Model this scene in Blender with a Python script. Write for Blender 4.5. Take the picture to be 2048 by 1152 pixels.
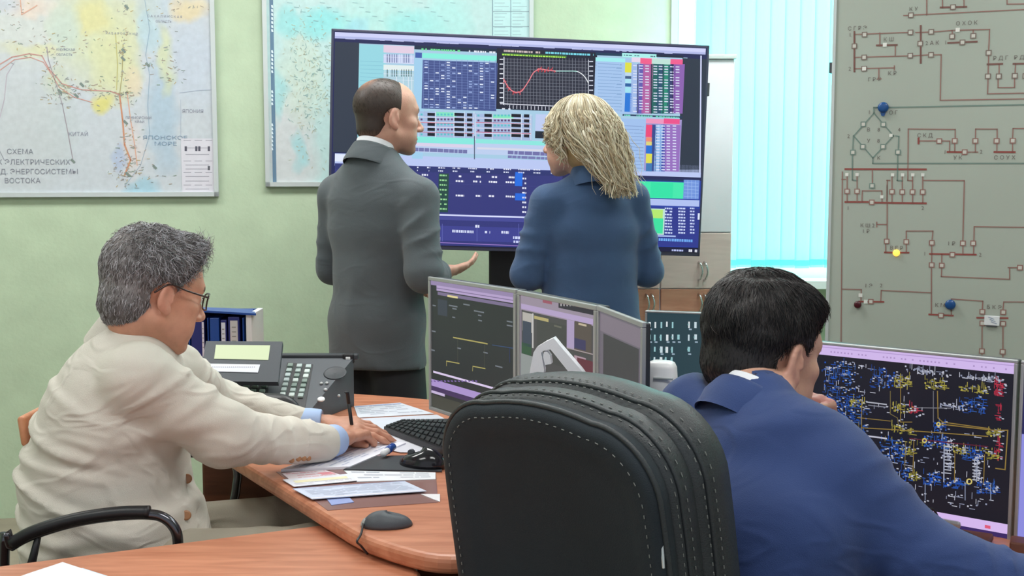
import bpy, bmesh, math, random
import numpy as np
from mathutils import Vector, Matrix

for _o in list(bpy.data.objects):
    bpy.data.objects.remove(_o)
SC = bpy.context.scene
COL = SC.collection
rad = math.radians

def S(r, g, b):
    """8-bit display colour to linear"""
    def f(c):
        c = c / 255.0
        return c / 12.92 if c <= 0.04045 else ((c + 0.055) / 1.055) ** 2.4
    return (f(r), f(g), f(b), 1.0)

# ------------------------------------------------------------------ camera, world, light, exposure
FPX = 2400.0
CAMZ = 1.42
PITCH = math.atan(236.0 / FPX)
cam_d = bpy.data.cameras.new('camera')
cam_d.sensor_width = 36.0
cam_d.lens = 36.0 * FPX / 2048.0
cam_d.clip_start = 0.05
cam = bpy.data.objects.new('camera', cam_d)
cam.location = (0, 0, CAMZ)
cam.rotation_euler = (rad(90) - PITCH, 0, 0)
COL.objects.link(cam)
SC.camera = cam
SC.view_settings.view_transform = 'Standard'
SC.view_settings.look = 'None'
SC.view_settings.gamma = 1.0
SC.view_settings.use_curve_mapping = False
SC.view_settings.exposure = 0.0

world = bpy.data.worlds.new('world')
SC.world = world
world.use_nodes = True
_bg = world.node_tree.nodes['Background']
_bg.inputs[0].default_value = (0.86, 0.93, 1.0, 1)
_bg.inputs[1].default_value = 0.62

def area_light(name, loc, rot, sx, sy, power, col):
    l = bpy.data.lights.new(name, 'AREA')
    l.shape = 'RECTANGLE'
    l.size = sx
    l.size_y = sy
    l.energy = power
    l.color = col
    o = bpy.data.objects.new(name, l)
    o.location = loc
    o.rotation_euler = rot
    COL.objects.link(o)
    return o

CEIL = 2.95
LAMPS = [(-1.9, 1.2), (0.3, 1.2), (-2.0, 3.6), (-0.3, 3.9), (1.35, 4.25), (2.0, 2.6)]  # rear and far right panels added to brighten wall, cupboard and board
for _x, _y in LAMPS:
    area_light('ceiling_light_glow', (_x, _y, CEIL - 0.06), (0, 0, 0), 1.15, 0.55, 17 if _y < 2 else (25 if _x < 1.9 else 14), (1.0, 0.995, 0.985))
# daylight that falls on the blinds from outside
area_light('daylight', (1.75, 6.3, 1.9), (rad(90), 0, 0), 2.6, 2.4, 370, (0.84, 1.0, 0.98)).rotation_euler = (rad(-90), 0, 0)

def ray(px, py):
    u = (px - 1024.0) / FPX
    v = (576.0 - py) / FPX
    c, s = math.cos(PITCH), math.sin(PITCH)
    return Vector((u, c + v * s, -s + v * c))

def P(px, py, Y):
    """point seen at photo pixel px,py that stands Y metres in front of the camera"""
    d = ray(px, py)
    return Vector((0, 0, CAMZ)) + d * (Y / d.y)

def on_z(px, py, z):
    d = ray(px, py)
    return Vector((0, 0, CAMZ)) + d * ((z - CAMZ) / d.z)

# ------------------------------------------------------------------ materials
def _nt(name):
    m = bpy.data.materials.new(name)
    m.use_nodes = True
    nt = m.node_tree
    return m, nt, nt.nodes['Principled BSDF']

def mat(name, col, rough=0.5, metal=0.0, bump=0.0, bscale=300.0, vary=0.0, vscale=6.0, spec=0.5,
        sheen=0.0, attr=False, stretch=None, glow=None, crease=0.0):
    m, nt, b = _nt(name)
    b.inputs['Roughness'].default_value = rough
    b.inputs['Metallic'].default_value = metal
    b.inputs['Specular IOR Level'].default_value = spec
    if sheen:
        b.inputs['Sheen Weight'].default_value = sheen
    tc = nt.nodes.new('ShaderNodeTexCoord')
    mp = nt.nodes.new('ShaderNodeMapping')
    if stretch:
        mp.inputs['Scale'].default_value = stretch
    nt.links.new(tc.outputs['Object'], mp.inputs['Vector'])
    if attr:
        a = nt.nodes.new('ShaderNodeAttribute')
        a.attribute_name = 'Col'
        src = a.outputs['Color']
    else:
        r = nt.nodes.new('ShaderNodeRGB')
        r.outputs[0].default_value = col
        src = r.outputs[0]
    n = nt.nodes.new('ShaderNodeTexNoise')
    n.inputs['Scale'].default_value = vscale
    n.inputs['Detail'].default_value = 4
    nt.links.new(mp.outputs['Vector'], n.inputs['Vector'])
    mr = nt.nodes.new('ShaderNodeMapRange')
    mr.inputs['From Min'].default_value = 0.3
    mr.inputs['From Max'].default_value = 0.7
    mr.inputs['To Min'].default_value = 1 - vary
    mr.inputs['To Max'].default_value = 1 + vary
    nt.links.new(n.outputs['Fac'], mr.inputs['Value'])
    vm = nt.nodes.new('ShaderNodeVectorMath')
    vm.operation = 'SCALE'
    nt.links.new(src, vm.inputs[0])
    nt.links.new(mr.outputs['Result'], vm.inputs['Scale'])
    nt.links.new(vm.outputs['Vector'], b.inputs['Base Color'])
    if bump:
        n2 = nt.nodes.new('ShaderNodeTexNoise')
        n2.inputs['Scale'].default_value = bscale
        n2.inputs['Detail'].default_value = 3
        nt.links.new(mp.outputs['Vector'], n2.inputs['Vector'])
        bp = nt.nodes.new('ShaderNodeBump')
        bp.inputs['Strength'].default_value = bump
        bp.inputs['Distance'].default_value = 0.002
        nt.links.new(n2.outputs['Fac'], bp.inputs['Height'])
        nt.links.new(bp.outputs['Normal'], b.inputs['Normal'])
        if crease:
            mp3 = nt.nodes.new('ShaderNodeMapping')
            mp3.inputs['Scale'].default_value = (1.0, 1.0, 1.9)
            mp3.inputs['Rotation'].default_value = (0.35, 0.3, 0)
            nt.links.new(tc.outputs['Object'], mp3.inputs['Vector'])
            n3_ = nt.nodes.new('ShaderNodeTexNoise')
            n3_.inputs['Scale'].default_value = 5.5
            n3_.inputs['Detail'].default_value = 1.5
            n3_.inputs['Distortion'].default_value = 0.9
            nt.links.new(mp3.outputs['Vector'], n3_.inputs['Vector'])
            s1 = nt.nodes.new('ShaderNodeMath'); s1.operation = 'SUBTRACT'; s1.inputs[1].default_value = 0.5
            s2 = nt.nodes.new('ShaderNodeMath'); s2.operation = 'ABSOLUTE'
            rg = nt.nodes.new('ShaderNodeMapRange'); rg.interpolation_type = 'SMOOTHSTEP'
            rg.inputs['From Min'].default_value = 0.0; rg.inputs['From Max'].default_value = 0.10
            rg.inputs['To Min'].default_value = 1.0; rg.inputs['To Max'].default_value = 0.0
            nt.links.new(n3_.outputs['Fac'], s1.inputs[0]); nt.links.new(s1.outputs[0], s2.inputs[0]); nt.links.new(s2.outputs[0], rg.inputs['Value'])
            b3 = nt.nodes.new('ShaderNodeBump'); b3.inputs['Strength'].default_value = crease; b3.inputs['Distance'].default_value = 0.006
            nt.links.new(rg.outputs['Result'], b3.inputs['Height']); nt.links.new(bp.outputs['Normal'], b3.inputs['Normal'])
            nt.links.new(b3.outputs['Normal'], b.inputs['Normal'])
    if glow:
        b.inputs['Emission Color'].default_value = glow[0]
        b.inputs['Emission Strength'].default_value = glow[1]
    return m

def wood(name, c1, c2, rough=0.35, scale=(2.0, 14.0, 14.0)):
    m, nt, b = _nt(name)
    b.inputs['Roughness'].default_value = rough
    tc = nt.nodes.new('ShaderNodeTexCoord')
    mp = nt.nodes.new('ShaderNodeMapping')
    mp.inputs['Scale'].default_value = scale
    mp.inputs['Rotation'].default_value = (0, 0, rad(-20))
    nt.links.new(tc.outputs['Object'], mp.inputs['Vector'])
    n = nt.nodes.new('ShaderNodeTexNoise')
    n.inputs['Scale'].default_value = 3.0
    n.inputs['Detail'].default_value = 6
    n.inputs['Distortion'].default_value = 0.6
    nt.links.new(mp.outputs['Vector'], n.inputs['Vector'])
    cr = nt.nodes.new('ShaderNodeValToRGB')
    cr.color_ramp.elements[0].position = 0.32
    cr.color_ramp.elements[0].color = c1
    cr.color_ramp.elements[1].position = 0.68
    cr.color_ramp.elements[1].color = c2
    nt.links.new(n.outputs['Fac'], cr.inputs['Fac'])
    nt.links.new(cr.outputs['Color'], b.inputs['Base Color'])
    return m

def screen_mat(name, strength=1.0):
    m, nt, b = _nt(name)
    b.inputs['Base Color'].default_value = (0.01, 0.01, 0.012, 1)
    b.inputs['Roughness'].default_value = 0.35
    b.inputs['Specular IOR Level'].default_value = 0.25
    a = nt.nodes.new('ShaderNodeAttribute')
    a.attribute_name = 'Col'
    nt.links.new(a.outputs['Color'], b.inputs['Emission Color'])
    b.inputs['Emission Strength'].default_value = strength
    return m

def glassy(name, col, alpha):
    m, nt, b = _nt(name)
    b.inputs['Base Color'].default_value = col
    b.inputs['Roughness'].default_value = 0.08
    b.inputs['Alpha'].default_value = alpha
    return m

def blind_mat():
    m = bpy.data.materials.new('blind fabric')
    m.use_nodes = True
    nt = m.node_tree
    nt.nodes.remove(nt.nodes['Principled BSDF'])
    out = nt.nodes['Material Output']
    d = nt.nodes.new('ShaderNodeBsdfDiffuse')
    t = nt.nodes.new('ShaderNodeBsdfTranslucent')
    n = nt.nodes.new('ShaderNodeTexNoise')
    n.inputs['Scale'].default_value = 260
    mx = nt.nodes.new('ShaderNodeMixShader')
    cr = nt.nodes.new('ShaderNodeValToRGB')
    cr.color_ramp.elements[0].color = (0.36, 0.87, 0.85, 1)
    cr.color_ramp.elements[1].color = (0.48, 0.94, 0.92, 1)
    nt.links.new(n.outputs['Fac'], cr.inputs['Fac'])
    nt.links.new(cr.outputs['Color'], d.inputs['Color'])
    nt.links.new(cr.outputs['Color'], t.inputs['Color'])
    mx.inputs[0].default_value = 0.55
    nt.links.new(d.outputs[0], mx.inputs[1])
    nt.links.new(t.outputs[0], mx.inputs[2])
    nt.links.new(mx.outputs[0], out.inputs[0])
    return m

M = {
 'wall': mat('green wall paint', S(188, 206, 178), 0.85, bump=0.5, bscale=60, vary=0.05, vscale=9),
 'ceiling': mat('ceiling white', S(230, 230, 226), 0.9, vary=0.02),
 'floor': mat('floor linoleum', S(150, 140, 125), 0.5, vary=0.1, vscale=12),
 'white': mat('white plastic', S(236, 238, 240), 0.35, vary=0.02),
 'frame_white': mat('white window frame', S(240, 243, 243), 0.4, vary=0.02),
 'alu': mat('pale aluminium', S(205, 212, 212), 0.35, 0.3, vary=0.03),
 'silver': mat('silver plastic', S(178, 180, 182), 0.35, 0.4, vary=0.03),
 'chrome': mat('chrome', S(215, 218, 222), 0.12, 1.0, vary=0.02),
 'black': mat('black plastic', S(28, 29, 33), 0.4, bump=0.15, bscale=500, vary=0.05),
 'dark': mat('dark grey plastic', S(72, 77, 84), 0.5, bump=0.15, bscale=500, vary=0.05),
 'darker': mat('charcoal plastic', S(52, 56, 62), 0.5, bump=0.15, bscale=500, vary=0.05),
 'board': mat('grey green enamel', S(172, 180, 170), 0.55, vary=0.02, vscale=3),
 'painted': mat('painted marks', None, 0.6, attr=True, vary=0.03, vscale=30),
 'paper': mat('printed paper', None, 0.75, attr=True, vary=0.02, vscale=30, bump=0.05),
 'map': mat('map sheet', None, 0.45, attr=True, vary=0.05, vscale=45),
 'wood': wood('orange beech laminate', S(182, 114, 84), S(208, 140, 108), 0.38),
 'wood2': wood('polished beech edge', S(196, 128, 92), S(214, 150, 112), 0.28),
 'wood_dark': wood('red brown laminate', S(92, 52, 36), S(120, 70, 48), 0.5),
 'cab_glare_up': mat('cabinet door pale with glare', S(228, 228, 236), 0.3, vary=0.03),  # window glare put into the upper door colour
 'cab_glare_mid': wood('cabinet wood paled by glare', S(212, 190, 184), S(224, 202, 196), 0.25),  # wood tone bleached pinkish to carry the glare
 'cab_low': wood('cabinet beech', S(188, 132, 108), S(206, 152, 126), 0.25),
 'leather': mat('black leather', S(50, 55, 58), 0.48, bump=0.35, bscale=420, vary=0.08, vscale=14),
 'leather2': mat('black fabric panel', S(34, 43, 50), 0.8, bump=0.3, bscale=600, vary=0.06, vscale=14),
 'stitch': mat('grey thread', S(128, 131, 128), 0.8, vary=0.05),
 'blue_plastic': mat('blue plastic', S(28, 74, 158), 0.35, vary=0.04),
 'navy_plastic': mat('navy plastic', S(38, 44, 120), 0.4, vary=0.04),
 'screen': screen_mat('lit screen', 1.0),
 'key': mat('keys', None, 0.45, attr=True, vary=0.03),
 'mat_plastic': mat('brown desk mat', S(148, 112, 108), 0.2, vary=0.03),
 'glass': glassy('clear glass', (0.9, 0.97, 0.97, 1), 0.12),
 'lens': glassy('spectacle lens', (0.9, 0.9, 0.92, 1), 0.15),
 'blind': blind_mat(),
 'lamp_panel': mat('lit lamp panel', S(250, 250, 245), 0.5, glow=((1, 0.98, 0.95, 1), 3.0)),
 'skin': mat('skin', None, 0.5, attr=True, bump=0.25, bscale=260, vary=0.07, vscale=45),
 'hair': mat('hair', None, 0.5, attr=True, vary=0.1, vscale=80),
 'beige': mat('beige linen', S(214, 208, 197), 0.85, crease=0.42, bump=0.5, bscale=700, vary=0.05, vscale=7, sheen=0.1),
 'beige2': mat('khaki trousers', S(160, 153, 138), 0.85, crease=0.5, bump=0.4, bscale=600, vary=0.06),
 'greysuit': mat('grey wool', S(80, 88, 93), 0.85, crease=0.14, bump=0.4, bscale=800, vary=0.05, sheen=0.15),
 'trousers': mat('charcoal trousers', S(42, 42, 46), 0.85, bump=0.3, bscale=800, vary=0.05),
 'bluesuit': mat('royal blue wool', S(40, 64, 118), 0.8, crease=0.25, bump=0.4, bscale=800, vary=0.06, sheen=0.15),
 'bluejacket': mat('steel blue wool', S(56, 84, 122), 0.85, crease=0.10, bump=0.4, bscale=800, vary=0.06, sheen=0.15),
 'shirt': mat('white shirt', S(236, 238, 244), 0.8, bump=0.2, bscale=900, vary=0.02),
 'shirt_blue': mat('pale blue shirt', S(176, 198, 236), 0.8, bump=0.2, bscale=900, vary=0.03),
 'shoe': mat('black shoe', S(26, 24, 24), 0.3, vary=0.05),
 'dark_chrome': mat('dark chrome', S(92, 92, 98), 0.18, 0.9, vary=0.02),
 'button': mat('brown button', S(172, 122, 84), 0.4, vary=0.1),
 'tortoise': mat('dark brown frame', S(52, 30, 26), 0.25, vary=0.1),
 'magnet_blue': mat('blue magnet', S(22, 76, 138), 0.3, vary=0.05),
 'magnet_red': mat('dark red magnet', S(74, 16, 30), 0.3, vary=0.05),
 'yellow_lamp': mat('yellow lamp', S(240, 190, 70), 0.4, glow=(S(255, 205, 90), 1.2)),
 'fabric_seat': mat('black seat fabric', S(44, 44, 48), 0.9, bump=0.3),
}

# ------------------------------------------------------------------ object helpers
ORG = {}
def tag(o, label=None, cat=None, group=None, kind=None):
    if label: o['label'] = label
    if cat: o['category'] = cat
    if group: o['group'] = group
    if kind: o['kind'] = kind
    return o

def thing(name, label, cat, loc, group=None):
    o = bpy.data.objects.new(name, None)
    o.empty_display_size = 0.1
    o.location = loc
    COL.objects.link(o)
    ORG[o.name] = Vector(loc)
    return tag(o, label, cat, group)

def link_mesh(name, verts, faces, mats, parent=None, smooth=False, cols=None, vcols=None, mi=None, origin=None):
    V = np.asarray(verts, dtype=np.float64).reshape(-1, 3)
    if parent is not None:
        org = ORG[parent.name]
    elif origin is not None:
        org = Vector(origin)
    else:
        lo, hi = V.min(0), V.max(0)
        org = Vector(((lo[0] + hi[0]) / 2, (lo[1] + hi[1]) / 2, lo[2]))
    V = V - np.array(org)
    me = bpy.data.meshes.new(name)
    me.from_pydata(V.tolist(), [], faces if isinstance(faces, list) else faces.tolist())
    if not isinstance(mats, (list, tuple)):
        mats = [mats]
    for m in mats:
        me.materials.append(M[m] if isinstance(m, str) else m)
    if mi is not None:
        me.polygons.foreach_set('material_index', mi)
    if cols is not None:
        at = me.color_attributes.new('Col', 'FLOAT_COLOR', 'CORNER')
        tot = [p.loop_total for p in me.polygons]
        arr = np.repeat(np.asarray(cols, dtype=np.float32), tot, axis=0)
        at.data.foreach_set('color', arr.ravel())
    if vcols is not None:
        at = me.color_attributes.new('Col', 'FLOAT_COLOR', 'POINT')
        at.data.foreach_set('color', np.asarray(vcols, dtype=np.float32).ravel())
    if smooth:
        me.polygons.foreach_set('use_smooth', [True] * len(me.polygons))
    me.update()
    o = bpy.data.objects.new(name, me)
    COL.objects.link(o)
    if parent is None:
        o.location = org
    else:
        o.parent = parent
    ORG[o.name] = org
    return o

def orient(x=None, y=None, z=None):
    """3x3 with given axis columns (two given, third from cross product)"""
    if z is None:
        x = x.normalized(); y = (y - x * y.dot(x)).normalized(); z = x.cross(y)
    elif x is None:
        z = z.normalized(); y = (y - z * y.dot(z)).normalized(); x = y.cross(z)
    else:
        z = z.normalized(); x = (x - z * x.dot(z)).normalized(); y = z.cross(x)
    return Matrix((x, y, z)).transposed()

def yawm(deg):
    """local x right, y forward; deg clockwise from +Y seen from above"""
    a = rad(-deg)
    return Matrix.Rotation(a, 3, 'Z')

class MB:
    def __init__(s):
        s.v = []; s.f = []; s.c = []; s.m = []
    def add(s, verts, faces, col=(0.5, 0.5, 0.5, 1), mi=0):
        n = len(s.v)
        s.v.extend([tuple(p) for p in verts])
        for f in faces:
            s.f.append([i + n for i in f]); s.c.append(col); s.m.append(mi)
        return s
    def quad(s, a, b, c, d, col=(0.5, 0.5, 0.5, 1), mi=0):
        return s.add([a, b, c, d], [(0, 1, 2, 3)], col, mi)
    def box(s, c, size, Rm=None, bev=0.0, col=(0.5, 0.5, 0.5, 1), mi=0, seg=2):
        bm = bmesh.new()
        bmesh.ops.create_cube(bm, size=1.0)
        for v in bm.verts:
            v.co = Vector((v.co.x * size[0], v.co.y * size[1], v.co.z * size[2]))
        if bev > 0:
            bev = min(bev, 0.48 * min(size))
            bmesh.ops.bevel(bm, geom=list(bm.edges), offset=bev, segments=seg, profile=0.5, affect='EDGES')
        c = Vector(c)
        vs = [(Rm @ v.co if Rm else v.co) + c for v in bm.verts]
        bm.verts.index_update()
        fs = [[v.index for v in f.verts] for f in bm.faces]
        bm.free()
        return s.add(vs, fs, col, mi)
    def prism(s, pts, off, col=(0.5, 0.5, 0.5, 1), mi=0):
        pts = [Vector(p) for p in pts]; off = Vector(off); n = len(pts)
        vs = pts + [p + off for p in pts]
        fs = [list(range(n))[::-1], list(range(n, 2 * n))]
        fs += [(i, (i + 1) % n, n + (i + 1) % n, n + i) for i in range(n)]
        return s.add(vs, fs, col, mi)
    def rings(s, rings, closed=True, cap=True, col=(0.5, 0.5, 0.5, 1), mi=0):
        n = len(rings[0]); vs = [p for r in rings for p in r]; fs = []
        for k in range(len(rings) - 1):
            for i in range(n if closed else n - 1):
                j = (i + 1) % n
                fs.append((k * n + i, k * n + j, (k + 1) * n + j, (k + 1) * n + i))
        if cap:
            fs.append(list(range(n))[::-1])
            b = (len(rings) - 1) * n
            fs.append([b + i for i in range(n)])
        return s.add(vs, fs, col, mi)
    def tube(s, pts, r, n=10, col=(0.5, 0.5, 0.5, 1), mi=0, flat=None):
        pts = [Vector(p) for p in pts]
        rs = r if isinstance(r, (list, tuple)) else [r] * len(pts)
        rings = []; prev = None
        for i, p in enumerate(pts):
            t = (pts[min(i + 1, len(pts) - 1)] - pts[max(i - 1, 0)]).normalized()
            if prev is None:
                a = Vector((0, 0, 1)) if abs(t.z) < 0.9 else Vector((1, 0, 0))
            else:
                a = prev
            u = (a - t * a.dot(t)).normalized(); w = t.cross(u); prev = u
            fw = flat if flat else 1.0
            rings.append([p + u * (rs[i] * math.cos(2 * math.pi * k / n)) + w * (rs[i] * fw * math.sin(2 * math.pi * k / n)) for k in range(n)])
        return s.rings(rings, col=col, mi=mi)
    def lathe(s, c, prof, axis=Vector((0, 0, 1)), n=24, col=(0.5, 0.5, 0.5, 1), mi=0):
        axis = Vector(axis).normalized(); c = Vector(c)
        a = Vector((0, 0, 1)) if abs(axis.z) < 0.9 else Vector((1, 0, 0))
        u = (a - axis * a.dot(axis)).normalized(); w = axis.cross(u)
        rings = [[c + axis * z + (u * math.cos(2 * math.pi * k / n) + w * math.sin(2 * math.pi * k / n)) * r for k in range(n)] for r, z in prof]
        return s.rings(rings, col=col, mi=mi)
    def build(s, name, mats, parent=None, smooth=False, label=None, cat=None, group=None, kind=None, origin=None):
        o = link_mesh(name, s.v, s.f, mats, parent, smooth, cols=s.c, mi=s.m, origin=origin)
        return tag(o, label, cat, group, kind)

def curve_pts(pts, n=8):
    """Catmull-Rom through pts"""
    pts = [Vector(p) for p in pts]
    q = [pts[0] * 2 - pts[1]] + pts + [pts[-1] * 2 - pts[-2]]
    out = []
    for i in range(1, len(q) - 2):
        for k in range(n):
            t = k / n
            p0, p1, p2, p3 = q[i - 1], q[i], q[i + 1], q[i + 2]
            out.append(0.5 * ((2 * p1) + (p2 - p0) * t + (2 * p0 - 5 * p1 + 4 * p2 - p3) * t * t + (3 * p1 - p0 - 3 * p2 + p3) * t ** 3))
    out.append(pts[-1])
    return out

_TXT = {}
def text_mesh(t):
    if t not in _TXT:
        c = bpy.data.curves.new('t', 'FONT')
        c.body = t; c.size = 1.0; c.resolution_u = 2
        o = bpy.data.objects.new('t', c)
        COL.objects.link(o)
        dg = bpy.context.evaluated_depsgraph_get()
        me = bpy.data.meshes.new_from_object(o.evaluated_get(dg))
        _TXT[t] = ([tuple(v.co) for v in me.vertices], [list(p.vertices) for p in me.polygons])
        bpy.data.objects.remove(o); bpy.data.curves.remove(c); bpy.data.meshes.remove(me)
    return _TXT[t]

class Plane:
    """a flat surface in the room: origin, right, up, normal towards the viewer"""
    def __init__(s, O, u, v):
        s.O = Vector(O); s.u = Vector(u).normalized(); v = Vector(v)
        s.v = (v - s.u * v.dot(s.u)).normalized()
        s.n = s.u.cross(s.v)
    def pt(s, a, b, h=0.0):
        return s.O + s.u * a + s.v * b + s.n * h
    def ab(s, px, py):
        d = ray(px, py); C = Vector((0, 0, CAMZ))
        t = (s.O - C).dot(s.n) / d.dot(s.n)
        q = C + d * t - s.O
        return q.dot(s.u), q.dot(s.v)
    clip = None
    def rect(s, mb, a0, b0, a1, b1, h, col, mi=0):
        if a0 > a1: a0, a1 = a1, a0
        if b0 > b1: b0, b1 = b1, b0
        if s.clip:
            c = s.clip
            a0 = max(a0, c[0]); b0 = max(b0, c[1]); a1 = min(a1, c[2]); b1 = min(b1, c[3])
            if a0 >= a1 or b0 >= b1: return
        mb.quad(s.pt(a0, b0, h), s.pt(a1, b0, h), s.pt(a1, b1, h), s.pt(a0, b1, h), col, mi)
    def rectp(s, mb, x0, y0, x1, y1, h, col, mi=0):
        a0, b0 = s.ab(x0, y0); a1, b1 = s.ab(x1, y1)
        s.rect(mb, a0, b0, a1, b1, h, col, mi)
    def line(s, mb, A, B, w, h, col, mi=0):
        A = Vector(A); B = Vector(B); d = B - A
        if d.length < 1e-6: return
        d.normalize(); p = Vector((-d.y, d.x)) * w / 2
        q = [A - p - d * w / 2, B - p + d * w / 2, B + p + d * w / 2, A + p - d * w / 2]
        mb.quad(*[s.pt(k.x, k.y, h) for k in q], col, mi)
    def linep(s, mb, x0, y0, x1, y1, w, h, col, mi=0):
        s.line(mb, s.ab(x0, y0), s.ab(x1, y1), w, h, col, mi)
    def text(s, mb, t, a, b, size, h, col, mi=0, center=False, sx=1.0):
        vs, fs = text_mesh(t)
        if not vs: return
        off = 0.0
        if center:
            off = (max(v[0] for v in vs) + min(v[0] for v in vs)) / 2
        mb.add([s.pt(a + (v[0] - off) * size * sx, b + v[1] * size, h) for v in vs], fs, col, mi)
    def textp(s, mb, t, px, py, size, h, col, mi=0, center=False, sx=1.0):
        a, b = s.ab(px, py)
        s.text(mb, t, a, b, size, h, col, mi, center, sx)

# ================================================================== THE ROOM
def struct(name, mb, mats, parent=None, smooth=False):
    o = mb.build(name, mats, parent, smooth, origin=None if parent else (0, 0, 0))
    if parent is None: o['kind'] = 'structure'
    return o

U1 = Vector((math.cos(rad(12)), math.sin(rad(12)), 0)); ZZ = Vector((0, 0, 1))
W1 = Plane((-1.133, 5.0, 0), U1, ZZ)              # the green wall with the maps
CORNER = W1.pt(1.889, 0)
U2 = Vector((math.cos(rad(-3)), math.sin(rad(-3)), 0))
W2 = Plane(CORNER, U2, ZZ)                         # the window wall
LEFTEND = W1.pt(-2.6, 0)

struct('floor', MB().prism([(-4.2, -1, -0.1), (4.2, -1, -0.1), (4.2, 6, -0.1), (-4.2, 6, -0.1)], (0, 0, 0.1)), 'floor')
struct('ceiling', MB().prism([(-4.2, -1, CEIL), (4.2, -1, CEIL), (4.2, 6, CEIL), (-4.2, 6, CEIL)], (0, 0, 0.1)), 'ceiling')
mb = MB(); mb.prism([W1.pt(-2.6, 0), W1.pt(1.889, 0), W1.pt(1.889, 0, -0.15), W1.pt(-2.6, 0, -0.15)], (0, 0, CEIL))
struct('wall_back', mb, 'wall')
mb = MB(); mb.prism([LEFTEND, LEFTEND + Vector((-0.15, 0, 0)), Vector((LEFTEND.x - 0.15, -1, 0)), Vector((LEFTEND.x, -1, 0))], (0, 0, CEIL))
struct('wall_left', mb, 'wall')
# window wall with an opening
WA0, WA1, WB0, WB1 = 0.02, 2.15, 0.94, 2.72
mb = MB()
def w2box(a0, a1, b0, b1, h0=-0.15, h1=0.0):
    mb.prism([W2.pt(a0, b0, h1), W2.pt(a1, b0, h1), W2.pt(a1, b0, h0), W2.pt(a0, b0, h0)], (0, 0, b1 - b0))
w2box(0, 3.2, 0, WB0); w2box(0, 3.2, WB1, CEIL); w2box(0, WA0, WB0, WB1); w2box(WA1, 3.2, WB0, WB1)
struct('wall_window', mb, 'wall')
e2 = W2.pt(3.2, 0)
mb = MB(); mb.prism([e2, e2 + Vector((0.15, 0, 0)), Vector((e2.x + 0.15, -1, 0)), Vector((e2.x, -1, 0))], (0, 0, CEIL))
struct('wall_right', mb, 'wall')
# window: frame, glass, sill
win = thing('window_1', None, None, W2.pt((WA0 + WA1) / 2, WB0)); win['kind'] = 'structure'
mb = MB()
for a0, a1, b0, b1 in [(WA0, WA0 + .07, WB0, WB1), (WA1 - .07, WA1, WB0, WB1), (WA0, WA1, WB0, WB0 + .07), (WA0, WA1, WB1 - .07, WB1), (1.05, 1.12, WB0, WB1)]:
    w2box(a0, a1, b0, b1, -0.11, 0.012)
mb.build('window_frame', 'frame_white', win)
mb = MB(); w2box(WA0 + .05, WA1 - .05, WB0 + .05, WB1 - .05, -0.075, -0.068)
mb.build('window_pane', 'glass', win)
mb = MB(); w2box(WA0 - .02, WA1 + .05, WB0 - .035, WB0, -0.02, 0.17)
mb.build('window_sill', 'frame_white', win)
# moulding strip in the corner beside the window
mb = MB(); w2box(-0.012, 0.018, 0, CEIL, -0.01, 0.02)
struct('trim_1', mb, 'alu')

# vertical blinds
bl = thing('vertical_blinds', 'pale aqua vertical fabric blinds drawn across the bright window', 'blinds', W2.pt(1.05, 0.98, 0.1))
mb = MB(); w2box(0.08, 2.1, 2.70, 2.74, 0.08, 0.13); mb.build('headrail', 'white', bl)
random.seed(3)
for i in range(32):
    a = 0.12 + i * 0.0635
    w = 0.0345; tilt = rad(-13 + random.uniform(-2, 2))
    dx, dh = w * math.cos(tilt), w * math.sin(tilt)
    mb = MB()
    zb = 1.003 + random.uniform(-.003, .003)
    N = 4
    front = []
    for k in range(N + 1):
        t = -1 + 2 * k / N
        bow = 0.003 * (1 - t * t)
        front.append((a + dx * t, 0.11 + dh * t + bow))
    poly = [W2.pt(x, zb, h) for x, h in front] + [W2.pt(x, zb, h - 0.0008) for x, h in front[::-1]]
    mb.prism(poly, (0, 0, 2.70 - zb))
    s = mb.build('slat', 'blind', bl)
    mb = MB(); mb.prism([W2.pt(a - dx * .95, zb - .01, .11 - dh * .95 - .002), W2.pt(a + dx * .95, zb - .01, .11 + dh * .95 - .002), W2.pt(a + dx * .95, zb - .01, .11 + dh * .95 + .003), W2.pt(a - dx * .95, zb - .01, .11 - dh * .95 + .003)], (0, 0, .035))
    mb.build('weight', 'blind', s)

# ceiling lamps out of view, some added only to brighten
for _x, _y in LAMPS:
    t = thing('ceiling_light', 'rectangular white ceiling light panel out of view above the room', 'ceiling light', (_x, _y, CEIL - 0.05), 'ceiling light panels')
    mb = MB(); mb.box((_x, _y, CEIL - 0.022), (1.24, 0.64, 0.044), bev=.005); mb.build('housing', 'white', t)
    mb = MB(); mb.box((_x, _y, CEIL - 0.047), (1.16, 0.56, 0.006)); mb.build('diffuser', 'lamp_panel', t)

# ================================================================== MAPS ON THE WALL
def smooth_blobs(px, py, base, blobs):
    c = np.array(base[:3], float)
    C = np.tile(c, px.shape + (1,))
    for cx, cy, rx, ry, col, st in blobs:
        d = ((px - cx) / rx) ** 2 + ((py - cy) / ry) ** 2
        w = st * np.clip(1.25 - d, 0, 1)[..., None] ** 0.7
        C = C * (1 - w) + np.array(col[:3]) * w
    return C

def nz(x, y, f, seed=0):
    r = np.random.RandomState(seed); o = 0
    for k in range(6):
        a = r.uniform(0, 6.28); ff = f * r.uniform(.6, 1.8)
        o = o + np.sin(ff * (x * math.cos(a) + y * math.sin(a)) + r.uniform(0, 6.28) + 1.3 * np.sin(ff * .6 * (y * math.cos(a) - x * math.sin(a)) + r.uniform(0, 6.28)))
    return o / 6

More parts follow.
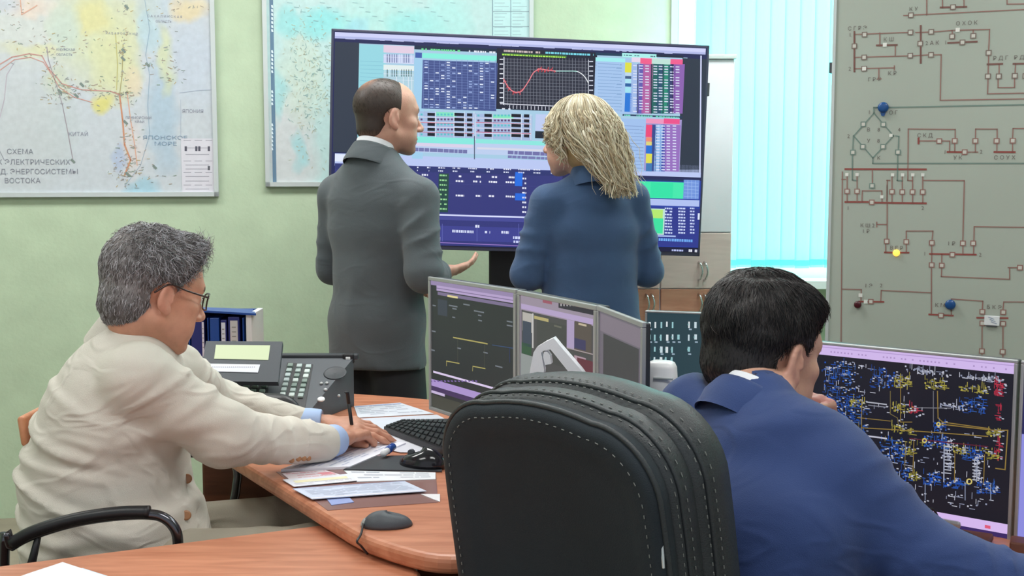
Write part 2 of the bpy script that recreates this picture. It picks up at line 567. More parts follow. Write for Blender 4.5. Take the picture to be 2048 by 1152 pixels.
def wall_map(name, label, xl, xr, yb, top_b, base, blobs, draw, rim=0.018):
    a0, b0 = W1.ab(xl, yb); a1, _ = W1.ab(xr, yb); b1 = top_b
    t = thing(name, label, 'map', W1.pt((a0 + a1) / 2, b0, 0.01))
    mb = MB()
    for q in [(a0, b0, a1, b0 + rim), (a0, b1 - rim, a1, b1), (a0, b0, a0 + rim, b1), (a1 - rim, b0, a1, b1)]:
        mb.prism([W1.pt(q[0], q[1], .026), W1.pt(q[2], q[1], .026), W1.pt(q[2], q[1], .002), W1.pt(q[0], q[1], .002)], (0, 0, q[3] - q[1]))
    mb.build('frame', 'alu', t)
    n, m = 170, 150
    A = np.linspace(a0 + rim * .5, a1 - rim * .5, n); B = np.linspace(b0 + rim * .5, b1 - rim * .5, m)
    AA, BB = np.meshgrid(A, B)
    O = np.array(W1.O); u = np.array(W1.u); v = np.array(W1.v); nn = np.array(W1.n)
    V = O + AA[..., None] * u + BB[..., None] * v + nn * 0.014
    # map colours by position on the sheet, in units of the photograph's map
    ex, ey = W1.ab(0, 0), W1.ab(400, 395)
    PX = (AA - ex[0]) / (ey[0] - ex[0]) * 400
    PY = (BB - ex[1]) / (ey[1] - ex[1]) * 395
    PXn = PX + 14 * nz(PX, PY, .045, 1) + 5 * nz(PX, PY, .16, 2); PYn = PY + 14 * nz(PX, PY, .045, 3) + 5 * nz(PX, PY, .16, 4)
    C = smooth_blobs(PXn, PYn, base, blobs)
    C = C * (1 + 0.03 * nz(PX, PY, .3, 5)[..., None])
    idx = np.arange(n * m).reshape(m, n)
    F = np.stack([idx[:-1, :-1], idx[:-1, 1:], idx[1:, 1:], idx[1:, :-1]], -1).reshape(-1, 4)
    C4 = np.concatenate([C.reshape(-1, 3), np.ones((n * m, 1))], 1)
    link_mesh('map_sheet', V.reshape(-1, 3), F.tolist(), 'map', t, vcols=C4)
    mb = MB(); draw(mb, t); mb.build('map_lines', 'painted', t)
    mb = MB(); mb.prism([W1.pt(a0, b0, .002), W1.pt(a1, b0, .002), W1.pt(a1, b0, .013), W1.pt(a0, b0, .013)], (0, 0, b1 - b0))
    mb.build('backing', 'white', t)
    return t

H1 = 0.0150
def draw1(mb, t):
    red = S(196, 146, 140); gry = S(135, 140, 150); grn = S(100, 130, 110); brn = S(140, 110, 90)
    def poly(pts, col, w=.0028, h=H1):
        for p, q in zip(pts, pts[1:]): W1.linep(mb, *p, *q, w, h, col)
    poly([(-60, 120), (0, 130), (25, 115), (60, 108), (85, 112), (100, 140), (112, 152), (125, 168), (165, 180), (222, 183), (240, 190)], red, .004)
    poly([(0, 142), (30, 120), (62, 115), (88, 125), (105, 150), (120, 175), (150, 195), (185, 205)], S(205, 150, 140), .003)
    poly([(95, 95), (98, 120), (120, 190), (126, 210), (137, 265), (148, 325)], S(160, 150, 160), .003)
    poly([(240, 190), (246, 240), (250, 290), (262, 320), (250, 350)], S(200, 140, 110), .006)
    poly([(255, 185), (262, 240), (270, 290), (275, 330)], S(215, 170, 150), .004)
    poly([(247, 90), (245, 150), (240, 190)], S(170, 160, 110), .003)
    poly([(232, 70), (236, 130), (234, 180)], S(190, 185, 120), .003)
    poly([(40, -20), (45, 30), (75, 12)], S(215, 170, 150), .004)
    poly([(10, 320), (0, 300)], gry, .002)
    random.seed(11)
    clusters = [(125, 185, 20, 14, 60), (160, 175, 30, 10, 45), (110, 145, 14, 14, 25), (250, 190, 18, 8, 40), (247, 110, 8, 25, 40), (255, 340, 16, 18, 70), (260, 280, 9, 40, 60),
                (345, 150, 14, 14, 26), (330, 100, 14, 20, 20), (295, 130, 10, 10, 14), (250, 15, 12, 8, 14), (60, 100, 50, 12, 30), (380, 15, 24, 10, 14), (170, 85, 40, 14, 18), (300, 350, 30, 14, 24),
                (30, 10, 20, 10, 12), (95, 90, 8, 14, 12), (210, 200, 14, 14, 14), (15, 60, 30, 30, 20), (310, 30, 20, 14, 10), (240, 60, 24, 8, 14)]
    for cx, cy, rx, ry, n in clusters:
        for k in range(n):
            x = cx + random.gauss(0, rx); y = cy + random.gauss(0, ry); an = random.uniform(0, 6.3); L = random.uniform(2, 8)
            if x > 425 or y > 380: continue
            c = random.choice([S(160, 165, 170), S(135, 155, 140), S(165, 145, 130), S(175, 160, 150), S(145, 150, 148), S(190, 170, 120)])
            W1.linep(mb, x, y, x + L * math.cos(an), y + L * .5 * math.sin(an), random.choice([.0018, .0025]), H1 + .0002, c)
    for x, y in [(254, 15), (248, 102), (247, 118), (121, 183), (165, 170), (252, 245), (256, 348), (296, 130), (154, 192), (310, 334), (147, 322)]:
        W1.linep(mb, x - 2, y - 2, x + 2, y + 2, .009, H1 + .0003, S(120, 135, 130))
    # thin sea borders
    poly([(290, 0), (300, 60), (292, 110), (300, 150), (296, 210), (300, 270), (282, 330), (250, 372)], S(150, 175, 195), .0018)
    poly([(360, 186), (400, 181), (425, 180)], S(165, 175, 195), .0018)
    poly([(362, 200), (362, 275)], S(175, 185, 200), .0016)
    poly([(30, 125), (15, 150), (10, 200), (0, 240)], S(190, 175, 190), .002)
    for t_, x, y, s, sx in [('КИТАЙ', 158, 272, .022, 1), ('ЯПОНИЯ', 386, 226, .02, 1), ('Х А Б А Р О В С К И Й', 244, 70, .012, 1), ('С А Х А Л И Н С К А Я', 330, 36, .013, 1), ('ОБЛАСТЬ', 328, 46, .013, 1),
                     ('ПРИМОРСКИЙ', 278, 238, .014, 1), ('КРАЙ', 280, 246, .014, 1), ('АМУРСКАЯ', 132, 102, .013, 1), ('ОБЛАСТЬ', 130, 112, .013, 1)]:
        W1.textp(mb, t_, x, y, s, H1 + .0004, S(150, 154, 170), center=True, sx=sx)
    W1.textp(mb, 'ЯПОНСКОЕ', 331, 279, .021, H1 + .0004, S(130, 155, 178), center=True, sx=1.5)
    W1.textp(mb, 'МОРЕ', 332, 291, .021, H1 + .0004, S(130, 155, 178), center=True, sx=1.5)
    for t_, x, y in [('СХЕМА', 42, 308), ('ЕДИНЫХ ЭЛЕКТРИЧЕСКИХ', 42, 329), ('И ОБЪЕД. ЭНЕРГОСИСТЕМЫ', 52, 348), ('ВОСТОКА', 47, 366)]:
        W1.textp(mb, t_, x, y, .028, H1 + .0004, S(134, 138, 150), center=True, sx=1.0)
    # legend box
    W1.rectp(mb, 362, 277, 430, 386, H1 + .0005, S(214, 212, 222))
    for k, y in enumerate([281, 296, 309, 322, 330, 338, 345, 353, 362, 370, 378]):
        for x0, x1 in ([(372, 418)] if k % 3 else [(368, 382), (390, 404), (412, 424)]):
            W1.linep(mb, x0, y, x1, y, .0022, H1 + .0007, S(140, 140, 155))
    for x in (372, 393, 399, 418):
        W1.linep(mb, x, 295, x, 300, .009, H1 + .0008, S(80, 80, 95))
    W1.linep(mb, 418, 334, 418, 338, .009, H1 + .0008, S(90, 90, 100))

blobs1 = [(60, 40, 120, 90, S(205, 210, 205), .8), (190, 60, 90, 110, S(206, 212, 178), .85), (185, 28, 46, 34, S(216, 210, 150), .75), (235, 120, 55, 85, S(210, 212, 168), .85),
          (60, 100, 60, 16, S(212, 212, 170), .8), (200, 205, 24, 26, S(216, 208, 110), .85), (110, 165, 26, 34, S(200, 208, 176), .7), (265, 160, 22, 30, S(222, 205, 178), .7),
          (45, 14, 60, 22, S(224, 204, 190), .7), (325, 230, 32, 120, S(172, 192, 208), .95), (270, 20, 60, 40, S(208, 212, 178), .7), (310, 20, 40, 50, S(182, 200, 212), .6), (275, 378, 45, 22, S(160, 196, 212), .9),
          (335, 110, 18, 70, S(204, 210, 170), .8), (385, 8, 40, 26, S(222, 204, 160), .8), (300, 60, 26, 40, S(178, 204, 214), .7), (15, 10, 30, 26, S(185, 200, 215), .7), (390, 120, 50, 90, S(190, 200, 214), .8),
          (130, 60, 34, 50, S(192, 208, 202), .7), (262, 290, 26, 60, S(214, 206, 204), .7), (235, 310, 14, 28, S(170, 185, 212), .8), (75, 250, 70, 90, S(190, 200, 202), .8), (25, 260, 90, 160, S(196, 202, 206), .8)]
wall_map('wall_map', 'white-framed electricity grid map with yellow regions and a legend in its corner', -150, 438, 395, 2.62, S(196, 203, 210), blobs1, draw1)

def draw2(mb_, t):
    mb = MB()
    W1.rectp(mb, 537, -80, 553, 366, H1, S(96, 126, 152))
    random.seed(5)
    for y in list(range(14, 66, 8)) + list(range(104, 150, 8)) + list(range(184, 216, 8)) + list(range(250, 300, 8)):
        W1.linep(mb, 544, y - 1, 544.5, y + 1, .007, H1 + .0004, S(215, 230, 238))
    mb.build('lettered_strip', 'painted', t)
    mb = mb_
    for k in range(420):
        x = random.gauss(625, 32); y = random.gauss(150, 70)
        if x < 560 or y < 10 or y > 350 or x > 690: continue
        c = random.choice([S(160, 188, 184), S(186, 186, 164), S(150, 180, 180), S(190, 200, 180)])
        an = random.uniform(0, 6.3); L = random.uniform(2, 7)
        W1.linep(mb, x, y, x + L * math.cos(an), y + L * math.sin(an), .0025, H1 + .0002, c)
    for k in range(26):
        x = 575 + 13 * k
        W1.linep(mb, x, 6 + (k % 5) * 9, x + 9, 7 + (k % 5) * 9, .0025, H1 + .0002, S(150, 185, 190))
    # tables on the right end of the sheet
    mb = MB()
    W1.rectp(mb, 984, -90, 1058, 100, H1, S(190, 222, 224))
    for y in (-60, -30, -6, 24, 54, 84): W1.linep(mb, 984, y, 1058, y, .003, H1 + .0004, S(140, 165, 175))
    for x in (984, 1020, 1057): W1.linep(mb, x, -90, x, 100, .003, H1 + .0004, S(120, 150, 165))
    for y in range(-56, 96, 7):
        for x in (988, 1024): W1.linep(mb, x, y, x + random.uniform(12, 28), y, .0028, H1 + .0004, S(160, 190, 196))
    mb.build('side_table', 'painted', t)

blobs2 = [(600, 300, 60, 150, S(206, 205, 208), .8), (630, 140, 50, 110, S(196, 212, 200), .8), (600, 30, 24, 36, S(148, 212, 214), .8), (578, 180, 18, 50, S(150, 208, 212), .7), (618, 300, 18, 44, S(152, 208, 214), .7),
          (700, 30, 90, 34, S(140, 214, 216), .9), (800, 24, 90, 60, S(176, 218, 214), .8), (880, 36, 70, 40, S(150, 216, 216), .8), (960, 20, 60, 60, S(170, 220, 218), .7), (750, 40, 30, 30, S(150, 205, 222), .6)]
wall_map('wall_map', 'framed pale turquoise map with a dark lettered strip, partly behind the big display', 531, 1064, 373, 2.66, S(186, 214, 214), blobs2, draw2)

# ================================================================== BIG DISPLAY ON ITS STAND
TL = P(663, 57, 4.45); TR = P(1419, 91, 4.60)
uu = (TR - TL); TVW = uu.length
_pl = Plane(TL, uu, ZZ)
vv = _pl.v; TVH = 0.802 * TVW / 1.42
TV = Plane(TL - vv * TVH, uu, vv)
tv = thing('display', 'very large flat display of tables and a red curve on a black stand', 'display', (TV.pt(TVW / 2, 0).x, TV.pt(TVW / 2, 0).y + .08, 0))
RT = orient(x=TV.u, z=TV.v)
mb = MB(); mb.box(TV.pt(TVW / 2, TVH / 2, -0.03), (TVW, 0.05, TVH), RT, .006); mb.build('housing', 'black', tv)
mb = MB()
bz = .011
for a0, b0, a1, b1 in [(0, 0, TVW, bz * 1.6), (0, TVH - bz, TVW, TVH), (0, 0, bz, TVH), (TVW - bz, 0, TVW, TVH)]:
    mb.box(TV.pt((a0 + a1) / 2, (b0 + b1) / 2, -.004), (a1 - a0, .014, b1 - b0), RT, .002)
mb.build('bezel', mat('navy grey bezel', S(70, 72, 92), 0.35, 0.3), tv)
mb = MB(); mb.box(TV.pt(TVW + .004, TVH * .795, -.02), (.012, .03, .05), RT, .002); mb.build('side_clip', 'dark', tv)
sx0 = P(978, 500, 4.66).x; sx1 = P(1052, 500, 4.66).x
mb = MB(); mb.box(((sx0 + sx1) / 2, 4.66, 0.6), (sx1 - sx0, .09, 1.16), None, .008); mb.build('column', 'black', tv)
mb = MB(); mb.box(((sx0 + sx1) / 2, 4.60, 0.025), (.95, .5, .05), None, .02); mb.build('foot_plate', 'black', tv)

def T(x, y): return (650 + x / 2.304, 40 + y / 2.304)
mb = MB(); HL = .0035
def tr(x0, y0, x1, y1, col, lay=1):
    TV.rectp(mb, *T(x0, y0), *T(x1, y1), HL + lay * .0004, col)
def tline(x0, y0, x1, y1, col, w=.0018, lay=4):
    TV.line(mb, TV.ab(*T(x0, y0)), TV.ab(*T(x1, y1)), w, HL + lay * .0004, col)
sk = 0.045   # the display hangs slightly askew, so rows fall by this much per unit
def dashes(x0, x1, y, col, h=5, lay=5, seed=0, fill=.7, wmin=4, wmax=14):
    r = random.Random(seed + int(x0 * 7 + y)); x = x0
    while x < x1:
        w = r.uniform(wmin, wmax)
        if r.random() < fill:
            yy = y + (x - x0) * sk
            tr(x, yy, min(x + w, x1), yy + h + w * sk, col, lay)
        x += w + r.uniform(2, 4)
TV.clip = (bz * .8, bz * 1.4, TVW - bz * .8, TVH - bz * .8)
TV.rect(mb, bz * .8, bz * 1.4, TVW - bz * .8, TVH - bz * .8, HL, S(30, 36, 84))
tr(46, 56, 1752, 160, S(206, 210, 248))
tr(46, 74, 1752, 160, S(178, 186, 232), 2)
dashes(60, 1600, 84, S(200, 206, 246), 3, 3, fill=.5, wmax=60)
tr(46, 100, 157, 612, S(46, 56, 72))
tr(158, 108, 1645, 706, S(166, 204, 228))
tr(158, 112, 270, 620, S(150, 214, 226), 2)
for k in range(9): tline(162, 190 + k * 18, 266, 194 + k * 18, S(130, 190, 210), .0014)
tr(270, 116, 410, 156, S(226, 206, 226), 3); tr(270, 158, 410, 204, S(198, 208, 240), 3); tr(270, 206, 410, 236, S(226, 238, 236), 3); tr(270, 236, 410, 400, S(176, 210, 224), 3)
for x in range(276, 408, 11):
    tline(x, 160, x, 196, random.choice([S(60, 74, 130), S(40, 50, 96), S(220, 230, 250)]), .0022)
    tline(x, 230, x, 260, random.choice([S(40, 80, 60), S(60, 90, 90), S(200, 230, 230)]), .0026)
for k in range(5): tline(270, 170 + k * 26, 408, 176 + k * 26, S(228, 236, 250), .0012, 5)
for x in (330, 360, 384, 400): tline(x, 262, x, 420, S(236, 240, 250), .0016, 5)
# left upper table
tr(412, 118, 792, 152, S(18, 40, 66), 3); dashes(444, 622, 131, S(110, 222, 150), 9); dashes(655, 788, 140, S(226, 232, 244), 9, seed=4)
tr(416, 150, 446, 176, S(60, 90, 170), 4)
tr(412, 176, 450, 640, S(160, 206, 236), 3)
tr(448, 152, 790, 190, S(134, 238, 220), 3)
tr(450, 184, 788, 421, S(64, 80, 138), 4)
for k in range(19): tline(452, 186 + k * 12.0, 786, 197 + k * 12.4, S(112, 132, 190), .0011, 5)
for k in range(14): tline(452 + k * 25.5, 186, 452 + k * 25.5, 410, S(128, 150, 205), .0013, 5)
rr = random.Random(8)
for k in range(13):
    for j in range(18):
        x = 455 + k * 25.5; y = 189 + j * 12.2 + k * .6
        if rr.random() < (.72 if k in (4, 8, 10) else .3):
            tr(x + 3, y + 2, x + 18, y + 8, S(222, 232, 250) if rr.random() < .5 else S(150, 172, 222), 6)
# chart
tr(792, 130, 1243, 428, S(24, 28, 48), 3)
dashes(815, 990, 138, S(206, 190, 188), 9, seed=2, fill=.9); dashes(1015, 1236, 147, S(120, 214, 232), 9, seed=3, fill=.9)
tr(815, 152, 1112, 175, S(60, 110, 50), 4); dashes(816, 1106, 157, S(178, 238, 84), 6, seed=6, fill=.95)
tr(826, 176, 1214, 400, S(38, 42, 58), 4)
for k in range(27): tline(826 + k * 14.9, 178, 826 + k * 14.9, 394, S(128, 132, 146), .0014, 5)
for k in range(15): tline(826, 180 + k * 15, 1212, 192 + k * 15, S(118, 122, 136), .0013, 5)
tline(824, 172, 822, 390, S(232, 236, 246), .003, 6); tline(1213, 186, 1212, 404, S(225, 230, 240), .0022, 6)
tline(808, 386, 1212, 404, S(226, 228, 240), .003, 6)
for k in range(10):
    tline(806, 182 + k * 22, 818, 182 + k * 22, S(232, 236, 246), .0035, 6); tline(1218, 192 + k * 22, 1232, 192 + k * 22, S(216, 222, 238), .0035, 6)
for k in range(22): tline(850 + k * 16.5, 394 + k * .7, 850 + k * 16.5, 408 + k * .7, S(210, 212, 226), .0025, 6)
dashes(815, 855, 406, S(226, 230, 242), 6, 6)
crv = curve_pts([(822, 272, 0), (836, 298, 0), (850, 318, 0), (868, 330, 0), (885, 334, 0), (905, 328, 0), (922, 306, 0), (940, 278, 0), (958, 246, 0), (975, 232, 0), (990, 226, 0), (1025, 232, 0), (1062, 236, 0)], 5)
rr = random.Random(2)
for p, q in zip(crv, crv[1:]): tline(p.x, p.y, q.x, q.y, S(232, 130, 140), .0036, 8)
for p in crv[:26] + crv[-18:]:
    if rr.random() < .8: tline(p.x, p.y, p.x + rr.uniform(-9, 9), p.y + rr.uniform(-14, 14), S(205, 60, 72), .0026, 7)
crv2 = curve_pts([(1062, 236, 0), (1110, 236, 0), (1155, 237, 0), (1180, 248, 0), (1198, 266, 0), (1212, 290, 0)], 5)
for p, q in zip(crv2, crv2[1:]): tline(p.x, p.y, q.x, q.y, S(176, 226, 220) if p.x < 1160 else S(236, 240, 244), .0030, 8)
# upper right list and table
tr(1246, 150, 1368, 168, S(20, 56, 82), 4); tr(1368, 152, 1528, 178, S(170, 240, 236), 4); dashes(1376, 1520, 160, S(80, 120, 130), 5, 6, fill=.6); tr(1526, 158, 1650, 176, S(22, 34, 58), 4)
tr(1246, 172, 1412, 435, S(164, 196, 236), 3); tr(1246, 172, 1382, 196, S(160, 236, 238), 4)
for k in range(15): dashes(1256, 1366, 200 + k * 15, S(130, 164, 208), 2.2, 5, seed=k, wmin=40, wmax=110, fill=.95)
for y0, y1, c in [(196, 243, S(222, 222, 64)), (243, 258, S(190, 215, 235)), (258, 272, S(60, 90, 130)), (272, 292, S(170, 226, 240)), (292, 308, S(36, 92, 156)), (308, 336, S(160, 226, 240)), (336, 424, S(34, 118, 214))]:
    tr(1382, y0, 1410, y1, c, 5)
tr(1412, 172, 1646, 204, S(230, 214, 236), 5); tr(1452, 176, 1504, 204, S(240, 92, 140), 6); tr(1504, 178, 1590, 206, S(190, 226, 216), 6); tr(1590, 180, 1646, 206, S(240, 92, 144), 6)
for x0, x1, c in [(1412, 1440, S(160, 186, 232)), (1440, 1466, S(96, 90, 176)), (1466, 1502, S(180, 96, 160)), (1502, 1532, S(30, 100, 96)), (1532, 1556, S(40, 80, 110)), (1556, 1582, S(40, 140, 116)), (1582, 1606, S(50, 56, 110)), (1606, 1646, S(140, 96, 176))]:
    tr(x0, 202, x1, 432, c, 5)
for j in range(18):
    y = 208 + j * 12.4
    for x in (1418, 1446, 1474, 1512, 1536, 1562, 1588, 1614):
        if (j * 7 + x) % 5: tr(x, y + (x - 1412) * .03, x + 17, y + 5.5 + (x - 1412) * .03, S(214, 222, 244), 7)
for x in (1440, 1502, 1556, 1600): tline(x, 206, x, 430, S(24, 30, 60), .003, 7)
tr(1646, 176, 1750, 704, S(42, 52, 68), 2); tline(1731, 168, 1726, 700, S(206, 212, 246), .0055, 5)
# middle band
tr(1370, 434, 1645, 452, S(30, 52, 88), 5); dashes(1378, 1630, 436, S(110, 214, 190), 6, 6, fill=.85)
tr(1320, 452, 1478, 700, S(160, 192, 236), 4)
for k in range(14): dashes(1376, 1466, 470 + k * 16, S(132, 160, 206), 2.2, 5, seed=k, wmin=40, wmax=90, fill=.95)
tr(1478, 454, 1632, 700, S(160, 150, 206), 5); tr(1478, 454, 1632, 482, S(236, 150, 190), 6); tr(1560, 454, 1632, 480, S(236, 80, 140), 7)
for y0, y1, c in [(482, 540, S(236, 70, 120)), (540, 560, S(240, 140, 110)), (560, 578, S(220, 210, 120)), (578, 616, S(30, 110, 210)), (616, 660, S(222, 220, 80)), (660, 698, S(60, 120, 180))]: tr(1478, y0, 1504, y1, c, 7)
for x0, x1, c in [(1504, 1522, S(50, 70, 140)), (1522, 1546, S(150, 190, 236)), (1546, 1564, S(60, 80, 170)), (1564, 1628, S(150, 110, 190))]: tr(x0, 482, x1, 698, c, 6)
for j in range(16):
    for x in (1524, 1548, 1572, 1600): tr(x, 486 + j * 13.4, x + 16, 491.5 + j * 13.4, S(216, 222, 246), 8)
for ox in (0, 262):
    tr(432 + ox, 420 + ox * sk, 690 + ox, 545 + ox * sk, S(164, 186, 222), 3)
    tr(512 + ox, 424 + ox * sk, 605 + ox, 446 + ox * sk, S(130, 230, 190), 4)
    for j in range(5):
        y = 428 + j * 23 + ox * sk * .4
        if j: tline(434 + ox, y - 4, 686 + ox, y + 2, S(232, 226, 240), .002, 6)
        tr(472 + ox, y, 506 + ox, y + 15, S(10, 14, 30), 7); tr(596 + ox, y, 640 + ox, y + 16, S(10, 14, 30), 7); tr(654 + ox, y + 2, 678 + ox, y + 17, S(14, 18, 34), 7)
        for x in (440, 516, 532, 548, 564, 580): tr(x + ox, y + 3, x + 9 + ox, y + 12, S(90, 190, 200) if j % 2 == 0 else S(96, 60, 110), 6)
    for j in (2, 4): tline(434 + ox, 428 + j * 22, 684 + ox, 436 + j * 22, S(190, 60, 100), .0022, 6)
    for x in (432, 508, 594, 642, 686): tline(x + ox, 424 + ox * sk, x + ox, 540 + ox * sk, S(226, 236, 248), .0018, 6)
tr(970, 434, 1050, 514, S(190, 204, 240), 4); tr(968, 512, 1060, 548, S(22, 30, 46), 4)
tr(400, 536, 1330, 640, S(188, 206, 238), 3); tr(400, 536, 688, 574, S(134, 232, 222), 4); tr(694, 548, 1330, 590, S(140, 230, 222), 4); tr(420, 566, 680, 590, S(216, 208, 232), 5); tr(700, 586, 1000, 606, S(214, 216, 232), 5)
dashes(412, 682, 588, S(112, 116, 168), 16, 6, wmin=14, wmax=34, fill=.95); dashes(842, 1330, 602, S(112, 112, 168), 16, 6, wmin=14, wmax=34, fill=.95); dashes(842, 1330, 624, S(118, 120, 176), 12, 6, wmin=14, wmax=34, fill=.9)
tline(688, 536, 688, 640, S(40, 50, 80), .003, 7)
tr(46, 614, 1730, 726, S(186, 200, 242), 2); tr(46, 618, 300, 660, S(226, 234, 250), 3)
# lower navy window
tr(46, 660, 1082, 1052, S(52, 56, 122), 4); tr(46, 664, 1082, 720, S(44, 52, 112), 5)
tr(46, 738, 1082, 770, S(80, 84, 150), 5)
for x, w in ((424, 8), (470, 14), (522, 30), (588, 34), (660, 40), (744, 34), (822, 34), (890, 54), (960, 44), (1040, 30)):
    dashes(x, x + w, 676 + (x - 424) * .02, S(226, 230, 250), 6, 7, fill=.9, wmin=3, wmax=8); dashes(x, x + w * .7, 690 + (x - 424) * .02, S(220, 226, 248), 6, 7, fill=.8, wmin=3, wmax=8)
tr(524, 706, 566, 886, S(34, 72, 66), 6)
for j in range(8):
    y = 710 + j * 22
    dashes(446, 474, y - 1, S(232, 236, 250), 8, 7, fill=.95, wmin=6, wmax=12); dashes(528, 560, y + 2, S(150, 214, 150), 7, 7, fill=.9, wmin=6, wmax=12)
    dashes(908, 926, y + 16, S(226, 230, 246), 8, 7, fill=.95, wmin=6, wmax=12)
for j in (0, 1, 4):
    for x, w in ((602, 38), (682, 36), (754, 38), (832, 40)): dashes(x + (14 if j == 0 else 0), x + w, 716 + j * 22 + (x - 602) * .02, S(236, 238, 252), 8, 7, fill=.95, wmin=5, wmax=12)
tr(876, 700, 908, 766, S(36, 110, 226), 7); tr(876, 798, 922, 832, S(36, 104, 220), 7)
tr(452, 890, 1082, 936, S(70, 74, 150), 5); tline(466, 896, 952, 910, S(214, 220, 252), .0058, 7)
tr(46, 934, 1082, 1030, S(62, 66, 144), 5)
for x in (540, 700, 892): tline(x, 940, x, 1018, S(96, 102, 180), .002, 6)
dashes(586, 684, 966, S(214, 222, 250), 12, 7, fill=1, wmin=5, wmax=9); dashes(692, 712, 944, S(222, 228, 250), 12, 7, fill=1); dashes(736, 760, 972, S(216, 222, 250), 10, 7); dashes(780, 788, 972, S(216, 222, 250), 10, 7); dashes(812, 846, 972, S(216, 222, 250), 11, 7, fill=1)
dashes(866, 916, 996, S(206, 214, 250), 12, 7, fill=1); dashes(868, 916, 1016, S(206, 214, 250), 10, 7, fill=1); dashes(900, 930, 972, S(216, 222, 250), 11, 7, fill=1); dashes(512, 522, 966, S(214, 222, 250), 14, 7, fill=1); dashes(518, 532, 1000, S(206, 214, 250), 22, 7, fill=1)
tline(500, 1024, 1090, 1048, S(150, 120, 196), .003, 7); tr(46, 1030, 1090, 1062, S(22, 24, 60), 6)
# lower right window
tr(1340, 728, 1730, 1060, S(40, 62, 160), 4)
tr(1440, 730, 1650, 744, S(24, 50, 90), 6); tr(1436, 742, 1650, 824, S(66, 232, 172), 6); tr(1500, 748, 1600, 820, S(48, 226, 166), 7)
tr(1652, 736, 1720, 826, S(112, 148, 220), 6)
for k in range(5): tline(1654, 748 + k * 16, 1718, 752 + k * 16, S(160, 190, 240), .0015, 7)
for x in (1670, 1688, 1706): tline(x, 740, x, 822, S(170, 196, 240), .0015, 7)
tr(1440, 822, 1722, 860, S(176, 192, 240), 6)
tr(1488, 862, 1732, 1046, S(44, 54, 140), 6); tr(1486, 868, 1560, 990, S(188, 226, 214), 7); tr(1492, 872, 1554, 914, S(180, 232, 110), 8); tr(1492, 912, 1554, 984, S(60, 224, 160), 8)
for j in range(9):
    y = 864 + j * 14
    for x, w in ((1564, 34), (1626, 32), (1680, 20)): dashes(x, x + w, y, S(200, 212, 246), 7, 8, fill=.95, wmin=5, wmax=12)
tr(1500, 990, 1614, 1000, S(170, 190, 240), 8); dashes(1524, 1692, 1004, S(110, 170, 240), 12, 8, fill=1, wmin=5, wmax=10)
tr(1536, 1044, 1730, 1078, S(18, 20, 56), 8); dashes(1596, 1660, 1056, S(180, 190, 236), 8, 9, fill=.9); dashes(1674, 1712, 1056, S(236, 240, 252), 12, 9, fill=.9)
tr(1716, 890, 1724, 920, S(220, 228, 250), 9)
mb.build('lit_screen', 'screen', tv)

# ================================================================== CUPBOARD BEHIND THE DISPLAY
cx0, cx1, cy0, cy1 = 0.34, 0.917, 5.0, 5.24
ct = 1.42 + (340 - 122) / FPX * 5.0
cup = thing('cupboard', 'tall cupboard with upper doors coloured pale for window glare and reddish wood lower doors beside the window', 'cupboard', ((cx0 + cx1) / 2, 5.15, 0))
mb = MB(); mb.box(((cx0 + cx1) / 2, 5.12, ct / 2), (cx1 - cx0, .22, ct), None, .003); mb.build('carcass', 'cab_glare_up', cup)
mb = MB(); mb.box(((cx0 + cx1) / 2, 5.11, ct + .008), (cx1 - cx0 + .01, .25, .018), None, .003); mb.build('top_panel', 'alu', cup)
seam = 0.620; zs = 0.925
for x0, x1 in ((cx0, seam), (seam, cx1)):
    for z0, z1, m_, up in ((1.16, ct, 'cab_glare_up', 2), (zs, 1.16, 'cab_glare_mid', 1), (.06, zs, 'cab_low', 0)):  # doors grade paler upwards, glare painted as material
        mb = MB(); mb.box(((x0 + x1) / 2, 5.008, (z0 + z1) / 2), (x1 - x0 - .006, .02, z1 - z0 - (.004 if up != 1 else .003)), None, .003)
        d = mb.build('door' if up != 2 else 'upper_panel', m_, cup)
        if up == 2: continue
        hz = 1.0 if up == 1 else .865
        hx = x1 - .137 if x1 > .8 else x1 - .06
        for dx in (0, .022):  # second arch imitates the shadow and reflection of the first
            mb = MB(); mb.tube(curve_pts([(hx + dx, 5.0, hz - .038), (hx + dx + .006, 4.978, hz - .03), (hx + dx + .012, 4.972, hz), (hx + dx + .006, 4.978, hz + .03), (hx + dx, 5.0, hz + .038)], 5), .0042, 8)
            mb.build('handle_and_reflection', 'chrome', d, smooth=True)

# ================================================================== MIMIC BOARD
bl0 = P(1664, 340, 3.9)
BU = Vector((math.cos(rad(-26)), math.sin(rad(-26)), 0))
BD = Plane((bl0.x, bl0.y, 0), BU, ZZ)
brd = thing('mimic_board', 'large grey green control board with a circuit diagram of thin red and grey lines', 'board', BD.pt(.75, 0, -.03))
BW, BZ0, BZ1 = 1.5, 0.35, 2.35
mb = MB(); mb.prism([BD.pt(0, BZ0, 0), BD.pt(BW, BZ0, 0), BD.pt(BW, BZ0, -.05), BD.pt(0, BZ0, -.05)], (0, 0, BZ1 - BZ0)); mb.build('panel', 'board', brd)
mb = MB(); mb.prism([BD.pt(-.008, BZ0 - .01, .004), BD.pt(.002, BZ0 - .01, .004), BD.pt(.002, BZ0 - .01, -.055), BD.pt(-.008, BZ0 - .01, -.055)], (0, 0, BZ1 - BZ0 + .02)); mb.build('edge_strip', 'alu', brd)
for a in (.12, 1.38):
    mb = MB(); mb.prism([BD.pt(a - .03, 0, -.02), BD.pt(a + .03, 0, -.02), BD.pt(a + .03, 0, -.08), BD.pt(a - .03, 0, -.08)], (0, 0, BZ0 + .3)); mb.build('leg', 'silver', brd)
z1_, z2_ = 1.42 + .32, 1.42 + .2
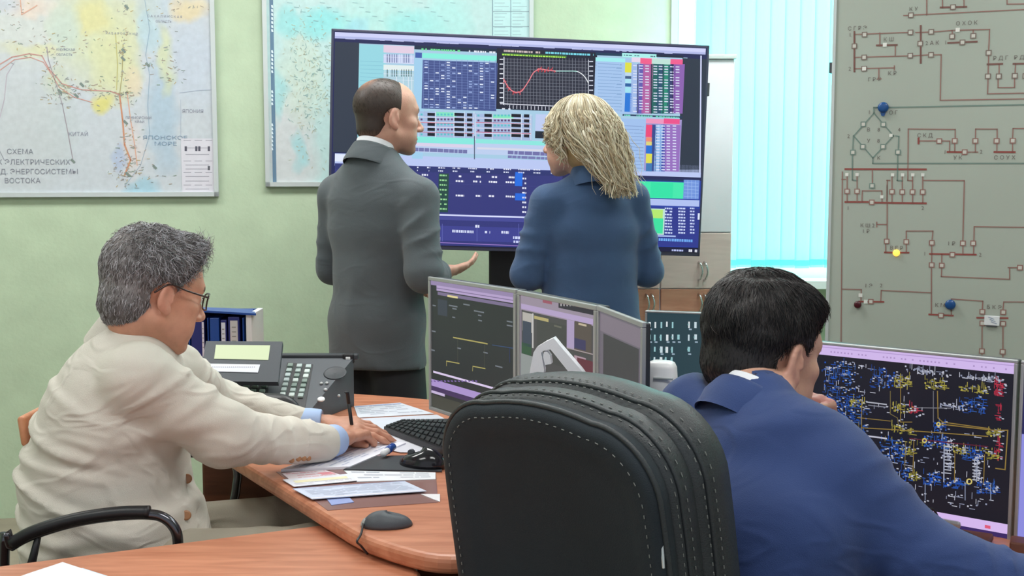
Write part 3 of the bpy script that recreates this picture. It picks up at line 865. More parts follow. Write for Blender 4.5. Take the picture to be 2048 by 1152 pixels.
mb = MB(); mb.box(BD.pt(-.012, BD.ab(1665, 135)[1], -.02), (.014, .03, .035), orient(x=BU, z=ZZ), .002); mb.build('latch', 'dark', brd)
mb = MB()
cR = S(150, 112, 104); cD = S(128, 114, 106); cT = S(116, 138, 130); cRed = S(150, 60, 54); cW = S(230, 230, 224); cK = S(112, 104, 100)
def bd_lines(sc, ox, oy, segs, col, w=.0034, h=.001):
    for s_ in segs:
        x0, y0, x1, y1 = s_[:4]
        BD.linep(mb, ox + x0 / sc, oy + y0 / sc, ox + x1 / sc, oy + y1 / sc, w, h, col)
def bd_sq(sc, ox, oy, pts, col=cD, s=.0085):
    for x, y in pts:
        a, b = BD.ab(ox + x / sc, oy + y / sc)
        BD.rect(mb, a - s, b - s, a + s, b + s, .0016, col)
        BD.rect(mb, a - s * .62, b - s * .62, a + s * .62, b + s * .62, .0020, S(206, 204, 196))
def bd_dot(sc, ox, oy, pts, col=cW, s=.006):
    for x, y in pts:
        a, b = BD.ab(ox + x / sc, oy + y / sc); BD.rect(mb, a - s, b - s, a + s, b + s, .0022, col)
def bd_txt(sc, ox, oy, items, size=.017):
    for t_, x, y in items: BD.textp(mb, t_, ox + x / sc, oy + (y + 16 * sc / 5) / sc, size, .0014, cK)
a_ = (5.01, 1640, 0); b_ = (5.01, 1640, 200); c_ = (3.387, 1640, 400)
bd_lines(*a_, [(345, 345, 880, 325), (600, 330, 600, 460), (755, 450, 755, 560), (345, 575, 880, 560), (345, 688, 745, 680), (590, 688, 590, 790), (575, 792, 612, 790), (745, 660, 745, 700), (960, 325, 1080, 322), (940, 558, 1090, 550),
               (1140, 320, 1320, 305), (1320, 305, 1700, 295), (1700, 295, 1690, 520), (1325, 305, 1325, 340), (1535, 300, 1535, 340), (1140, 550, 1215, 548), (1215, 548, 1205, 1005), (1205, 1005, 2200, 988), (1690, 550, 1680, 940), (1680, 940, 2200, 930),
               (1795, 645, 1795, 740), (1785, 790, 1785, 878), (1785, 878, 1950, 876), (1950, 790, 1950, 876), (1960, 640, 1955, 730), (840, 155, 880, 155), (945, 150, 2200, 88), (1070, -60, 1070, 150), (1228, -60, 1228, 75), (1443, -60, 1443, 68), (1875, -60, 1875, 42), (1875, 42, 2200, 38)], cR)
bd_lines(*a_, [(345, 320, 345, 715), (570, 455, 770, 450), (1010, 260, 1010, 630), (1285, 430, 1570, 418), (1680, 645, 1825, 640), (1940, 640, 2200, 635), (1210, 75, 1465, 68)], S(124, 86, 80), .0055)
bd_lines(*a_, [(540, 1080, 2200, 1046)], cT, .0042)
bd_sq(*a_, [(345, 462), (447, 347), (907, 325), (1115, 320), (443, 575), (905, 558), (1113, 550), (443, 688), (1005, 437), (1325, 365), (1537, 360), (1428, 425), (1690, 530), (1683, 765), (1792, 765), (1952, 760), (912, 153), (1333, 72), (2060, 762)])
bd_dot(*a_, [(650, 450), (1380, 300), (443, 688)])
bd_txt(*a_, [('С Г Р Э', 278, 290), ('К Ш', 635, 400), ('2 А К', 1055, 437), ('О Х О К', 1360, 240), ('Р Д Г', 1732, 588), ('Р Д Г', 1942, 580), ('К У', 892, 95), ('К Р', 680, 738), ('Г Р У', 478, 800), ('1', 288, 352), ('2', 285, 692), ('1', 1245, 430)])
bd_lines(*b_, [(540, 75, 600, 75), (540, 75, 540, 132), (540, 132, 338, 360), (540, 132, 738, 360), (338, 360, 530, 580), (738, 360, 530, 580), (530, 580, 530, 635), (530, 635, 2200, 634), (335, 360, 328, 500), (325, 550, 325, 800), (325, 800, 375, 808),
               (760, 360, 790, 365), (790, 365, 785, 500), (780, 550, 775, 805), (775, 805, 825, 810)], cT, .0038)
bd_lines(*b_, [(272, 770, 272, 1020), (372, 770, 372, 1020), (722, 770, 722, 1030), (825, 770, 825, 1030), (928, 770, 928, 1030), (1030, 770, 1030, 1030), (525, 695, 525, 840), (425, 910, 620, 910), (425, 910, 420, 1020), (620, 910, 622, 1020),
               (220, 795, 255, 795), (670, 805, 700, 805), (885, 290, 880, 805), (885, 290, 1355, 295), (1355, 295, 1355, 390), (880, 805, 928, 810), (1030, 805, 1445, 808), (1000, 410, 1175, 410), (1230, 410, 1300, 412), (1300, 412, 1298, 515), (1350, 435, 1350, 515),
               (1485, 522, 1580, 522), (1557, 440, 1557, 520), (1560, 290, 1557, 380), (1560, 290, 1775, 292), (1775, 292, 1775, 380), (1773, 440, 1773, 515), (1930, 440, 1930, 520), (1935, 285, 1930, 380), (1935, 285, 2200, 284), (675, 805, 670, 1010)], cR)
bd_lines(*b_, [(255, 692, 1060, 695), (255, 1022, 480, 1022), (555, 1028, 1060, 1035), (1280, 520, 1425, 522), (1750, 520, 1950, 522), (988, 385, 988, 435)], S(146, 74, 68), .0058)
bd_sq(*b_, [(435, 243), (635, 245), (430, 468), (632, 468), (330, 525), (782, 523), (522, 860)], cT)
bd_sq(*b_, [(272, 915), (372, 915), (722, 920), (825, 922), (928, 922), (1030, 922), (520, 1025), (1195, 412), (1350, 410), (1450, 522), (1557, 410), (1770, 410), (1932, 408)], cR)
bd_dot(*b_, [(270, 748), (372, 748), (728, 750), (828, 750), (930, 750), (1030, 750), (620, 970), (712, 355)], s=.005)
bd_txt(*b_, [('С К Д', 972, 358), ('У К', 1335, 580), ('С О У Х', 1740, 580), ('В', 468, 300), ('8', 575, 300), ('У', 470, 412), ('8', 572, 412), ('К', 570, 582), ('1', 480, 125), ('2', 272, 365), ('4', 780, 300), ('О Г', 690, 130), ('1', 1238, 525), ('2', 1600, 522), ('1', 268, 1085), ('2', 1015, 1085)])
bd_lines(*c_, [(152, -190, 140, 1300), (455, -100, 455, 260), (385, 165, 450, 165), (445, 300, 445, 355), (585, 210, 585, 355), (585, 210, 765, 210), (765, 210, 760, 265), (757, 310, 757, 420), (755, 465, 755, 770), (825, 370, 825, 420), (825, 465, 822, 518),
               (822, 518, 1285, 537), (1285, 537, 1285, 458), (1275, 458, 1340, 458), (978, -130, 968, 272), (968, 315, 968, 368), (1045, 180, 1040, 368), (1045, 180, 1500, 187), (415, 612, 752, 628), (415, 612, 412, 688), (150, 603, 280, 607), (280, 607, 278, 685),
               (890, 670, 890, 780), (890, 670, 1103, 685), (1103, 685, 1100, 740), (1245, 690, 1240, 740), (1245, 690, 1500, 692), (1098, 860, 1097, 1300), (1240, 860, 1238, 1300), (385, 150, 385, 182)], cR)
bd_lines(*c_, [(440, 355, 600, 357), (745, 365, 1055, 370), (265, 688, 430, 690), (740, 775, 900, 783), (1065, 797, 1270, 800)], S(150, 76, 70), .0052)
bd_sq(*c_, [(452, 280), (585, 283), (758, 290), (757, 440), (825, 443), (897, 370), (968, 293), (1038, 293), (1355, 458), (345, 688), (820, 782), (1100, 757), (1242, 760), (1100, 835), (1240, 838), (1097, 1023), (1238, 1028)], cR)
bd_dot(*c_, [(275, 645), (310, 688)])
bd_txt(*c_, [('К Ш 2', 272, 172), ('1 Р', 285, 212), ('В Е Р', 472, 325), ('1 Р', 862, 295), ('1 Э', 302, 580), ('2', 405, 580), ('К М', 778, 712), ('Б К Э', 1128, 725), ('1', 700, 365), ('2', 1075, 372)])
mb.build('circuit_diagram', 'painted', brd)
# the plain vertical join of the panel
mb = MB(); a, b = BD.ab(520 / 3.387 + 1640, 520); 
yl = BD.ab(1640 + 518 / 3.387, 400 + 358 / 3.387)
mb = MB(); mb.lathe(BD.pt(yl[0], yl[1], .001), [(0.001, 0), (.011, 0), (.011, .004), (.007, .007), (.001, .008)], BD.n, 16); mb.build('indicator_lamp', 'yellow_lamp', brd, smooth=True, label='glowing yellow indicator lamp')
def magnet(px, py, m_, label, r=.014, nm='magnet', grp=None):
    a, b = BD.ab(px, py)
    mb = MB(); mb.lathe(BD.pt(a, b, .0024), [(0.001, 0), (r, 0), (r * 1.02, .004), (r * .96, .009), (r * .5, .011), (.001, .011)], BD.n, 24)
    return mb.build(nm, m_, None, smooth=True, label=label, cat='magnet', group=grp)
magnet(1767, 215, 'magnet_blue', 'round blue magnet at the top of the diamond shaped circuit on the board', .0165)
mb = MB(); a, b = BD.ab(1767, 215); mb.prism([BD.pt(a - .008, b - .016, .0024), BD.pt(a + .008, b - .016, .0024), BD.pt(a + .004, b - .027, .0024), BD.pt(a - .004, b - .027, .0024)], BD.n * .006)
mb.build('magnet_tag', 'magnet_blue', None, label='small blue tag under the magnet on the diamond circuit', cat='tag')
magnet(1901, 609, 'magnet_blue', 'round blue magnet low on the board beside the white note', .0155)
magnet(1716, 609, 'magnet_red', 'small dark red magnet at the lower left of the board', .0115)
mb = MB(); a, b = BD.ab(1984, 641); R_ = orient(x=BU, z=ZZ)
mb.box(BD.pt(a, b, .004), (.044, .003, .030), R_, .001, col=S(228, 230, 234))
for k in range(3): mb.box(BD.pt(a - .002 + .004 * k, b + .008 - .007 * k, .0058), (.018, .0006, .0022), R_ @ Matrix.Rotation(rad(20), 3, 'Y'), col=S(150, 165, 185))
mb.box(BD.pt(a, b - .017, .004), (.03, .004, .004), R_, col=S(60, 60, 66))
mb.build('paper_note', 'paper', None, label='small white note stuck low on the control board', cat='note')

# ================================================================== DESKS
DZ = 0.76
def slab(name, pts, z1, th, m_, parent, edge_m=None, bev=.012):
    bm = bmesh.new()
    vs = [bm.verts.new((x, y, z1 - th)) for x, y in pts]
    f = bm.faces.new(vs)
    r = bmesh.ops.extrude_face_region(bm, geom=[f])
    tv_ = [e for e in r['geom'] if isinstance(e, bmesh.types.BMVert)]
    bmesh.ops.translate(bm, verts=tv_, vec=(0, 0, th))
    bmesh.ops.recalc_face_normals(bm, faces=bm.faces)
    ed = [e for e in bm.edges if abs(e.verts[0].co.z - e.verts[1].co.z) < 1e-6]
    bmesh.ops.bevel(bm, geom=ed, offset=bev, segments=3, profile=.5, affect='EDGES')
    bm.verts.index_update()
    mb = MB(); mb.add([v.co.copy() for v in bm.verts], [[v.index for v in f.verts] for f in bm.faces])
    bm.free()
    return mb.build(name, m_, parent)

def fillet(pts, idx, r, n=6):
    out = []
    for i, p in enumerate(pts):
        if i in idx:
            p = Vector((*p, 0)); a = Vector((*pts[i - 1], 0)); b = Vector((*pts[(i + 1) % len(pts)], 0))
            q0 = p + (a - p).normalized() * r; q1 = p + (b - p).normalized() * r
            for k in range(n + 1):
                t = k / n
                q = q0 * (1 - t) ** 2 + p * 2 * t * (1 - t) + q1 * t * t
                out.append((q.x, q.y))
        else: out.append(p)
    return out

d1 = thing('desk', 'curved orange wood desk with the phone console and papers where the man in beige writes', 'desk', (-.2, 2.9, 0))
P1 = [(-1.20, 3.84), (-1.16, 3.50), (-.82, 3.005), (-.267, 2.108), (-.105, 1.975), (.06, 2.10), (.31, 2.16), (.44, 2.62), (.05, 3.30), (-.325, 3.47), (-.47, 3.52), (-.70, 3.80)]
slab('desk_top', fillet(P1, (3, 4), .09), DZ, .034, 'wood', d1)
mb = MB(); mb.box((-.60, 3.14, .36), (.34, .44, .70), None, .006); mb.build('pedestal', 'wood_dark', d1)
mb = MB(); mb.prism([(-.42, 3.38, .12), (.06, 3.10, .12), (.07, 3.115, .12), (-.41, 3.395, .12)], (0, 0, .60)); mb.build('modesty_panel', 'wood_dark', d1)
for x, y in ((-1.12, 3.66), (-.20, 2.12), (.33, 2.46), (.10, 3.12)):
    mb = MB(); mb.tube([(x, y, 0.0), (x, y, .727)], .028, 14); mb.build('leg', 'silver', d1, smooth=True)

d2 = thing('desk', 'lower plain orange wood desk in front with the loose white papers', 'desk', (-.7, 1.9, 0))
P2 = [(-1.5, 1.808), (-.375, 2.330), (-.30, 2.335), (-.16, 2.05), (-.15, 1.75), (-.24, 1.50), (-1.5, 1.40)]
slab('desk_top', P2, .72, .028, 'wood', d2)
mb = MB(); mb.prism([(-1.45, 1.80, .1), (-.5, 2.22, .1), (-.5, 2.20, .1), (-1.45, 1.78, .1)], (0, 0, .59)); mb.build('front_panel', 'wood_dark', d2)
for x, y in ((-1.42, 1.48), (-1.42, 1.72), (-.30, 1.58)):
    mb = MB(); mb.tube([(x, y, 0.0), (x, y, .692)], .025, 14); mb.build('leg', 'silver', d2, smooth=True)

d3 = thing('desk', 'wooden desk under the big monitor, in front of the man in blue', 'desk', (1.0, 2.1, 0))
P3 = [(.57, 1.96), (.70, 1.68), (1.05, 1.36), (1.7, 1.2), (1.9, 2.2), (1.0, 2.72), (.47, 2.62), (.46, 2.3)]
slab('desk_top', P3, DZ, .034, 'wood', d3)
for x, y in ((1.72, 1.5), (1.75, 2.15), (.56, 2.52)):
    mb = MB(); mb.tube([(x, y, 0.0), (x, y, .727)], .028, 14); mb.build('leg', 'silver', d3, smooth=True)

# ================================================================== MONITORS
def monitor(label, tl, trr, h, draw, back='silver', strength='screen', bz=.013, base_dy=.10, chin=None, desk=DZ, front='silver', group=None, thick=.03):
    """tl, trr: top corners of the front face in the room"""
    tl = Vector(tl); trr = Vector(trr); u = trr - tl; w = u.length
    pl = Plane(tl - ZZ * h, Vector((u.x, u.y, 0)), ZZ)
    ctr = pl.pt(w / 2, h / 2)
    t = thing('monitor', label, 'monitor', (ctr - pl.n * base_dy).xy.to_3d() + Vector((0, 0, desk)), group)
    Rm = orient(x=pl.u, z=ZZ)
    mb = MB(); mb.box(pl.pt(w / 2, h / 2, -thick / 2), (w - .004, thick, h - .004), Rm, .003)
    mb.box(pl.pt(w / 2, h * .48, -thick - .010), (w * .5, .024, h * .45), Rm, .010); mb.build('housing', 'darker', t)
    mb = MB(); ch = chin or bz
    for a0, b0, a1, b1 in [(0, 0, w, ch), (0, h - bz, w, h), (0, ch, bz, h - bz), (w - bz, ch, w, h - bz)]:
        mb.box(pl.pt((a0 + a1) / 2, (b0 + b1) / 2, .001), (a1 - a0, .008, b1 - b0), Rm, .0015)
    mb.build('bezel', front, t)
    pl.clip = (bz * .9, ch * .9, w - bz * .9, h - bz * .9)
    mb = MB(); pl.rect(mb, bz * .9, ch * .9, w - bz * .9, h - bz * .9, .0005, S(14, 15, 20))
    draw(mb, pl, w, h, bz, ch); mb.build('lit_screen', strength, t)
    mb = MB(); bp = pl.pt(w / 2, 0, -.085); mb.box((bp.x, bp.y, (desk + ctr.z) / 2 + .004), (.07, .022, ctr.z - desk - .008), Rm, .005)
    mb.build('stand', 'silver', t)
    mb = MB(); mb.box((bp.x, bp.y, desk + .009), (.24, .18, .016), Rm, .006); mb.build('foot', 'silver', t)
    return pl

def pline(mb, pl, pts, col, w=.0015, h=.0012, sc=1, ox=0, oy=0):
    for p, q in zip(pts, pts[1:]):
        pl.line(mb, pl.ab(ox + p[0] / sc, oy + p[1] / sc), pl.ab(ox + q[0] / sc, oy + q[1] / sc), w, h, col)

def qd(mb, pl, x0, y0, x1, y1, col, h, sc=3.471, ox=830, oy=540):
    """rect whose sides follow the tilted screen: left edge y0..y1 at x0, width to x1"""
    a0, b0 = pl.ab(ox + x0 / sc, oy + y0 / sc); _, b1 = pl.ab(ox + x0 / sc, oy + y1 / sc); a1, _ = pl.ab(ox + x1 / sc, oy + y0 / sc)
    pl.rect(mb, a0, b0, a1, b1, h, col)

def drawA(mb, pl, w, h, bz, ch):
    pl.rect(mb, bz, ch, w - bz, h - bz, .0008, S(46, 50, 50))
    lav = S(178, 158, 200); lav2 = S(148, 132, 170)
    qd(mb, pl, 100, 62, 705, 100, lav2, .0010); qd(mb, pl, 152, 106, 705, 142, lav, .0012); qd(mb, pl, 152, 122, 705, 127, S(120, 104, 142), .0014); qd(mb, pl, 160, 150, 705, 172, S(120, 108, 140), .0012)
    qd(mb, pl, 228, 172, 300, 186, S(222, 208, 150), .0014)
    for x, y, l in ((125, 240, 22), (238, 240, 60), (338, 232, 45), (262, 262, 30), (412, 278, 70), (440, 308, 24), (442, 344, 26), (262, 322, 20), (120, 418, 26), (112, 548, 28), (640, 350, 40), (640, 378, 40), (296, 536, 26), (478, 566, 30), (560, 660, 50)):
        qd(mb, pl, x, y, x + l, y + 9, S(112, 118, 126), .0012)
    qd(mb, pl, 160, 200, 226, 310, S(58, 64, 74), .0010)
    yl = S(172, 162, 96)
    pline(mb, pl, [(270, 468), (505, 512)], yl, .0030, .0014, 3.471, 830, 540)
    pline(mb, pl, [(300, 475), (300, 640)], S(84, 86, 70), .0014, .0014, 3.471, 830, 540); pline(mb, pl, [(488, 512), (484, 680)], S(84, 86, 70), .0014, .0014, 3.471, 830, 540)
    pline(mb, pl, [(540, 520), (700, 545)], S(52, 74, 110), .0020, .0014, 3.471, 830, 540); pline(mb, pl, [(660, 545), (662, 640)], S(44, 56, 100), .0020, .0014, 3.471, 830, 540)
    pline(mb, pl, [(222, 632), (310, 648)], yl, .0024, .0014, 3.471, 830, 540); pline(mb, pl, [(222, 632), (222, 664)], yl, .0018, .0014, 3.471, 830, 540)
    pline(mb, pl, [(405, 668), (490, 684)], yl, .0024, .0014, 3.471, 830, 540); pline(mb, pl, [(405, 668), (403, 700)], yl, .0018, .0014, 3.471, 830, 540)
    qd(mb, pl, 130, 698, 690, 712, S(216, 200, 232), .0014)
    qd(mb, pl, 80, 744, 690, 790, S(170, 146, 204), .0014); qd(mb, pl, 80, 792, 690, 824, S(70, 52, 92), .0014); qd(mb, pl, 70, 818, 210, 836, S(196, 180, 214), .0016)
    for x in range(110, 430, 24): qd(mb, pl, x, 764 + (x - 110) * .0, x + 14, 774, S(120, 96, 160), .0018)
    qd(mb, pl, 72, 846, 700, 930, S(66, 68, 60), .0012)

def drawB(mb, pl, w, h, bz, ch):
    pl.rect(mb, bz, ch, w - bz, h - bz, .0008, S(150, 138, 154))
    qd(mb, pl, 1000, 188, 1262, 262, S(48, 46, 56), .0012)
    for x in range(1014, 1256, 21): qd(mb, pl, x, 192 + (x - 1014) * .0, x + 8, 250, S(186, 182, 184), .0014)
    qd(mb, pl, 890, 206, 954, 226, S(150, 84, 100), .0012)
    qd(mb, pl, 740, 232, 1240, 268, S(176, 158, 196), .0012)
    qd(mb, pl, 742, 276, 1240, 900, S(74, 74, 74), .0010)
    qd(mb, pl, 750, 290, 822, 420, S(176, 172, 166), .0014); qd(mb, pl, 752, 350, 812, 520, S(60, 70, 84), .0016); qd(mb, pl, 744, 500, 812, 576, S(52, 84, 60), .0016); qd(mb, pl, 738, 576, 860, 900, S(140, 146, 144), .0014)
    qd(mb, pl, 818, 300, 828, 540, S(190, 188, 186), .0018); qd(mb, pl, 832, 316, 932, 338, S(176, 164, 112), .0018)
    qd(mb, pl, 850, 340, 1060, 620, S(68, 70, 68), .0012); qd(mb, pl, 970, 380, 1022, 392, S(100, 100, 90), .0016)
    qd(mb, pl, 1058, 342, 1110, 540, S(168, 152, 186), .0014); qd(mb, pl, 1112, 352, 1230, 560, S(86, 78, 72), .0014); qd(mb, pl, 1140, 366, 1196, 380, S(190, 176, 150), .0018)
    qd(mb, pl, 1110, 470, 1190, 540, S(60, 58, 92), .0016); qd(mb, pl, 1110, 590, 1190, 820, S(170, 144, 156), .0014); qd(mb, pl, 1130, 606, 1240, 820, S(96, 48, 58), .0016)
    pline(mb, pl, [(1060, 540), (1240, 585)], S(160, 148, 150), .002, .0018, 3.471, 830, 540)

def drawC(mb, pl, w, h, bz, ch):
    pl.rect(mb, bz, ch, w - bz, h - bz, .0008, S(104, 98, 108))
    qd(mb, pl, 1290, 240, 1600, 290, S(86, 86, 98), .0010); qd(mb, pl, 1290, 300, 1600, 420, S(122, 112, 124), .0010)
    qd(mb, pl, 1312, 440, 1560, 900, S(60, 61, 62), .0012)

def drawD(mb, pl, w, h, bz, ch):
    pl.rect(mb, bz, ch, w - bz, h - bz, .0008, S(44, 66, 74))
    rr = random.Random(4)
    rows = [(360, [1622, 1664, 1706, 1744, 1784, 1898, 1940]), (448, [1622, 1660, 1702, 1744, 1784, 1822, 1896, 1940]), (532, [1660, 1702, 1740, 1780, 1894]), (604, [1618, 1658, 1700, 1736, 1778]), (690, [1616, 1656, 1700])]
    for y, xs in rows:
        for x in xs:
            g = rr.choice(['1', '2', '8', '4', '2'])
            qd(mb, pl, x, y - (2 if g == '8' else 0), x + rr.choice([11, 16, 18]), y + rr.choice([34, 42]), rr.choice([S(196, 214, 222), S(150, 196, 202), S(214, 222, 226)]), .0014)
            if rr.random() < .6: qd(mb, pl, x + 4, y + 46, x + 24, y + 56, S(150, 170, 186), .0014)
            if rr.random() < .4: qd(mb, pl, x - 4, y + 12, x + 4, y + 24, S(120, 170, 170), .0014)

def drawE(mb, pl, w, h, bz, ch):
    sc, ox, oy = 2.441, 1640, 680
    def q(x0, y0, x1, y1, c, hh): qd(mb, pl, x0, y0, x1, y1, c, hh, sc, ox, oy)
    pl.rect(mb, bz, ch, w - bz, h - bz, .0008, S(26, 26, 36))
    aw = w - bz
    pl.rect(mb, bz, h - bz - .020, aw, h - bz, .0010, S(206, 182, 232))
    pl.rect(mb, bz, h - bz - .0055, aw, h - bz - .004, .0014, S(176, 150, 204))
    pl.rect(mb, bz, ch + .012, aw, ch + .030, .0010, S(212, 184, 236)); pl.rect(mb, bz, ch, aw, ch + .012, .0010, S(56, 40, 98))
    rr = random.Random(21)
    for k in range(60):
        a = bz + .01 + k * .007
        if a < aw - .01 and rr.random() < .6: pl.rect(mb, a, h - bz - .014, a + .003, h - bz - .011, .0014, S(170, 144, 196))
    blue = [S(38, 76, 150), S(32, 62, 130), S(52, 96, 170), S(28, 84, 190)]; yel = [S(150, 142, 60), S(176, 164, 76), S(120, 114, 50)]; red = [S(150, 36, 58), S(176, 50, 70)]; wh = [S(186, 188, 202), S(140, 146, 170)]
    def cluster(cx, cy, rx, ry, n, cols, hh=.0012):
        # small circuit glyphs: bars, ticks and boxes
        for k in range(int(n * .8)):
            x = cx + rr.uniform(-rx, rx); y = cy + rr.uniform(-ry, ry) + (x - cx) * .095
            a, b = pl.ab(ox + x / sc, oy + y / sc); c = rr.choice(cols)
            if not (bz + .004 < a < aw - .02 and ch + .034 < b < h - bz - .026): continue
            ty = rr.random()
            if ty < .35: pl.rect(mb, a, b, a + rr.uniform(.004, .013), b + .0013, hh, c)
            elif ty < .7: pl.rect(mb, a, b, a + .0011, b + rr.uniform(.004, .013), hh + .0001, c)
            else: pl.rect(mb, a, b, a + .003, b + .003, hh + .0002, c)
            if ty > .8: pl.rect(mb, a + .005, b + .003, a + .009, b + .005, hh + .0003, rr.choice(wh))
    cluster(80, 260, 70, 150, 230, blue); cluster(150, 400, 80, 90, 120, blue); cluster(300, 190, 60, 50, 80, blue); cluster(350, 540, 60, 60, 110, blue)
    cluster(560, 500, 60, 30, 60, blue); cluster(740, 320, 60, 40, 80, blue); cluster(740, 560, 50, 30, 60, blue); cluster(350, 665, 90, 40, 130, blue); cluster(540, 680, 40, 30, 50, blue)
    cluster(650, 705, 50, 20, 60, blue); cluster(815, 725, 50, 30, 70, blue); cluster(585, 430, 30, 24, 40, blue)
    cluster(400, 210, 40, 30, 60, yel); cluster(560, 220, 50, 24, 60, yel); cluster(740, 245, 70, 14, 50, yel); cluster(180, 310, 40, 20, 40, yel); cluster(400, 340, 50, 20, 40, yel)
    cluster(400, 440, 50, 20, 40, yel); cluster(850, 460, 40, 14, 40, yel); cluster(430, 548, 36, 14, 34, yel); cluster(680, 545, 30, 14, 34, yel); cluster(830, 570, 40, 20, 30, yel)
    cluster(225, 615, 44, 24, 60, yel); cluster(450, 670, 26, 20, 30, yel); cluster(600, 520, 300, 8, 40, yel)
    cluster(890, 240, 40, 40, 110, red); cluster(455, 345, 20, 20, 24, red); cluster(880, 350, 28, 50, 40, red); cluster(880, 540, 30, 50, 60, red)
    cluster(520, 160, 100, 14, 50, wh); cluster(780, 190, 100, 12, 60, wh); cluster(300, 260, 200, 140, 40, wh); cluster(560, 600, 300, 160, 80, wh); cluster(640, 330, 60, 12, 30, wh); cluster(630, 560, 14, 70, 40, wh); cluster(765, 620, 14, 60, 36, wh)
    cluster(180, 130, 60, 10, 14, wh); cluster(60, 190, 40, 60, 24, wh); cluster(650, 790, 180, 30, 30, wh); cluster(330, 720, 60, 40, 30, wh)
    yl = S(140, 116, 58); y2 = S(112, 100, 60)
    def pl_(pts, c, ww=.0014): pline(mb, pl, pts, c, ww, .0018, sc, ox, oy)
    pl_([(205, 290), (205, 580)], yl); pl_([(185, 378), (345, 395)], yl); pl_([(190, 400), (196, 516), (100, 505)], y2); pl_([(205, 428), (420, 440), (820, 470)], yl, .0018)
    pl_([(395, 190), (395, 400), (450, 400)], yl); pl_([(345, 250), (345, 360), (380, 380), (385, 420)], y2); pl_([(575, 250), (578, 380), (600, 400), (830, 432)], yl, .0018); pl_([(555, 250), (555, 400)], S(110, 110, 116))
    pl_([(590, 410), (850, 440), (918, 440), (905, 632), (860, 626)], yl, .0020); pl_([(460, 490), (455, 650)], yl); pl_([(660, 545), (658, 690)], yl); pl_([(805, 560), (800, 700)], yl); pl_([(420, 500), (415, 620)], y2)
    pl_([(460, 330), (640, 332)], S(130, 130, 140)); pl_([(440, 480), (820, 520)], S(90, 34, 50), .0020); pl_([(230, 302), (325, 314)], S(170, 172, 184), .0024); pl_([(240, 318), (330, 328)], S(120, 122, 134), .0020)
    pl_([(212, 465), (325, 480)], S(188, 188, 204), .0030); pl_([(608, 510), (606, 690)], S(150, 156, 176), .0022); pl_([(770, 575), (765, 690)], S(150, 156, 176), .0018); pl_([(150, 415), (150, 480), (100, 475)], S(130, 150, 180))
    for y in range(520, 660, 16): pl_([(612, y), (640, y + 3)], S(186, 190, 204), .0018)
    for y in range(585, 690, 16): pl_([(748, y), (776, y + 3)], S(186, 190, 204), .0018)
    for x in (390, 515, 710, 835, 310): pl_([(x, 700 if x > 400 else 640), (x, 780)], S(140, 150, 176), .0014)
    for cx, cy, r in ((730, 690, 12), (512, 490, 9), (580, 410, 8)):
        pts = [(cx + r * math.cos(k * .628), cy + r * math.sin(k * .628)) for k in range(11)]; pl_(pts, S(206, 190, 110), .0022)
    cluster(110, 220, 90, 110, 60, blue); pl.rect(mb, aw - .04, ch + .016, aw - .03, ch + .022, .0016, S(220, 90, 120))

A0 = P(859, 553, 2.98); A1 = P(1034, 579, 2.655); A1.z = A0.z
monitor('monitor with a dark circuit page, end one of the row behind the leather chair', A0, A1, .336, drawA, bz=.009)
B0 = P(1038, 577, 2.64); B1 = P(1196, 604, 2.335); B0.z = B1.z = A0.z
monitor('monitor with a grey page and small window panes behind the white folded paper', B0, B1, .345, drawB, bz=.010)
C0 = P(1198, 604, 2.325); C1 = P(1290, 637, 2.06); C0.z = C1.z = A0.z + .002
monitor('steeply turned monitor with a blank grey page, between two lit ones', C0, C1, .34, drawC, bz=.010, base_dy=.1, thick=.012)
D0 = P(1291, 637, 2.46); D1 = P(1450, 646, 2.41); D0.z = D1.z = P(1350, 640, 2.3).z
monitor('dark teal monitor filled with rows of small white figures beside the man in blue', D0, D1, .33, drawD, bz=.004)
E1 = P(2037, 720, 2.10); E0 = P(1600, 679, 2.36); E0.z = E1.z
monitor('large monitor with a black page of blue, yellow and red circuit lines', E0, E1, .345, drawE, bz=.006, chin=.016)
F0 = E1 + Vector((.004, -.004, 0)); F1 = F0 + Vector((.42, -.34, 0))
def drawF(mb, pl, w, h, bz, ch):
    pl.rect(mb, bz, ch, w - bz, h - bz, .0008, S(140, 140, 220)); pl.rect(mb, bz, h * .62, w - bz, h - bz, .0010, S(40, 40, 90))
monitor('monitor with a violet page at the edge, beside the big circuit monitor', F0, F1, .345, drawF, bz=.006, chin=.016)

# ================================================================== THINGS ON THE DESKS
def sheet(label, pts, cols=None, lines=None, z=DZ + .0008, th=.0012, name='paper_sheet', m_='paper', cat='paper', group=None, col=S(226, 226, 234), grid=None):
    pw = [on_z(px, py, z) for px, py in pts]
    mb = MB(); mb.prism([Vector((p.x, p.y, z)) for p in pw], (0, 0, th), col)
    if mb.f:
        a = pw[0]; e1 = pw[1] - pw[0]; e2 = pw[-1] - pw[0]
        nn_ = e1.cross(e2)
        r = random.Random(len(label))
        for (u0, v0, u1, v1, c) in (lines or []):
            zz = Vector((0, 0, th + .0003))
            f = lambda s_, t_: (pw[0] * (1 - s_) * (1 - t_) + pw[1] * s_ * (1 - t_) + pw[2] * s_ * t_ + pw[3] * (1 - s_) * t_) + zz
            mb.quad(f(u0, v0), f(u1, v0), f(u1, v1), f(u0, v1), c)
    return mb.build(name, m_, None, label=label, cat=cat, group=group)
def fix_up(o):
    pass
def txt(n, c=S(150, 150, 165), u0=.06, u1=.94, v0=.1, v1=.9, seed=1, th=.35):
    r = random.Random(seed); out = []
    for k in range(n):
        v = v0 + (v1 - v0) * k / n
        u = u0
        while u < u1:
            w = r.uniform(.05, .22)
            if r.random() < .8: out.append((u, v, min(u + w, u1), v + (v1 - v0) / n * th, c))
            u += w + .02
    return out
gl = S(206, 210, 220)
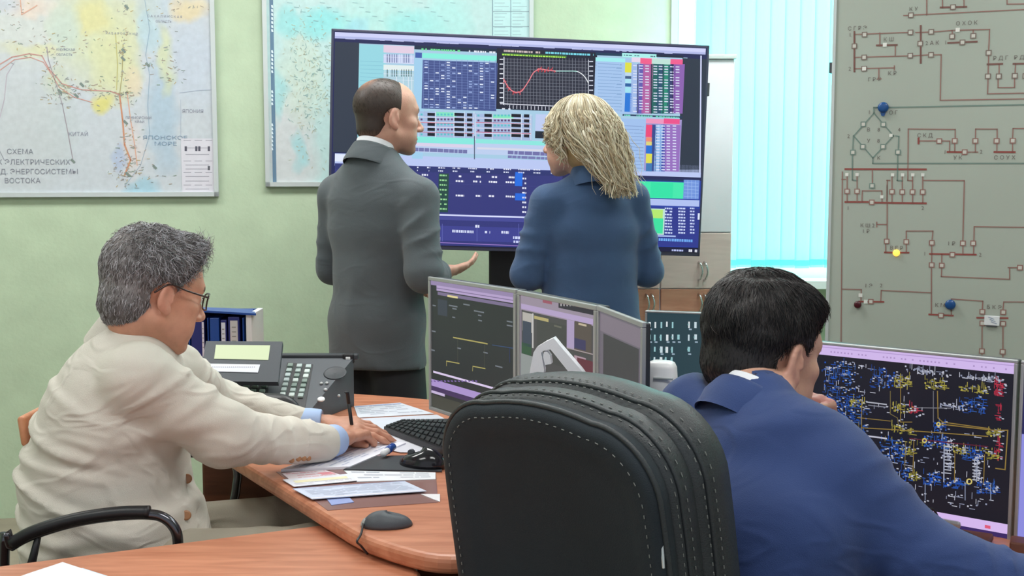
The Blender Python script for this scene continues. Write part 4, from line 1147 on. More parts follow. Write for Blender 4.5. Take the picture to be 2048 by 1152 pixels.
sheet('brownish see-through desk mat under the papers at the front of the desk', [(552, 944), (871, 934), (876, 1005), (655, 1021)], name='desk_mat', m_='mat_plastic', cat='desk mat', z=DZ + .0003, th=.0006)
sheet('printed sheet lying farthest back, behind the keyboard', [(708, 813), (800, 806), (868, 828), (716, 836)], lines=txt(6, S(168, 172, 186), seed=2) + [(.02, .05, .98, .1, S(140, 150, 190))], col=S(206, 210, 220))
sheet('printed sheet between the far sheet and the keyboard', [(700, 839), (874, 830), (905, 846), (768, 860), (696, 866)], col=S(198, 202, 214))
sheet('wide pale sheet under the black keyboard', [(700, 866), (768, 861), (876, 906), (800, 905), (712, 885)], col=S(222, 222, 232), z=DZ + .0022, th=.001)
sheet('white notepad the man in beige is writing on', [(562, 944), (706, 884), (812, 890), (700, 938)], lines=txt(9, S(190, 196, 220), seed=5), th=.006, name='notepad', cat='notepad', col=S(238, 238, 248))
sheet('pinkish printed strip beside the sleeve on the desk edge', [(563, 947), (650, 941), (690, 953), (586, 965)], lines=txt(3, S(222, 176, 186), seed=7) + [(.7, .3, .98, .6, S(230, 150, 160))], col=S(236, 226, 232), z=DZ + .0012)
sheet('sheet with a yellow printed band at the desk edge', [(565, 960), (702, 948), (714, 962), (588, 974)], lines=[(.1, .3, .9, .6, S(232, 226, 190))] + txt(2, S(200, 196, 200), v0=.65, seed=9), col=S(228, 230, 240), z=DZ + .003)
sheet('white sheet lying along the front of the mouse mat', [(688, 942), (871, 946), (871, 959), (714, 964)], lines=txt(3, S(176, 182, 196), seed=10), col=S(232, 234, 240), z=DZ + .0012)
sheet('large printed sheet with a ruled table nearest the chair', [(585, 978), (809, 963), (853, 983), (624, 999)], lines=txt(9, S(172, 180, 202), seed=11) + [(.0, .0, 1, .04, S(150, 160, 196)), (.0, .9, 1, .96, S(240, 236, 246))], col=S(204, 212, 232), z=DZ + .0048)
sheet('small lilac blue label on the desk mat', [(653, 998), (699, 996), (708, 1005), (663, 1011)], name='label_card', cat='card', col=S(150, 164, 214), z=DZ + .0012)
sheet('corner of a white sheet next to the leather chair', [(842, 989), (880, 989), (880, 1004), (866, 999)], col=S(232, 230, 234), z=DZ + .0012)
sheet('black mouse mat beside the notepad', [(687, 941), (742, 915), (880, 911), (884, 944)], name='mouse_mat', m_='darker', cat='mouse mat', z=DZ + .0012, th=.003)

# keyboard
kc = [on_z(px, py, DZ + .004) for px, py in ((768, 864), (806, 851), (936, 846), (912, 921))]
kt = thing('keyboard', 'black keyboard lying beside the leather chair back', 'keyboard', (kc[0] + kc[2]) / 2)
mb = MB(); mb.prism([Vector((p.x, p.y, DZ + .004)) for p in kc], (0, 0, .014)); mb.build('case', 'black', kt)
mb = MB()
for r_ in range(5):
    for c_i in range(14):
        s0 = (c_i + .2) / 14; s1 = (c_i + .9) / 14; t0 = (r_ + .25) / 5.4; t1 = (r_ + .95) / 5.4
        f = lambda s_, t_: kc[0] * (1 - s_) * (1 - t_) + kc[1] * s_ * (1 - t_) + kc[2] * s_ * t_ + kc[3] * (1 - s_) * t_
        p_ = [f(t0, s0), f(t1, s0), f(t1, s1), f(t0, s1)]
        mb.prism([Vector((q.x, q.y, DZ + .018)) for q in p_], (0, 0, .004), S(46, 50, 52))
o = mb.build('keys', 'key', kt); o['kind'] = 'stuff'

# computer mouse on the mat
mc = on_z(845, 916, DZ + .02)
def half_ellip(mb, c, rx, ry, rz, yaw, n=20, m=8, col=(0.5, 0.5, 0.5, 1), p=1.0):
    R_ = yawm(yaw); rings = []
    for k in range(m + 1):
        a = k / m * math.pi / 2
        rr_ = math.cos(a) ** .8 if a < 1.57 else 0.001
        rings.append([Vector(c) + R_ @ Vector((rx * max(rr_, .01) * math.cos(2 * math.pi * i / n), ry * max(rr_, .01) * math.sin(2 * math.pi * i / n), rz * math.sin(a) * (1 - .25 * math.sin(2 * math.pi * i / n) * p))) for i in range(n)])
    mb.rings(rings, col=col)
ms = thing('computer_mouse', 'glossy black computer mouse on the mouse mat', 'mouse', (mc.x, mc.y, DZ + .005))
mb = MB(); half_ellip(mb, (mc.x, mc.y, DZ + .0045), .036, .058, .034, -60); mb.build('shell', mat('glossy black', S(30, 30, 36), .12), ms, smooth=True)
mb = MB(); w_ = yawm(-60) @ Vector((0, .030, .024)); mb.lathe(Vector((mc.x, mc.y, DZ + .0045)) + w_, [(.001, -.004), (.008, -.004), (.008, .004), (.001, .004)], yawm(-60) @ Vector((1, 0, 0)), 14); mb.build('wheel', 'dark', ms)
# marker with blue cap
q0 = on_z(766, 908, DZ + .014); q1 = on_z(786, 893, DZ + .02)
mk = thing('marker', 'short marker with a blue cap at the top of the notepad', 'marker', (q0 + q1) / 2)
mb = MB(); mb.tube([q0, q0.lerp(q1, .6)], .0075, 12); mb.build('barrel', 'white', mk, smooth=True)
mb = MB(); mb.tube([q0.lerp(q1, .45), q1], [.0088, .0088], 12); mb.build('cap', 'blue_plastic', mk, smooth=True)

# flat charging puck / mouse with cable
pc = on_z(775, 1052, DZ)
pk = thing('computer_mouse', 'black low mouse with a cable hanging over the desk edge', 'mouse', (pc.x, pc.y, DZ))
mb = MB(); half_ellip(mb, (pc.x, pc.y, DZ + .0005), .029, .047, .026, 82, p=.6); mb.build('shell', 'dark', pk, smooth=True)
mb = MB(); half_ellip(mb, Vector((pc.x, pc.y, DZ + .0015)) + Vector((-.030, -.002, 0)), .016, .020, .017, 82, p=0); mb.build('nose', 'silver', pk, smooth=True)
mb = MB(); mb.tube(curve_pts([(pc.x - .044, pc.y - .004, DZ + .008), on_z(722, 1068, DZ + .004), on_z(714, 1083, DZ + .002), on_z(722, 1092, DZ - .012), on_z(735, 1108, DZ - .03)], 6), .0022, 6); mb.build('cable', 'black', pk, smooth=True)

# loose papers on the near desk
def warped(label, pts, z, lift, col, seed):
    pw = [on_z(px, py, z) for px, py in pts]; n = 10; r = random.Random(seed); mb = MB(); g = []
    for i in range(n + 1):
        for k in range(n + 1):
            s_, t_ = i / n, k / n
            p = pw[0] * (1 - s_) * (1 - t_) + pw[1] * s_ * (1 - t_) + pw[2] * s_ * t_ + pw[3] * (1 - s_) * t_
            g.append(Vector((p.x, p.y, z + lift * (math.sin(3 * s_ + seed) * .5 + .5) * (.3 + .7 * t_) * s_)))
    N = n + 1; fs = []
    for i in range(n):
        for k in range(n): fs.append((i * N + k, (i + 1) * N + k, (i + 1) * N + k + 1, i * N + k + 1))
    top = len(g); g2 = g + [p - Vector((0, 0, .0015)) for p in g]; fs2 = fs + [tuple(top + j for j in f[::-1]) for f in fs]
    mb.add(g2, fs2, col)
    return mb.build('paper_sheet', 'paper', None, smooth=True, label=label, cat='paper')
warped('topmost crumpled white sheet of the loose pile on the lower desk', [(20, 1160), (125, 1124), (210, 1152), (140, 1190)], .729, .012, S(232, 238, 248), 2)
warped('bluish white sheet beneath the crumpled one on the lower desk', [(55, 1175), (165, 1136), (240, 1160), (170, 1200)], .7225, .003, S(206, 222, 240), 1)
sheet('white paper on the desk under the blue sleeve', [(1672, 1141), (1716, 1130), (1775, 1156), (1690, 1170)], col=S(226, 234, 232), z=DZ + .001)
sheet('greenish document folder lying under the white paper by the blue jacket', [(1676, 1126), (1712, 1118), (1745, 1140), (1660, 1150)], col=S(60, 78, 66), z=DZ + .0003, th=.0006, name='folder', cat='folder')
sheet('white sheet near the foot of the big circuit monitor', [(1990, 1112), (2070, 1120), (2090, 1150), (2035, 1142)], col=S(232, 232, 240), z=DZ + .001)
# reddish brown box by the monitor foot
bc = on_z(2040, 1108, DZ)
mb = MB(); mb.box((bc.x + .02, bc.y, DZ + .012), (.07, .045, .022), yawm(25), .003); mb.build('wooden_box', 'wood_dark', None, label='small brown wooden box in front of the violet monitor', cat='box')
bc = on_z(1945, 1080, DZ)
mb = MB(); mb.box((bc.x - .03, bc.y, DZ + .008), (.12, .05, .014), yawm(30), .004); mb.build('desk_patch', 'wood_dark', None, label='flat brown patch added for desk surface and reflection under the big circuit monitor', cat='desk_patch')  # flat brown piece added for bare desk and its reflection
# cable in front of the big monitor
mb = MB(); mb.tube(curve_pts([P(1846, 1040, 2.09), P(1850, 1022, 2.09), P(1866, 1018, 2.09), P(1876, 1034, 2.09), P(1890, 1052, 2.09), P(1940, 1068, 2.08), on_z(1985, 1098, DZ + .004)], 6), .0022, 6)
mb.build('cable', 'black', None, smooth=True, label='thin black cable curling in front of the big circuit monitor', cat='cable')

# folded white paper standing behind the leather chair, and white plastic case
fp = thing('folded_paper', 'folded white paper strip standing up behind the leather chair', 'paper', P(1110, 760, 2.12).xy.to_3d() + Vector((0, 0, DZ)))
def band(mb, pts, wd, th=.003):
    # a strip of card, wd deep along the line of sight
    dv = Vector((.25, .95, 0)).normalized() * wd
    for p, q in zip(pts, pts[1:]):
        d = (q - p).normalized(); nn_ = d.cross(dv.normalized()).normalized() * th
        mb.add([p - nn_, q - nn_, q - nn_ + dv, p - nn_ + dv, p + nn_, q + nn_, q + nn_ + dv, p + nn_ + dv], [(0, 3, 2, 1), (4, 5, 6, 7), (0, 1, 5, 4), (3, 7, 6, 2), (1, 2, 6, 5), (0, 4, 7, 3)])
YF = 2.12
mb = MB()
def strip2(outer, inner, dep):
    n = len(outer); o3 = [P(x, y, YF) for x, y in outer]; i3 = [P(x, y, YF) for x, y in inner]; dv = Vector((.2, .98, 0)) * dep
    for k in range(n - 1):
        a, b, c, d = o3[k], o3[k + 1], i3[k + 1], i3[k]
        mb.add([a, b, c, d, a + dv, b + dv, c + dv, d + dv], [(0, 3, 2, 1), (4, 5, 6, 7), (0, 1, 5, 4), (1, 2, 6, 5), (2, 3, 7, 6), (3, 0, 4, 7)])
strip2([(1050, 830), (1060, 740), (1067, 705), (1074, 694), (1090, 684), (1107, 676)], [(1078, 830), (1088, 740), (1082, 706), (1086, 702), (1094, 700), (1101, 699)], .02)
mb.build('bent_flap', 'shirt', fp)
mb = MB(); strip2([(1107, 676), (1122, 694), (1162, 740), (1205, 800)], [(1101, 699), (1106, 705), (1134, 740), (1176, 800)], .024); mb.build('long_flap', 'shirt', fp)
mb = MB(); strip2([(1094, 704), (1100, 712), (1102, 728)], [(1088, 704), (1086, 714), (1090, 730)], .02); mb.build('inner_fold', 'shirt', fp)
mb = MB(); strip2([(1050, 830), (1205, 800)], [(1050, 838), (1205, 838)], .03); mb.build('base_flap', 'shirt', fp)
cc = P(1322, 772, 2.13)
wc = thing('plastic_cover', 'white cap-like plastic cover next to the collar of the blue jacket', 'cover', (cc.x, cc.y, DZ))
mb = MB(); hw = .019
Rw = yawm(20)
rings = []
for z_, wx, wy in [(DZ, .055, .03), (.98, .05, .03), (1.035, .031, .028), (1.046, .028, .026), (1.068, .0265, .024), (1.076, .023, .02), (1.079, .016, .014)]:
    rings.append([Vector((cc.x, cc.y, z_)) + Rw @ Vector((wx * math.copysign(abs(math.cos(a)) ** .5, math.cos(a)), wy * math.copysign(abs(math.sin(a)) ** .5, math.sin(a)), 0)) for a in [2 * math.pi * k / 24 for k in range(24)]])
mb.rings(rings); mb.build('shell', 'white', wc, smooth=True)
mb = MB(); mb.box((cc.x, cc.y - .029, 1.052), (.036, .003, .004), Rw, .001); mb.build('groove', 'alu', wc)

# ================================================================== PHONE CONSOLE
NR = P(603, 842, 3.05); FR = P(707, 716, 3.32); FL = P(352, 714, 3.32)
FL.z = FR.z
PH = Plane(Vector((FR.x, FR.y, FR.z)) - (FR - NR), Vector((1, 0, 0)), (FR - Vector((NR.x + .06, NR.y, NR.z))))
ph = thing('phone_console', 'wide dark grey telephone console with many keys, a tilted display and a speaker', 'telephone', (-.72, 3.17, DZ))
mb = MB()
def base_quad(off):
    return [PH.pt(*PH.ab(x, y)) - Vector((0, 0, off)) for x, y in ((603, 842), (707, 716), (358, 712), (230, 838))]
tq = base_quad(0); bq = [Vector((p.x, p.y, DZ + .001)) for p in tq]
mb.add(tq + bq, [(0, 1, 2, 3), (7, 6, 5, 4), (0, 4, 5, 1), (1, 5, 6, 2), (2, 6, 7, 3), (3, 7, 4, 0)])
mb.build('base', 'dark', ph)
mb = MB(); a = P(500, 712, 3.33)
mb.box(P(610, 713, 3.335), (.30, .03, .016), None, .004); mb.build('rear_ridge', 'darker', ph)
sq = P(697, 717, 3.325); mb = MB(); mb.box(sq, (.032, .02, .028), None, .004, mi=0); o = mb.build('corner_unit', 'black', ph)
mb = MB(); mb.box(sq + Vector((0, -.011, 0)), (.013, .003, .012), None, .002); mb.build('corner_light', 'white', o)
Q4 = (4.432, 340, 600)   # scale and origin of the close-up used for the key grid
def keygrid(name, c00, c10, c01, nx, ny, kw, kh, cols, gap_h=.004):
    for j in range(ny):
        for i in range(nx):
            x = c00[0] + (c10[0] - c00[0]) * i / max(nx - 1, 1) + (c01[0] - c00[0]) * j / max(ny - 1, 1)
            y = c00[1] + (c10[1] - c00[1]) * i / max(nx - 1, 1) + (c01[1] - c00[1]) * j / max(ny - 1, 1)
            a, b = PH.ab(Q4[1] + x / Q4[0], Q4[2] + y / Q4[0])
            mb = MB(); mb.box(PH.pt(a, b, .004), (kw, kh, .008), orient(x=PH.u, y=PH.v), .0015, col=random.choice(cols))
            mb.build('key', 'key', ph)
random.seed(9)
gk = [S(120, 142, 128), S(104, 126, 116), S(140, 158, 146)]
keygrid('k', (1068, 592), (1228, 602), (1000, 850), 3, 7, .0145, .0155, [S(198, 210, 206), S(160, 176, 172), S(176, 190, 190), S(120, 138, 130)])
keygrid('k', (520, 772), (838, 772), (480, 870), 5, 3, .0150, .0125, gk)
keygrid('k', (420, 770), (440, 770), (420, 770), 1, 1, .0150, .0125, gk)
# darker beds round the keys
def bed(x0, y0, x1, y1, x2, y2, x3, y3, name):
    mb = MB(); pts = [PH.pt(*PH.ab(Q4[1] + x / Q4[0], Q4[2] + y / Q4[0]), .0008) for x, y in ((x0, y0), (x1, y1), (x2, y2), (x3, y3))]
    mb.prism(pts, PH.n * .0012); mb.build(name, 'black', ph)
bed(950, 935, 1195, 960, 1268, 575, 1040, 560, 'key_bed'); bed(380, 905, 860, 905, 880, 735, 400, 735, 'key_bed')
# speaker bowl, round buttons, handset
sa, sb = PH.ab(340 + 1465 / 4.432, 600 + 650 / 4.432)
mb = MB(); mb.lathe(PH.pt(sa, sb, .0005), [(.032, 0), (.030, .0025), (.026, .001), (.001, -.0002)], PH.n, 28); mb.build('speaker', 'darker', ph, smooth=True)
for x, y, r_ in ((1342, 745, .0048), (1390, 742, .0048), (1378, 800, .0055), (1340, 885, .010), (1498, 855, .004)):
    a, b = PH.ab(340 + x / 4.432, 600 + y / 4.432); mb = MB(); mb.lathe(PH.pt(a, b, .0005), [(r_, 0), (r_, .003), (r_ * .6, .005), (.001, .0052)], PH.n, 16); mb.build('button', 'silver' if r_ < .009 else 'white', ph, smooth=True)
mb = MB(); h0 = P(490, 812, 3.04); h1 = P(590, 822, 2.98)
mb.tube(curve_pts([P(440, 818, 3.08), P(500, 805, 3.06), P(548, 804, 3.03), P(575, 808, 3.01), P(596, 823, 3.0)], 6), [.012 + .011 * math.sin(k / 24 * math.pi) for k in range(25)], 14); mb.build('handset', 'black', ph, smooth=True)
# tilted display module
dTL = P(413, 684, 3.22); dTR = P(565, 684, 3.22); dBL = P(399, 760, 3.12)
DM = Plane(dBL, Vector((1, 0, 0)), dTL - dBL - Vector((dTL.x - dBL.x, 0, 0)))
w_ = dTR.x - dTL.x + .004; h_ = (dTL - dBL).length
Rd = orient(x=DM.u, y=DM.v)
mb = MB(); c4 = [DM.ab(x, y) for x, y in ((399, 762), (556, 764), (565, 683), (412, 682))]
mb.prism([DM.pt(a, b, 0) for a, b in c4], -DM.n * .016); o = mb.build('display_module', 'dark', ph)
mb = MB(); c4 = [DM.ab(340 + x / 4.432, 600 + y / 4.432) for x, y in ((392, 522), (872, 532), (888, 405), (408, 400))]
mb.prism([DM.pt(a, b, .0006) for a, b in c4], DM.n * .001, S(226, 240, 196)); mb.build('small_screen', 'screen', o, label='pale yellow lit display window')
mb = MB(); c4 = [DM.ab(340 + x / 4.432, 600 + y / 4.432) for x, y in ((284, 632), (780, 646), (800, 575), (306, 566))]
mb.prism([DM.pt(a, b, .0006) for a, b in c4], DM.n * .001, S(226, 228, 240))
for k in range(26):
    x = 320 + k * 17
    pa = DM.ab(340 + x / 4.432, 600 + 602 / 4.432); DM.rect(mb, pa[0], pa[1], pa[0] + .0022, pa[1] + .0028, .0020, S(150, 152, 170))
mb.build('name_strip', 'paper', o)
mb = MB(); mb.box((P(485, 745, 3.24).x, 3.23, .845), (.12, .05, .05), None, .006); mb.build('hinge_block', 'darker', ph)

# ================================================================== BLUE DESK FILE AND FOLDERS
YB = 3.56
fx = lambda px, Y=YB: (px - 1024) / FPX * Y
fo = thing('file_organizer', 'bright blue open desk file holder against the green wall, holding folders', 'file holder', (fx(415), YB + .09, DZ))
ztop = P(400, 617, YB).z
def vbox(mb, x0, x1, y0, y1, z0, z1, bev=.0015): mb.box(((x0 + x1) / 2, (y0 + y1) / 2, (z0 + z1) / 2), (x1 - x0, y1 - y0, z1 - z0), None, bev)
pe = Plane((fx(400), YB, P(400, 617, YB).z), Vector((fx(510) - fx(400), -.02, P(510, 626, YB - .02).z - P(400, 617, YB).z)), ZZ)
mb = MB(); mb.prism([P(330, 616, YB - .01), P(512, 627, YB - .01), P(505, 618, YB + .20), P(350, 612, YB + .20)], (0, 0, -.006)); mb.build('top_shelf', 'blue_plastic', fo)
zt = P(470, 632, YB).z
mb = MB(); vbox(mb, fx(330), fx(487), YB + .19, YB + .195, DZ + .002, zt); mb.build('back_panel', 'blue_plastic', fo)
mb = MB(); vbox(mb, fx(330), fx(500), YB, YB + .19, DZ + .001, DZ + .007); mb.build('tray', 'blue_plastic', fo)
for px in (372, 410, 481):
    mb = MB(); vbox(mb, fx(px) - .002, fx(px) + .002, YB + .005, YB + .19, DZ + .007, zt - .006); mb.build('divider', 'blue_plastic', fo)
def folder(label, x0, x1, ytop, m_, strip=None, y=YB + .002, dep=.17):
    z1 = P((x0 + x1) / 2, ytop, y).z
    t = thing('folder', label, 'folder', (fx((x0 + x1) / 2, y), y + dep / 2, DZ + .007))
    mb = MB(); vbox(mb, fx(x0, y) + .001, fx(x1, y) - .001, y, y + dep, DZ + .008, z1); mb.build('spine', m_, t)
    if strip:
        s0, s1, sy, c = strip
        mb = MB(); mb.box((fx((s0 + s1) / 2, y), y - .0012, (P(400, sy, y).z + DZ + .05) / 2), (fx(s1, y) - fx(s0, y), .0015, P(400, sy, y).z - DZ - .05), None, col=c)
        for k in range(5): mb.box((fx((s0 + s1) / 2, y), y - .0023, P(400, sy, y).z - .02 - k * .014), ((fx(s1, y) - fx(s0, y)) * .55, .0006, .003), None, col=S(150, 150, 150))
        mb.build('label_strip', 'paper', t)
folder('thin pale folder standing first behind the cheek of the man in beige', 352, 369, 676, 'alu')
folder('navy folder with a white edge strip in the blue holder', 376, 403, 640, 'navy_plastic', (403 - 4, 403, 644, S(226, 222, 240)))
folder('mid blue folder in the middle of the blue holder', 414, 434, 636, 'blue_plastic')
folder('navy folder with a narrow white label strip in the holder', 436, 449, 640, 'navy_plastic', (438, 446, 645, S(222, 226, 240)))
folder('blue folder with a wide grey printed label in the holder', 451, 475, 634, 'navy_plastic', (456, 471, 641, S(206, 204, 206)))
folder('white document stack at the outer end of the blue holder', 487, 500, 629, 'white')

# ================================================================== LEATHER OFFICE CHAIR
ch = thing('office_chair', 'high-backed black leather office chair with grey stitching, seen from behind', 'office chair', (.30, 1.90, 0))
CF = Vector((.70, .714, 0)).normalized(); CRt = Vector((CF.y, -CF.x, 0))
rec = rad(10)
CU = (ZZ * math.cos(rec) - CF * math.sin(rec)); CN = CF * math.cos(rec) + ZZ * math.sin(rec)
CO = Vector((.045, 1.675, 1.082))           # top centre of the outer back panel
def cpt(x, y, z): return CO + CRt * x + CN * y + CU * z       # z is down-negative from top
def outline(hw, ztop, zbot, rc, n=9, flare=0.0, skew=0.0):
    pts = []
    def hwz(z): return hw + flare * (ztop - z)
    for k in range(n + 1):
        a = math.pi / 2 * k / n
        pts.append((hwz(ztop) - rc + rc * math.sin(a), ztop - rc + rc * math.cos(a) ))
    pts = pts
    m = 8
    for k in range(1, m + 1):
        z = ztop - rc + (zbot - ztop + rc) * k / m
        pts.append((hwz(z) - .0, z))
    left = [(-x, z) for x, z in pts[::-1]]
    arch = []
    x0 = hwz(ztop) - rc
    for k in range(1, 8):
        x = -x0 + 2 * x0 * k / 8
        arch.append((x, ztop + .012 * (1 - (x / x0) ** 2)))
    return pts, left, arch
def pad(name, hw, zt_, zb_, rc, layers, m_, parent, flare=0.0):
    """layers: (depth, inset)"""
    mb = MB(); rings = []
    for dp, ins in layers:
        p, l, ar = outline(hw - ins, zt_ - ins, zb_ + ins * .3, max(rc - ins * .6, .02), flare=flare)
        rings.append([cpt(x, dp, z) for x, z in p + l + ar])
    mb.rings(rings, cap=True)
    return mb.build(name, m_, parent, smooth=True)
pad('outer_panel', .208, .0, -.56, .105, [(-.014, .06), (-.022, .045), (-.028, .016), (-.026, .006), (-.016, .0), (.004, .001), (.012, .012)], 'leather2', ch, .015)
mid = pad('back_shell', .212, .004, -.56, .11, [(.004, .014), (.008, .004), (.022, 0), (.05, .0), (.058, .004), (.064, .018)], 'leather', ch, .015)
cush = pad('backrest_cushion', .219, .004, -.57, .11, [(.045, .03), (.055, .008), (.070, .0), (.10, -.004), (.125, .0), (.145, .016), (.155, .05)], 'leather', ch, .012)
# piping and stitching along the seams
def seam_line(name, hw, zt_, zb_, rc, dp, m_, r, dashed, parent, flare=.015):
    p, l, ar = outline(hw, zt_, zb_, rc, n=14, flare=flare)
    pts = [cpt(x, dp, z) for x, z in l + ar + p]
    mb = MB()
    if not dashed: mb.tube(pts, r, 6)
    else:
        fine = []
        for a, b in zip(pts, pts[1:]):
            n = max(1, int((b - a).length / .0045))
            fine += [a.lerp(b, k / n) for k in range(n)]
        for k in range(0, len(fine) - 2, 3): mb.tube([fine[k], fine[k + 1]], r, 4)
    o = mb.build(name, m_, parent, smooth=not dashed)
    return o
seam_line('piping', .2085, .001, -.55, .105, -.016, 'leather', .004, False, ch)
seam_line('piping', .2125, .0045, -.55, .11, .022, 'leather', .0035, False, mid)
seam_line('piping', .2195, .005, -.56, .11, .072, 'leather', .004, False, cush)
for hw_, z_, rc_, dp_, par in ((.188, -.018, .092, -.0285, ch), (.2105, .003, .11, .014, mid), (.213, .0047, .11, .034, mid), (.2200, .0055, .112, .063, cush), (.2225, .0075, .112, .084, cush)):
    o = seam_line('stitching', hw_, z_, -.55, rc_, dp_, 'stitch', .0008, True, par); o['kind'] = 'stuff'
zp = P(1327, 1040, 1.50); zq = P(1325, 1092, 1.49)
o_ = Vector(zp)
pos = cpt(.205, -.018, -.15)
mb = MB(); mb.box(pos, (.008, .004, .012), None, .001); mb.tube([pos, pos + Vector((.002, -.004, -.032))], [.0030, .0018], 6); mb.build('zip_pull', 'alu', mid, label='pale metal zip pull')
# seat, arms, base
seatc = Vector((.30, 1.90, .47))
Rc = orient(x=CRt, y=CF)
mb = MB(); mb.box(seatc, (.50, .50, .10), Rc, .04, seg=4); mb.build('seat', 'leather', ch, smooth=True)
mb = MB(); mb.box(seatc + Vector((0, 0, -.065)), (.36, .36, .03), Rc, .01); mb.build('seat_plate', 'black', ch)
mb = MB(); mb.tube([seatc - Vector((0, 0, .09)), Vector((.30, 1.90, .09))], .028, 16); mb.build('gas_column', 'black', ch, smooth=True)
for s in (-1, 1):
    mb = MB(); b_ = seatc + CRt * (.27 * s)
    mb.tube(curve_pts([b_ - CF * .12 + Vector((0, 0, -.03)), b_ - CF * .16 + Vector((0, 0, .12)), b_ - CF * .10 + Vector((0, 0, .20)), b_ + CF * .12 + Vector((0, 0, .20)), b_ + CF * .17 + Vector((0, 0, .14)), b_ + CF * .10 + Vector((0, 0, -.03))], 6), .014, 10)
    mb.build('armrest', 'black', ch, smooth=True)
for k in range(5):
    a = rad(72 * k + 20); e = Vector((math.cos(a), math.sin(a), 0)); c0 = Vector((.30, 1.90, .095))
    mb = MB(); mb.tube([c0, c0 + e * .16 + Vector((0, 0, -.01)), c0 + e * .29 + Vector((0, 0, -.025))], [.026, .021, .015], 10); l_ = mb.build('base_leg', 'black', ch, smooth=True)
    mb = MB(); w0 = c0 + e * .29; w0.z = .028; sd = Vector((-e.y, e.x, 0)); mb.lathe(w0 - sd * .02, [(.001, 0), (.027, 0), (.027, .04), (.001, .04)], sd, 18); mb.build('caster', 'black', l_)

# ================================================================== VISITOR CHAIR OF THE MAN IN BEIGE
vc = thing('armchair', 'wooden-backed chair with a looping black and chrome tube armrest', 'chair', (-.86, 2.52, 0))
ya = 2.27
arm = [P(12, 1200, ya), P(8, 1120, ya), P(24, 1092, ya), P(70, 1068, ya), P(150, 1044, ya), P(235, 1031, ya), P(300, 1029, ya), P(330, 1037, ya), P(350, 1058, ya), P(356, 1085, ya), P(352, 1120, ya)]
arm[0].z = .0 + .02; arm[0].x -= .03
legpts = arm + [Vector((arm[-1].x - .01, ya, .55)), Vector((arm[-1].x, ya, .02))]
mb = MB(); mb.tube(curve_pts(legpts, 7), .0105, 12); mb.build('tube_frame', 'dark_chrome', vc, smooth=True)
mb = MB(); mb.tube(curve_pts([p + Vector((0, -.002, .006)) for p in arm[2:7]], 7), .0125, 12); mb.build('arm_pad', 'black', vc, smooth=True)
mb = MB(); ar2 = [Vector((p.x, 2.78, p.z)) for p in legpts]; mb.tube(curve_pts(ar2, 7), .0105, 12); mb.build('tube_frame', 'dark_chrome', vc, smooth=True)
mb = MB(); mb.tube(curve_pts([p + Vector((0, 0, .006)) for p in ar2[2:7]], 7), .0125, 12); mb.build('arm_pad', 'black', vc, smooth=True)
mb = MB(); mb.box((-.86, 2.525, .455), (.44, .46, .06), None, .025, seg=3); mb.build('seat', 'fabric_seat', vc, smooth=True)
mb = MB(); mb.box((-1.030, 2.575, .872), (.016, .19, .065), Matrix.Rotation(rad(-7), 3, 'Y'), .008, seg=3); mb.build('backrest', 'wood2', vc, smooth=True)
for y in (2.57, 2.65):
    mb = MB(); mb.tube(curve_pts([(-1.02, y, .44), (-1.04, y, .55), (-1.035, y, .70), (-1.030, y, .86)], 5), .011, 10); mb.build('back_post', 'black', vc, smooth=True)
mb = MB(); q = P(78, 1066, ya); mb.tube([q, P(62, 1132, ya), Vector((P(52, 1150, ya).x, ya, .5))], [.006, .009, .009], 8); mb.build('strut', 'black', vc, smooth=True)

# ================================================================== SMOOTH BODIES
def axis_pts(lo, hi, h, fine):
    fine = sorted((max(a, lo), min(b, hi), f) for a, b, f in fine if b > lo and a < hi)
    pts = []; x = lo
    def step(x):
        s = h
        for a, b, f in fine:
            if a - 1e-9 <= x < b: s = min(s, f)
        return s
    while x < hi:
        pts.append(x); s = step(x); nx = x + s
        for a, b, f in fine:
            if x < a < nx - 1e-6: nx = a
        x = nx
    pts.append(x)
    return np.array(pts)

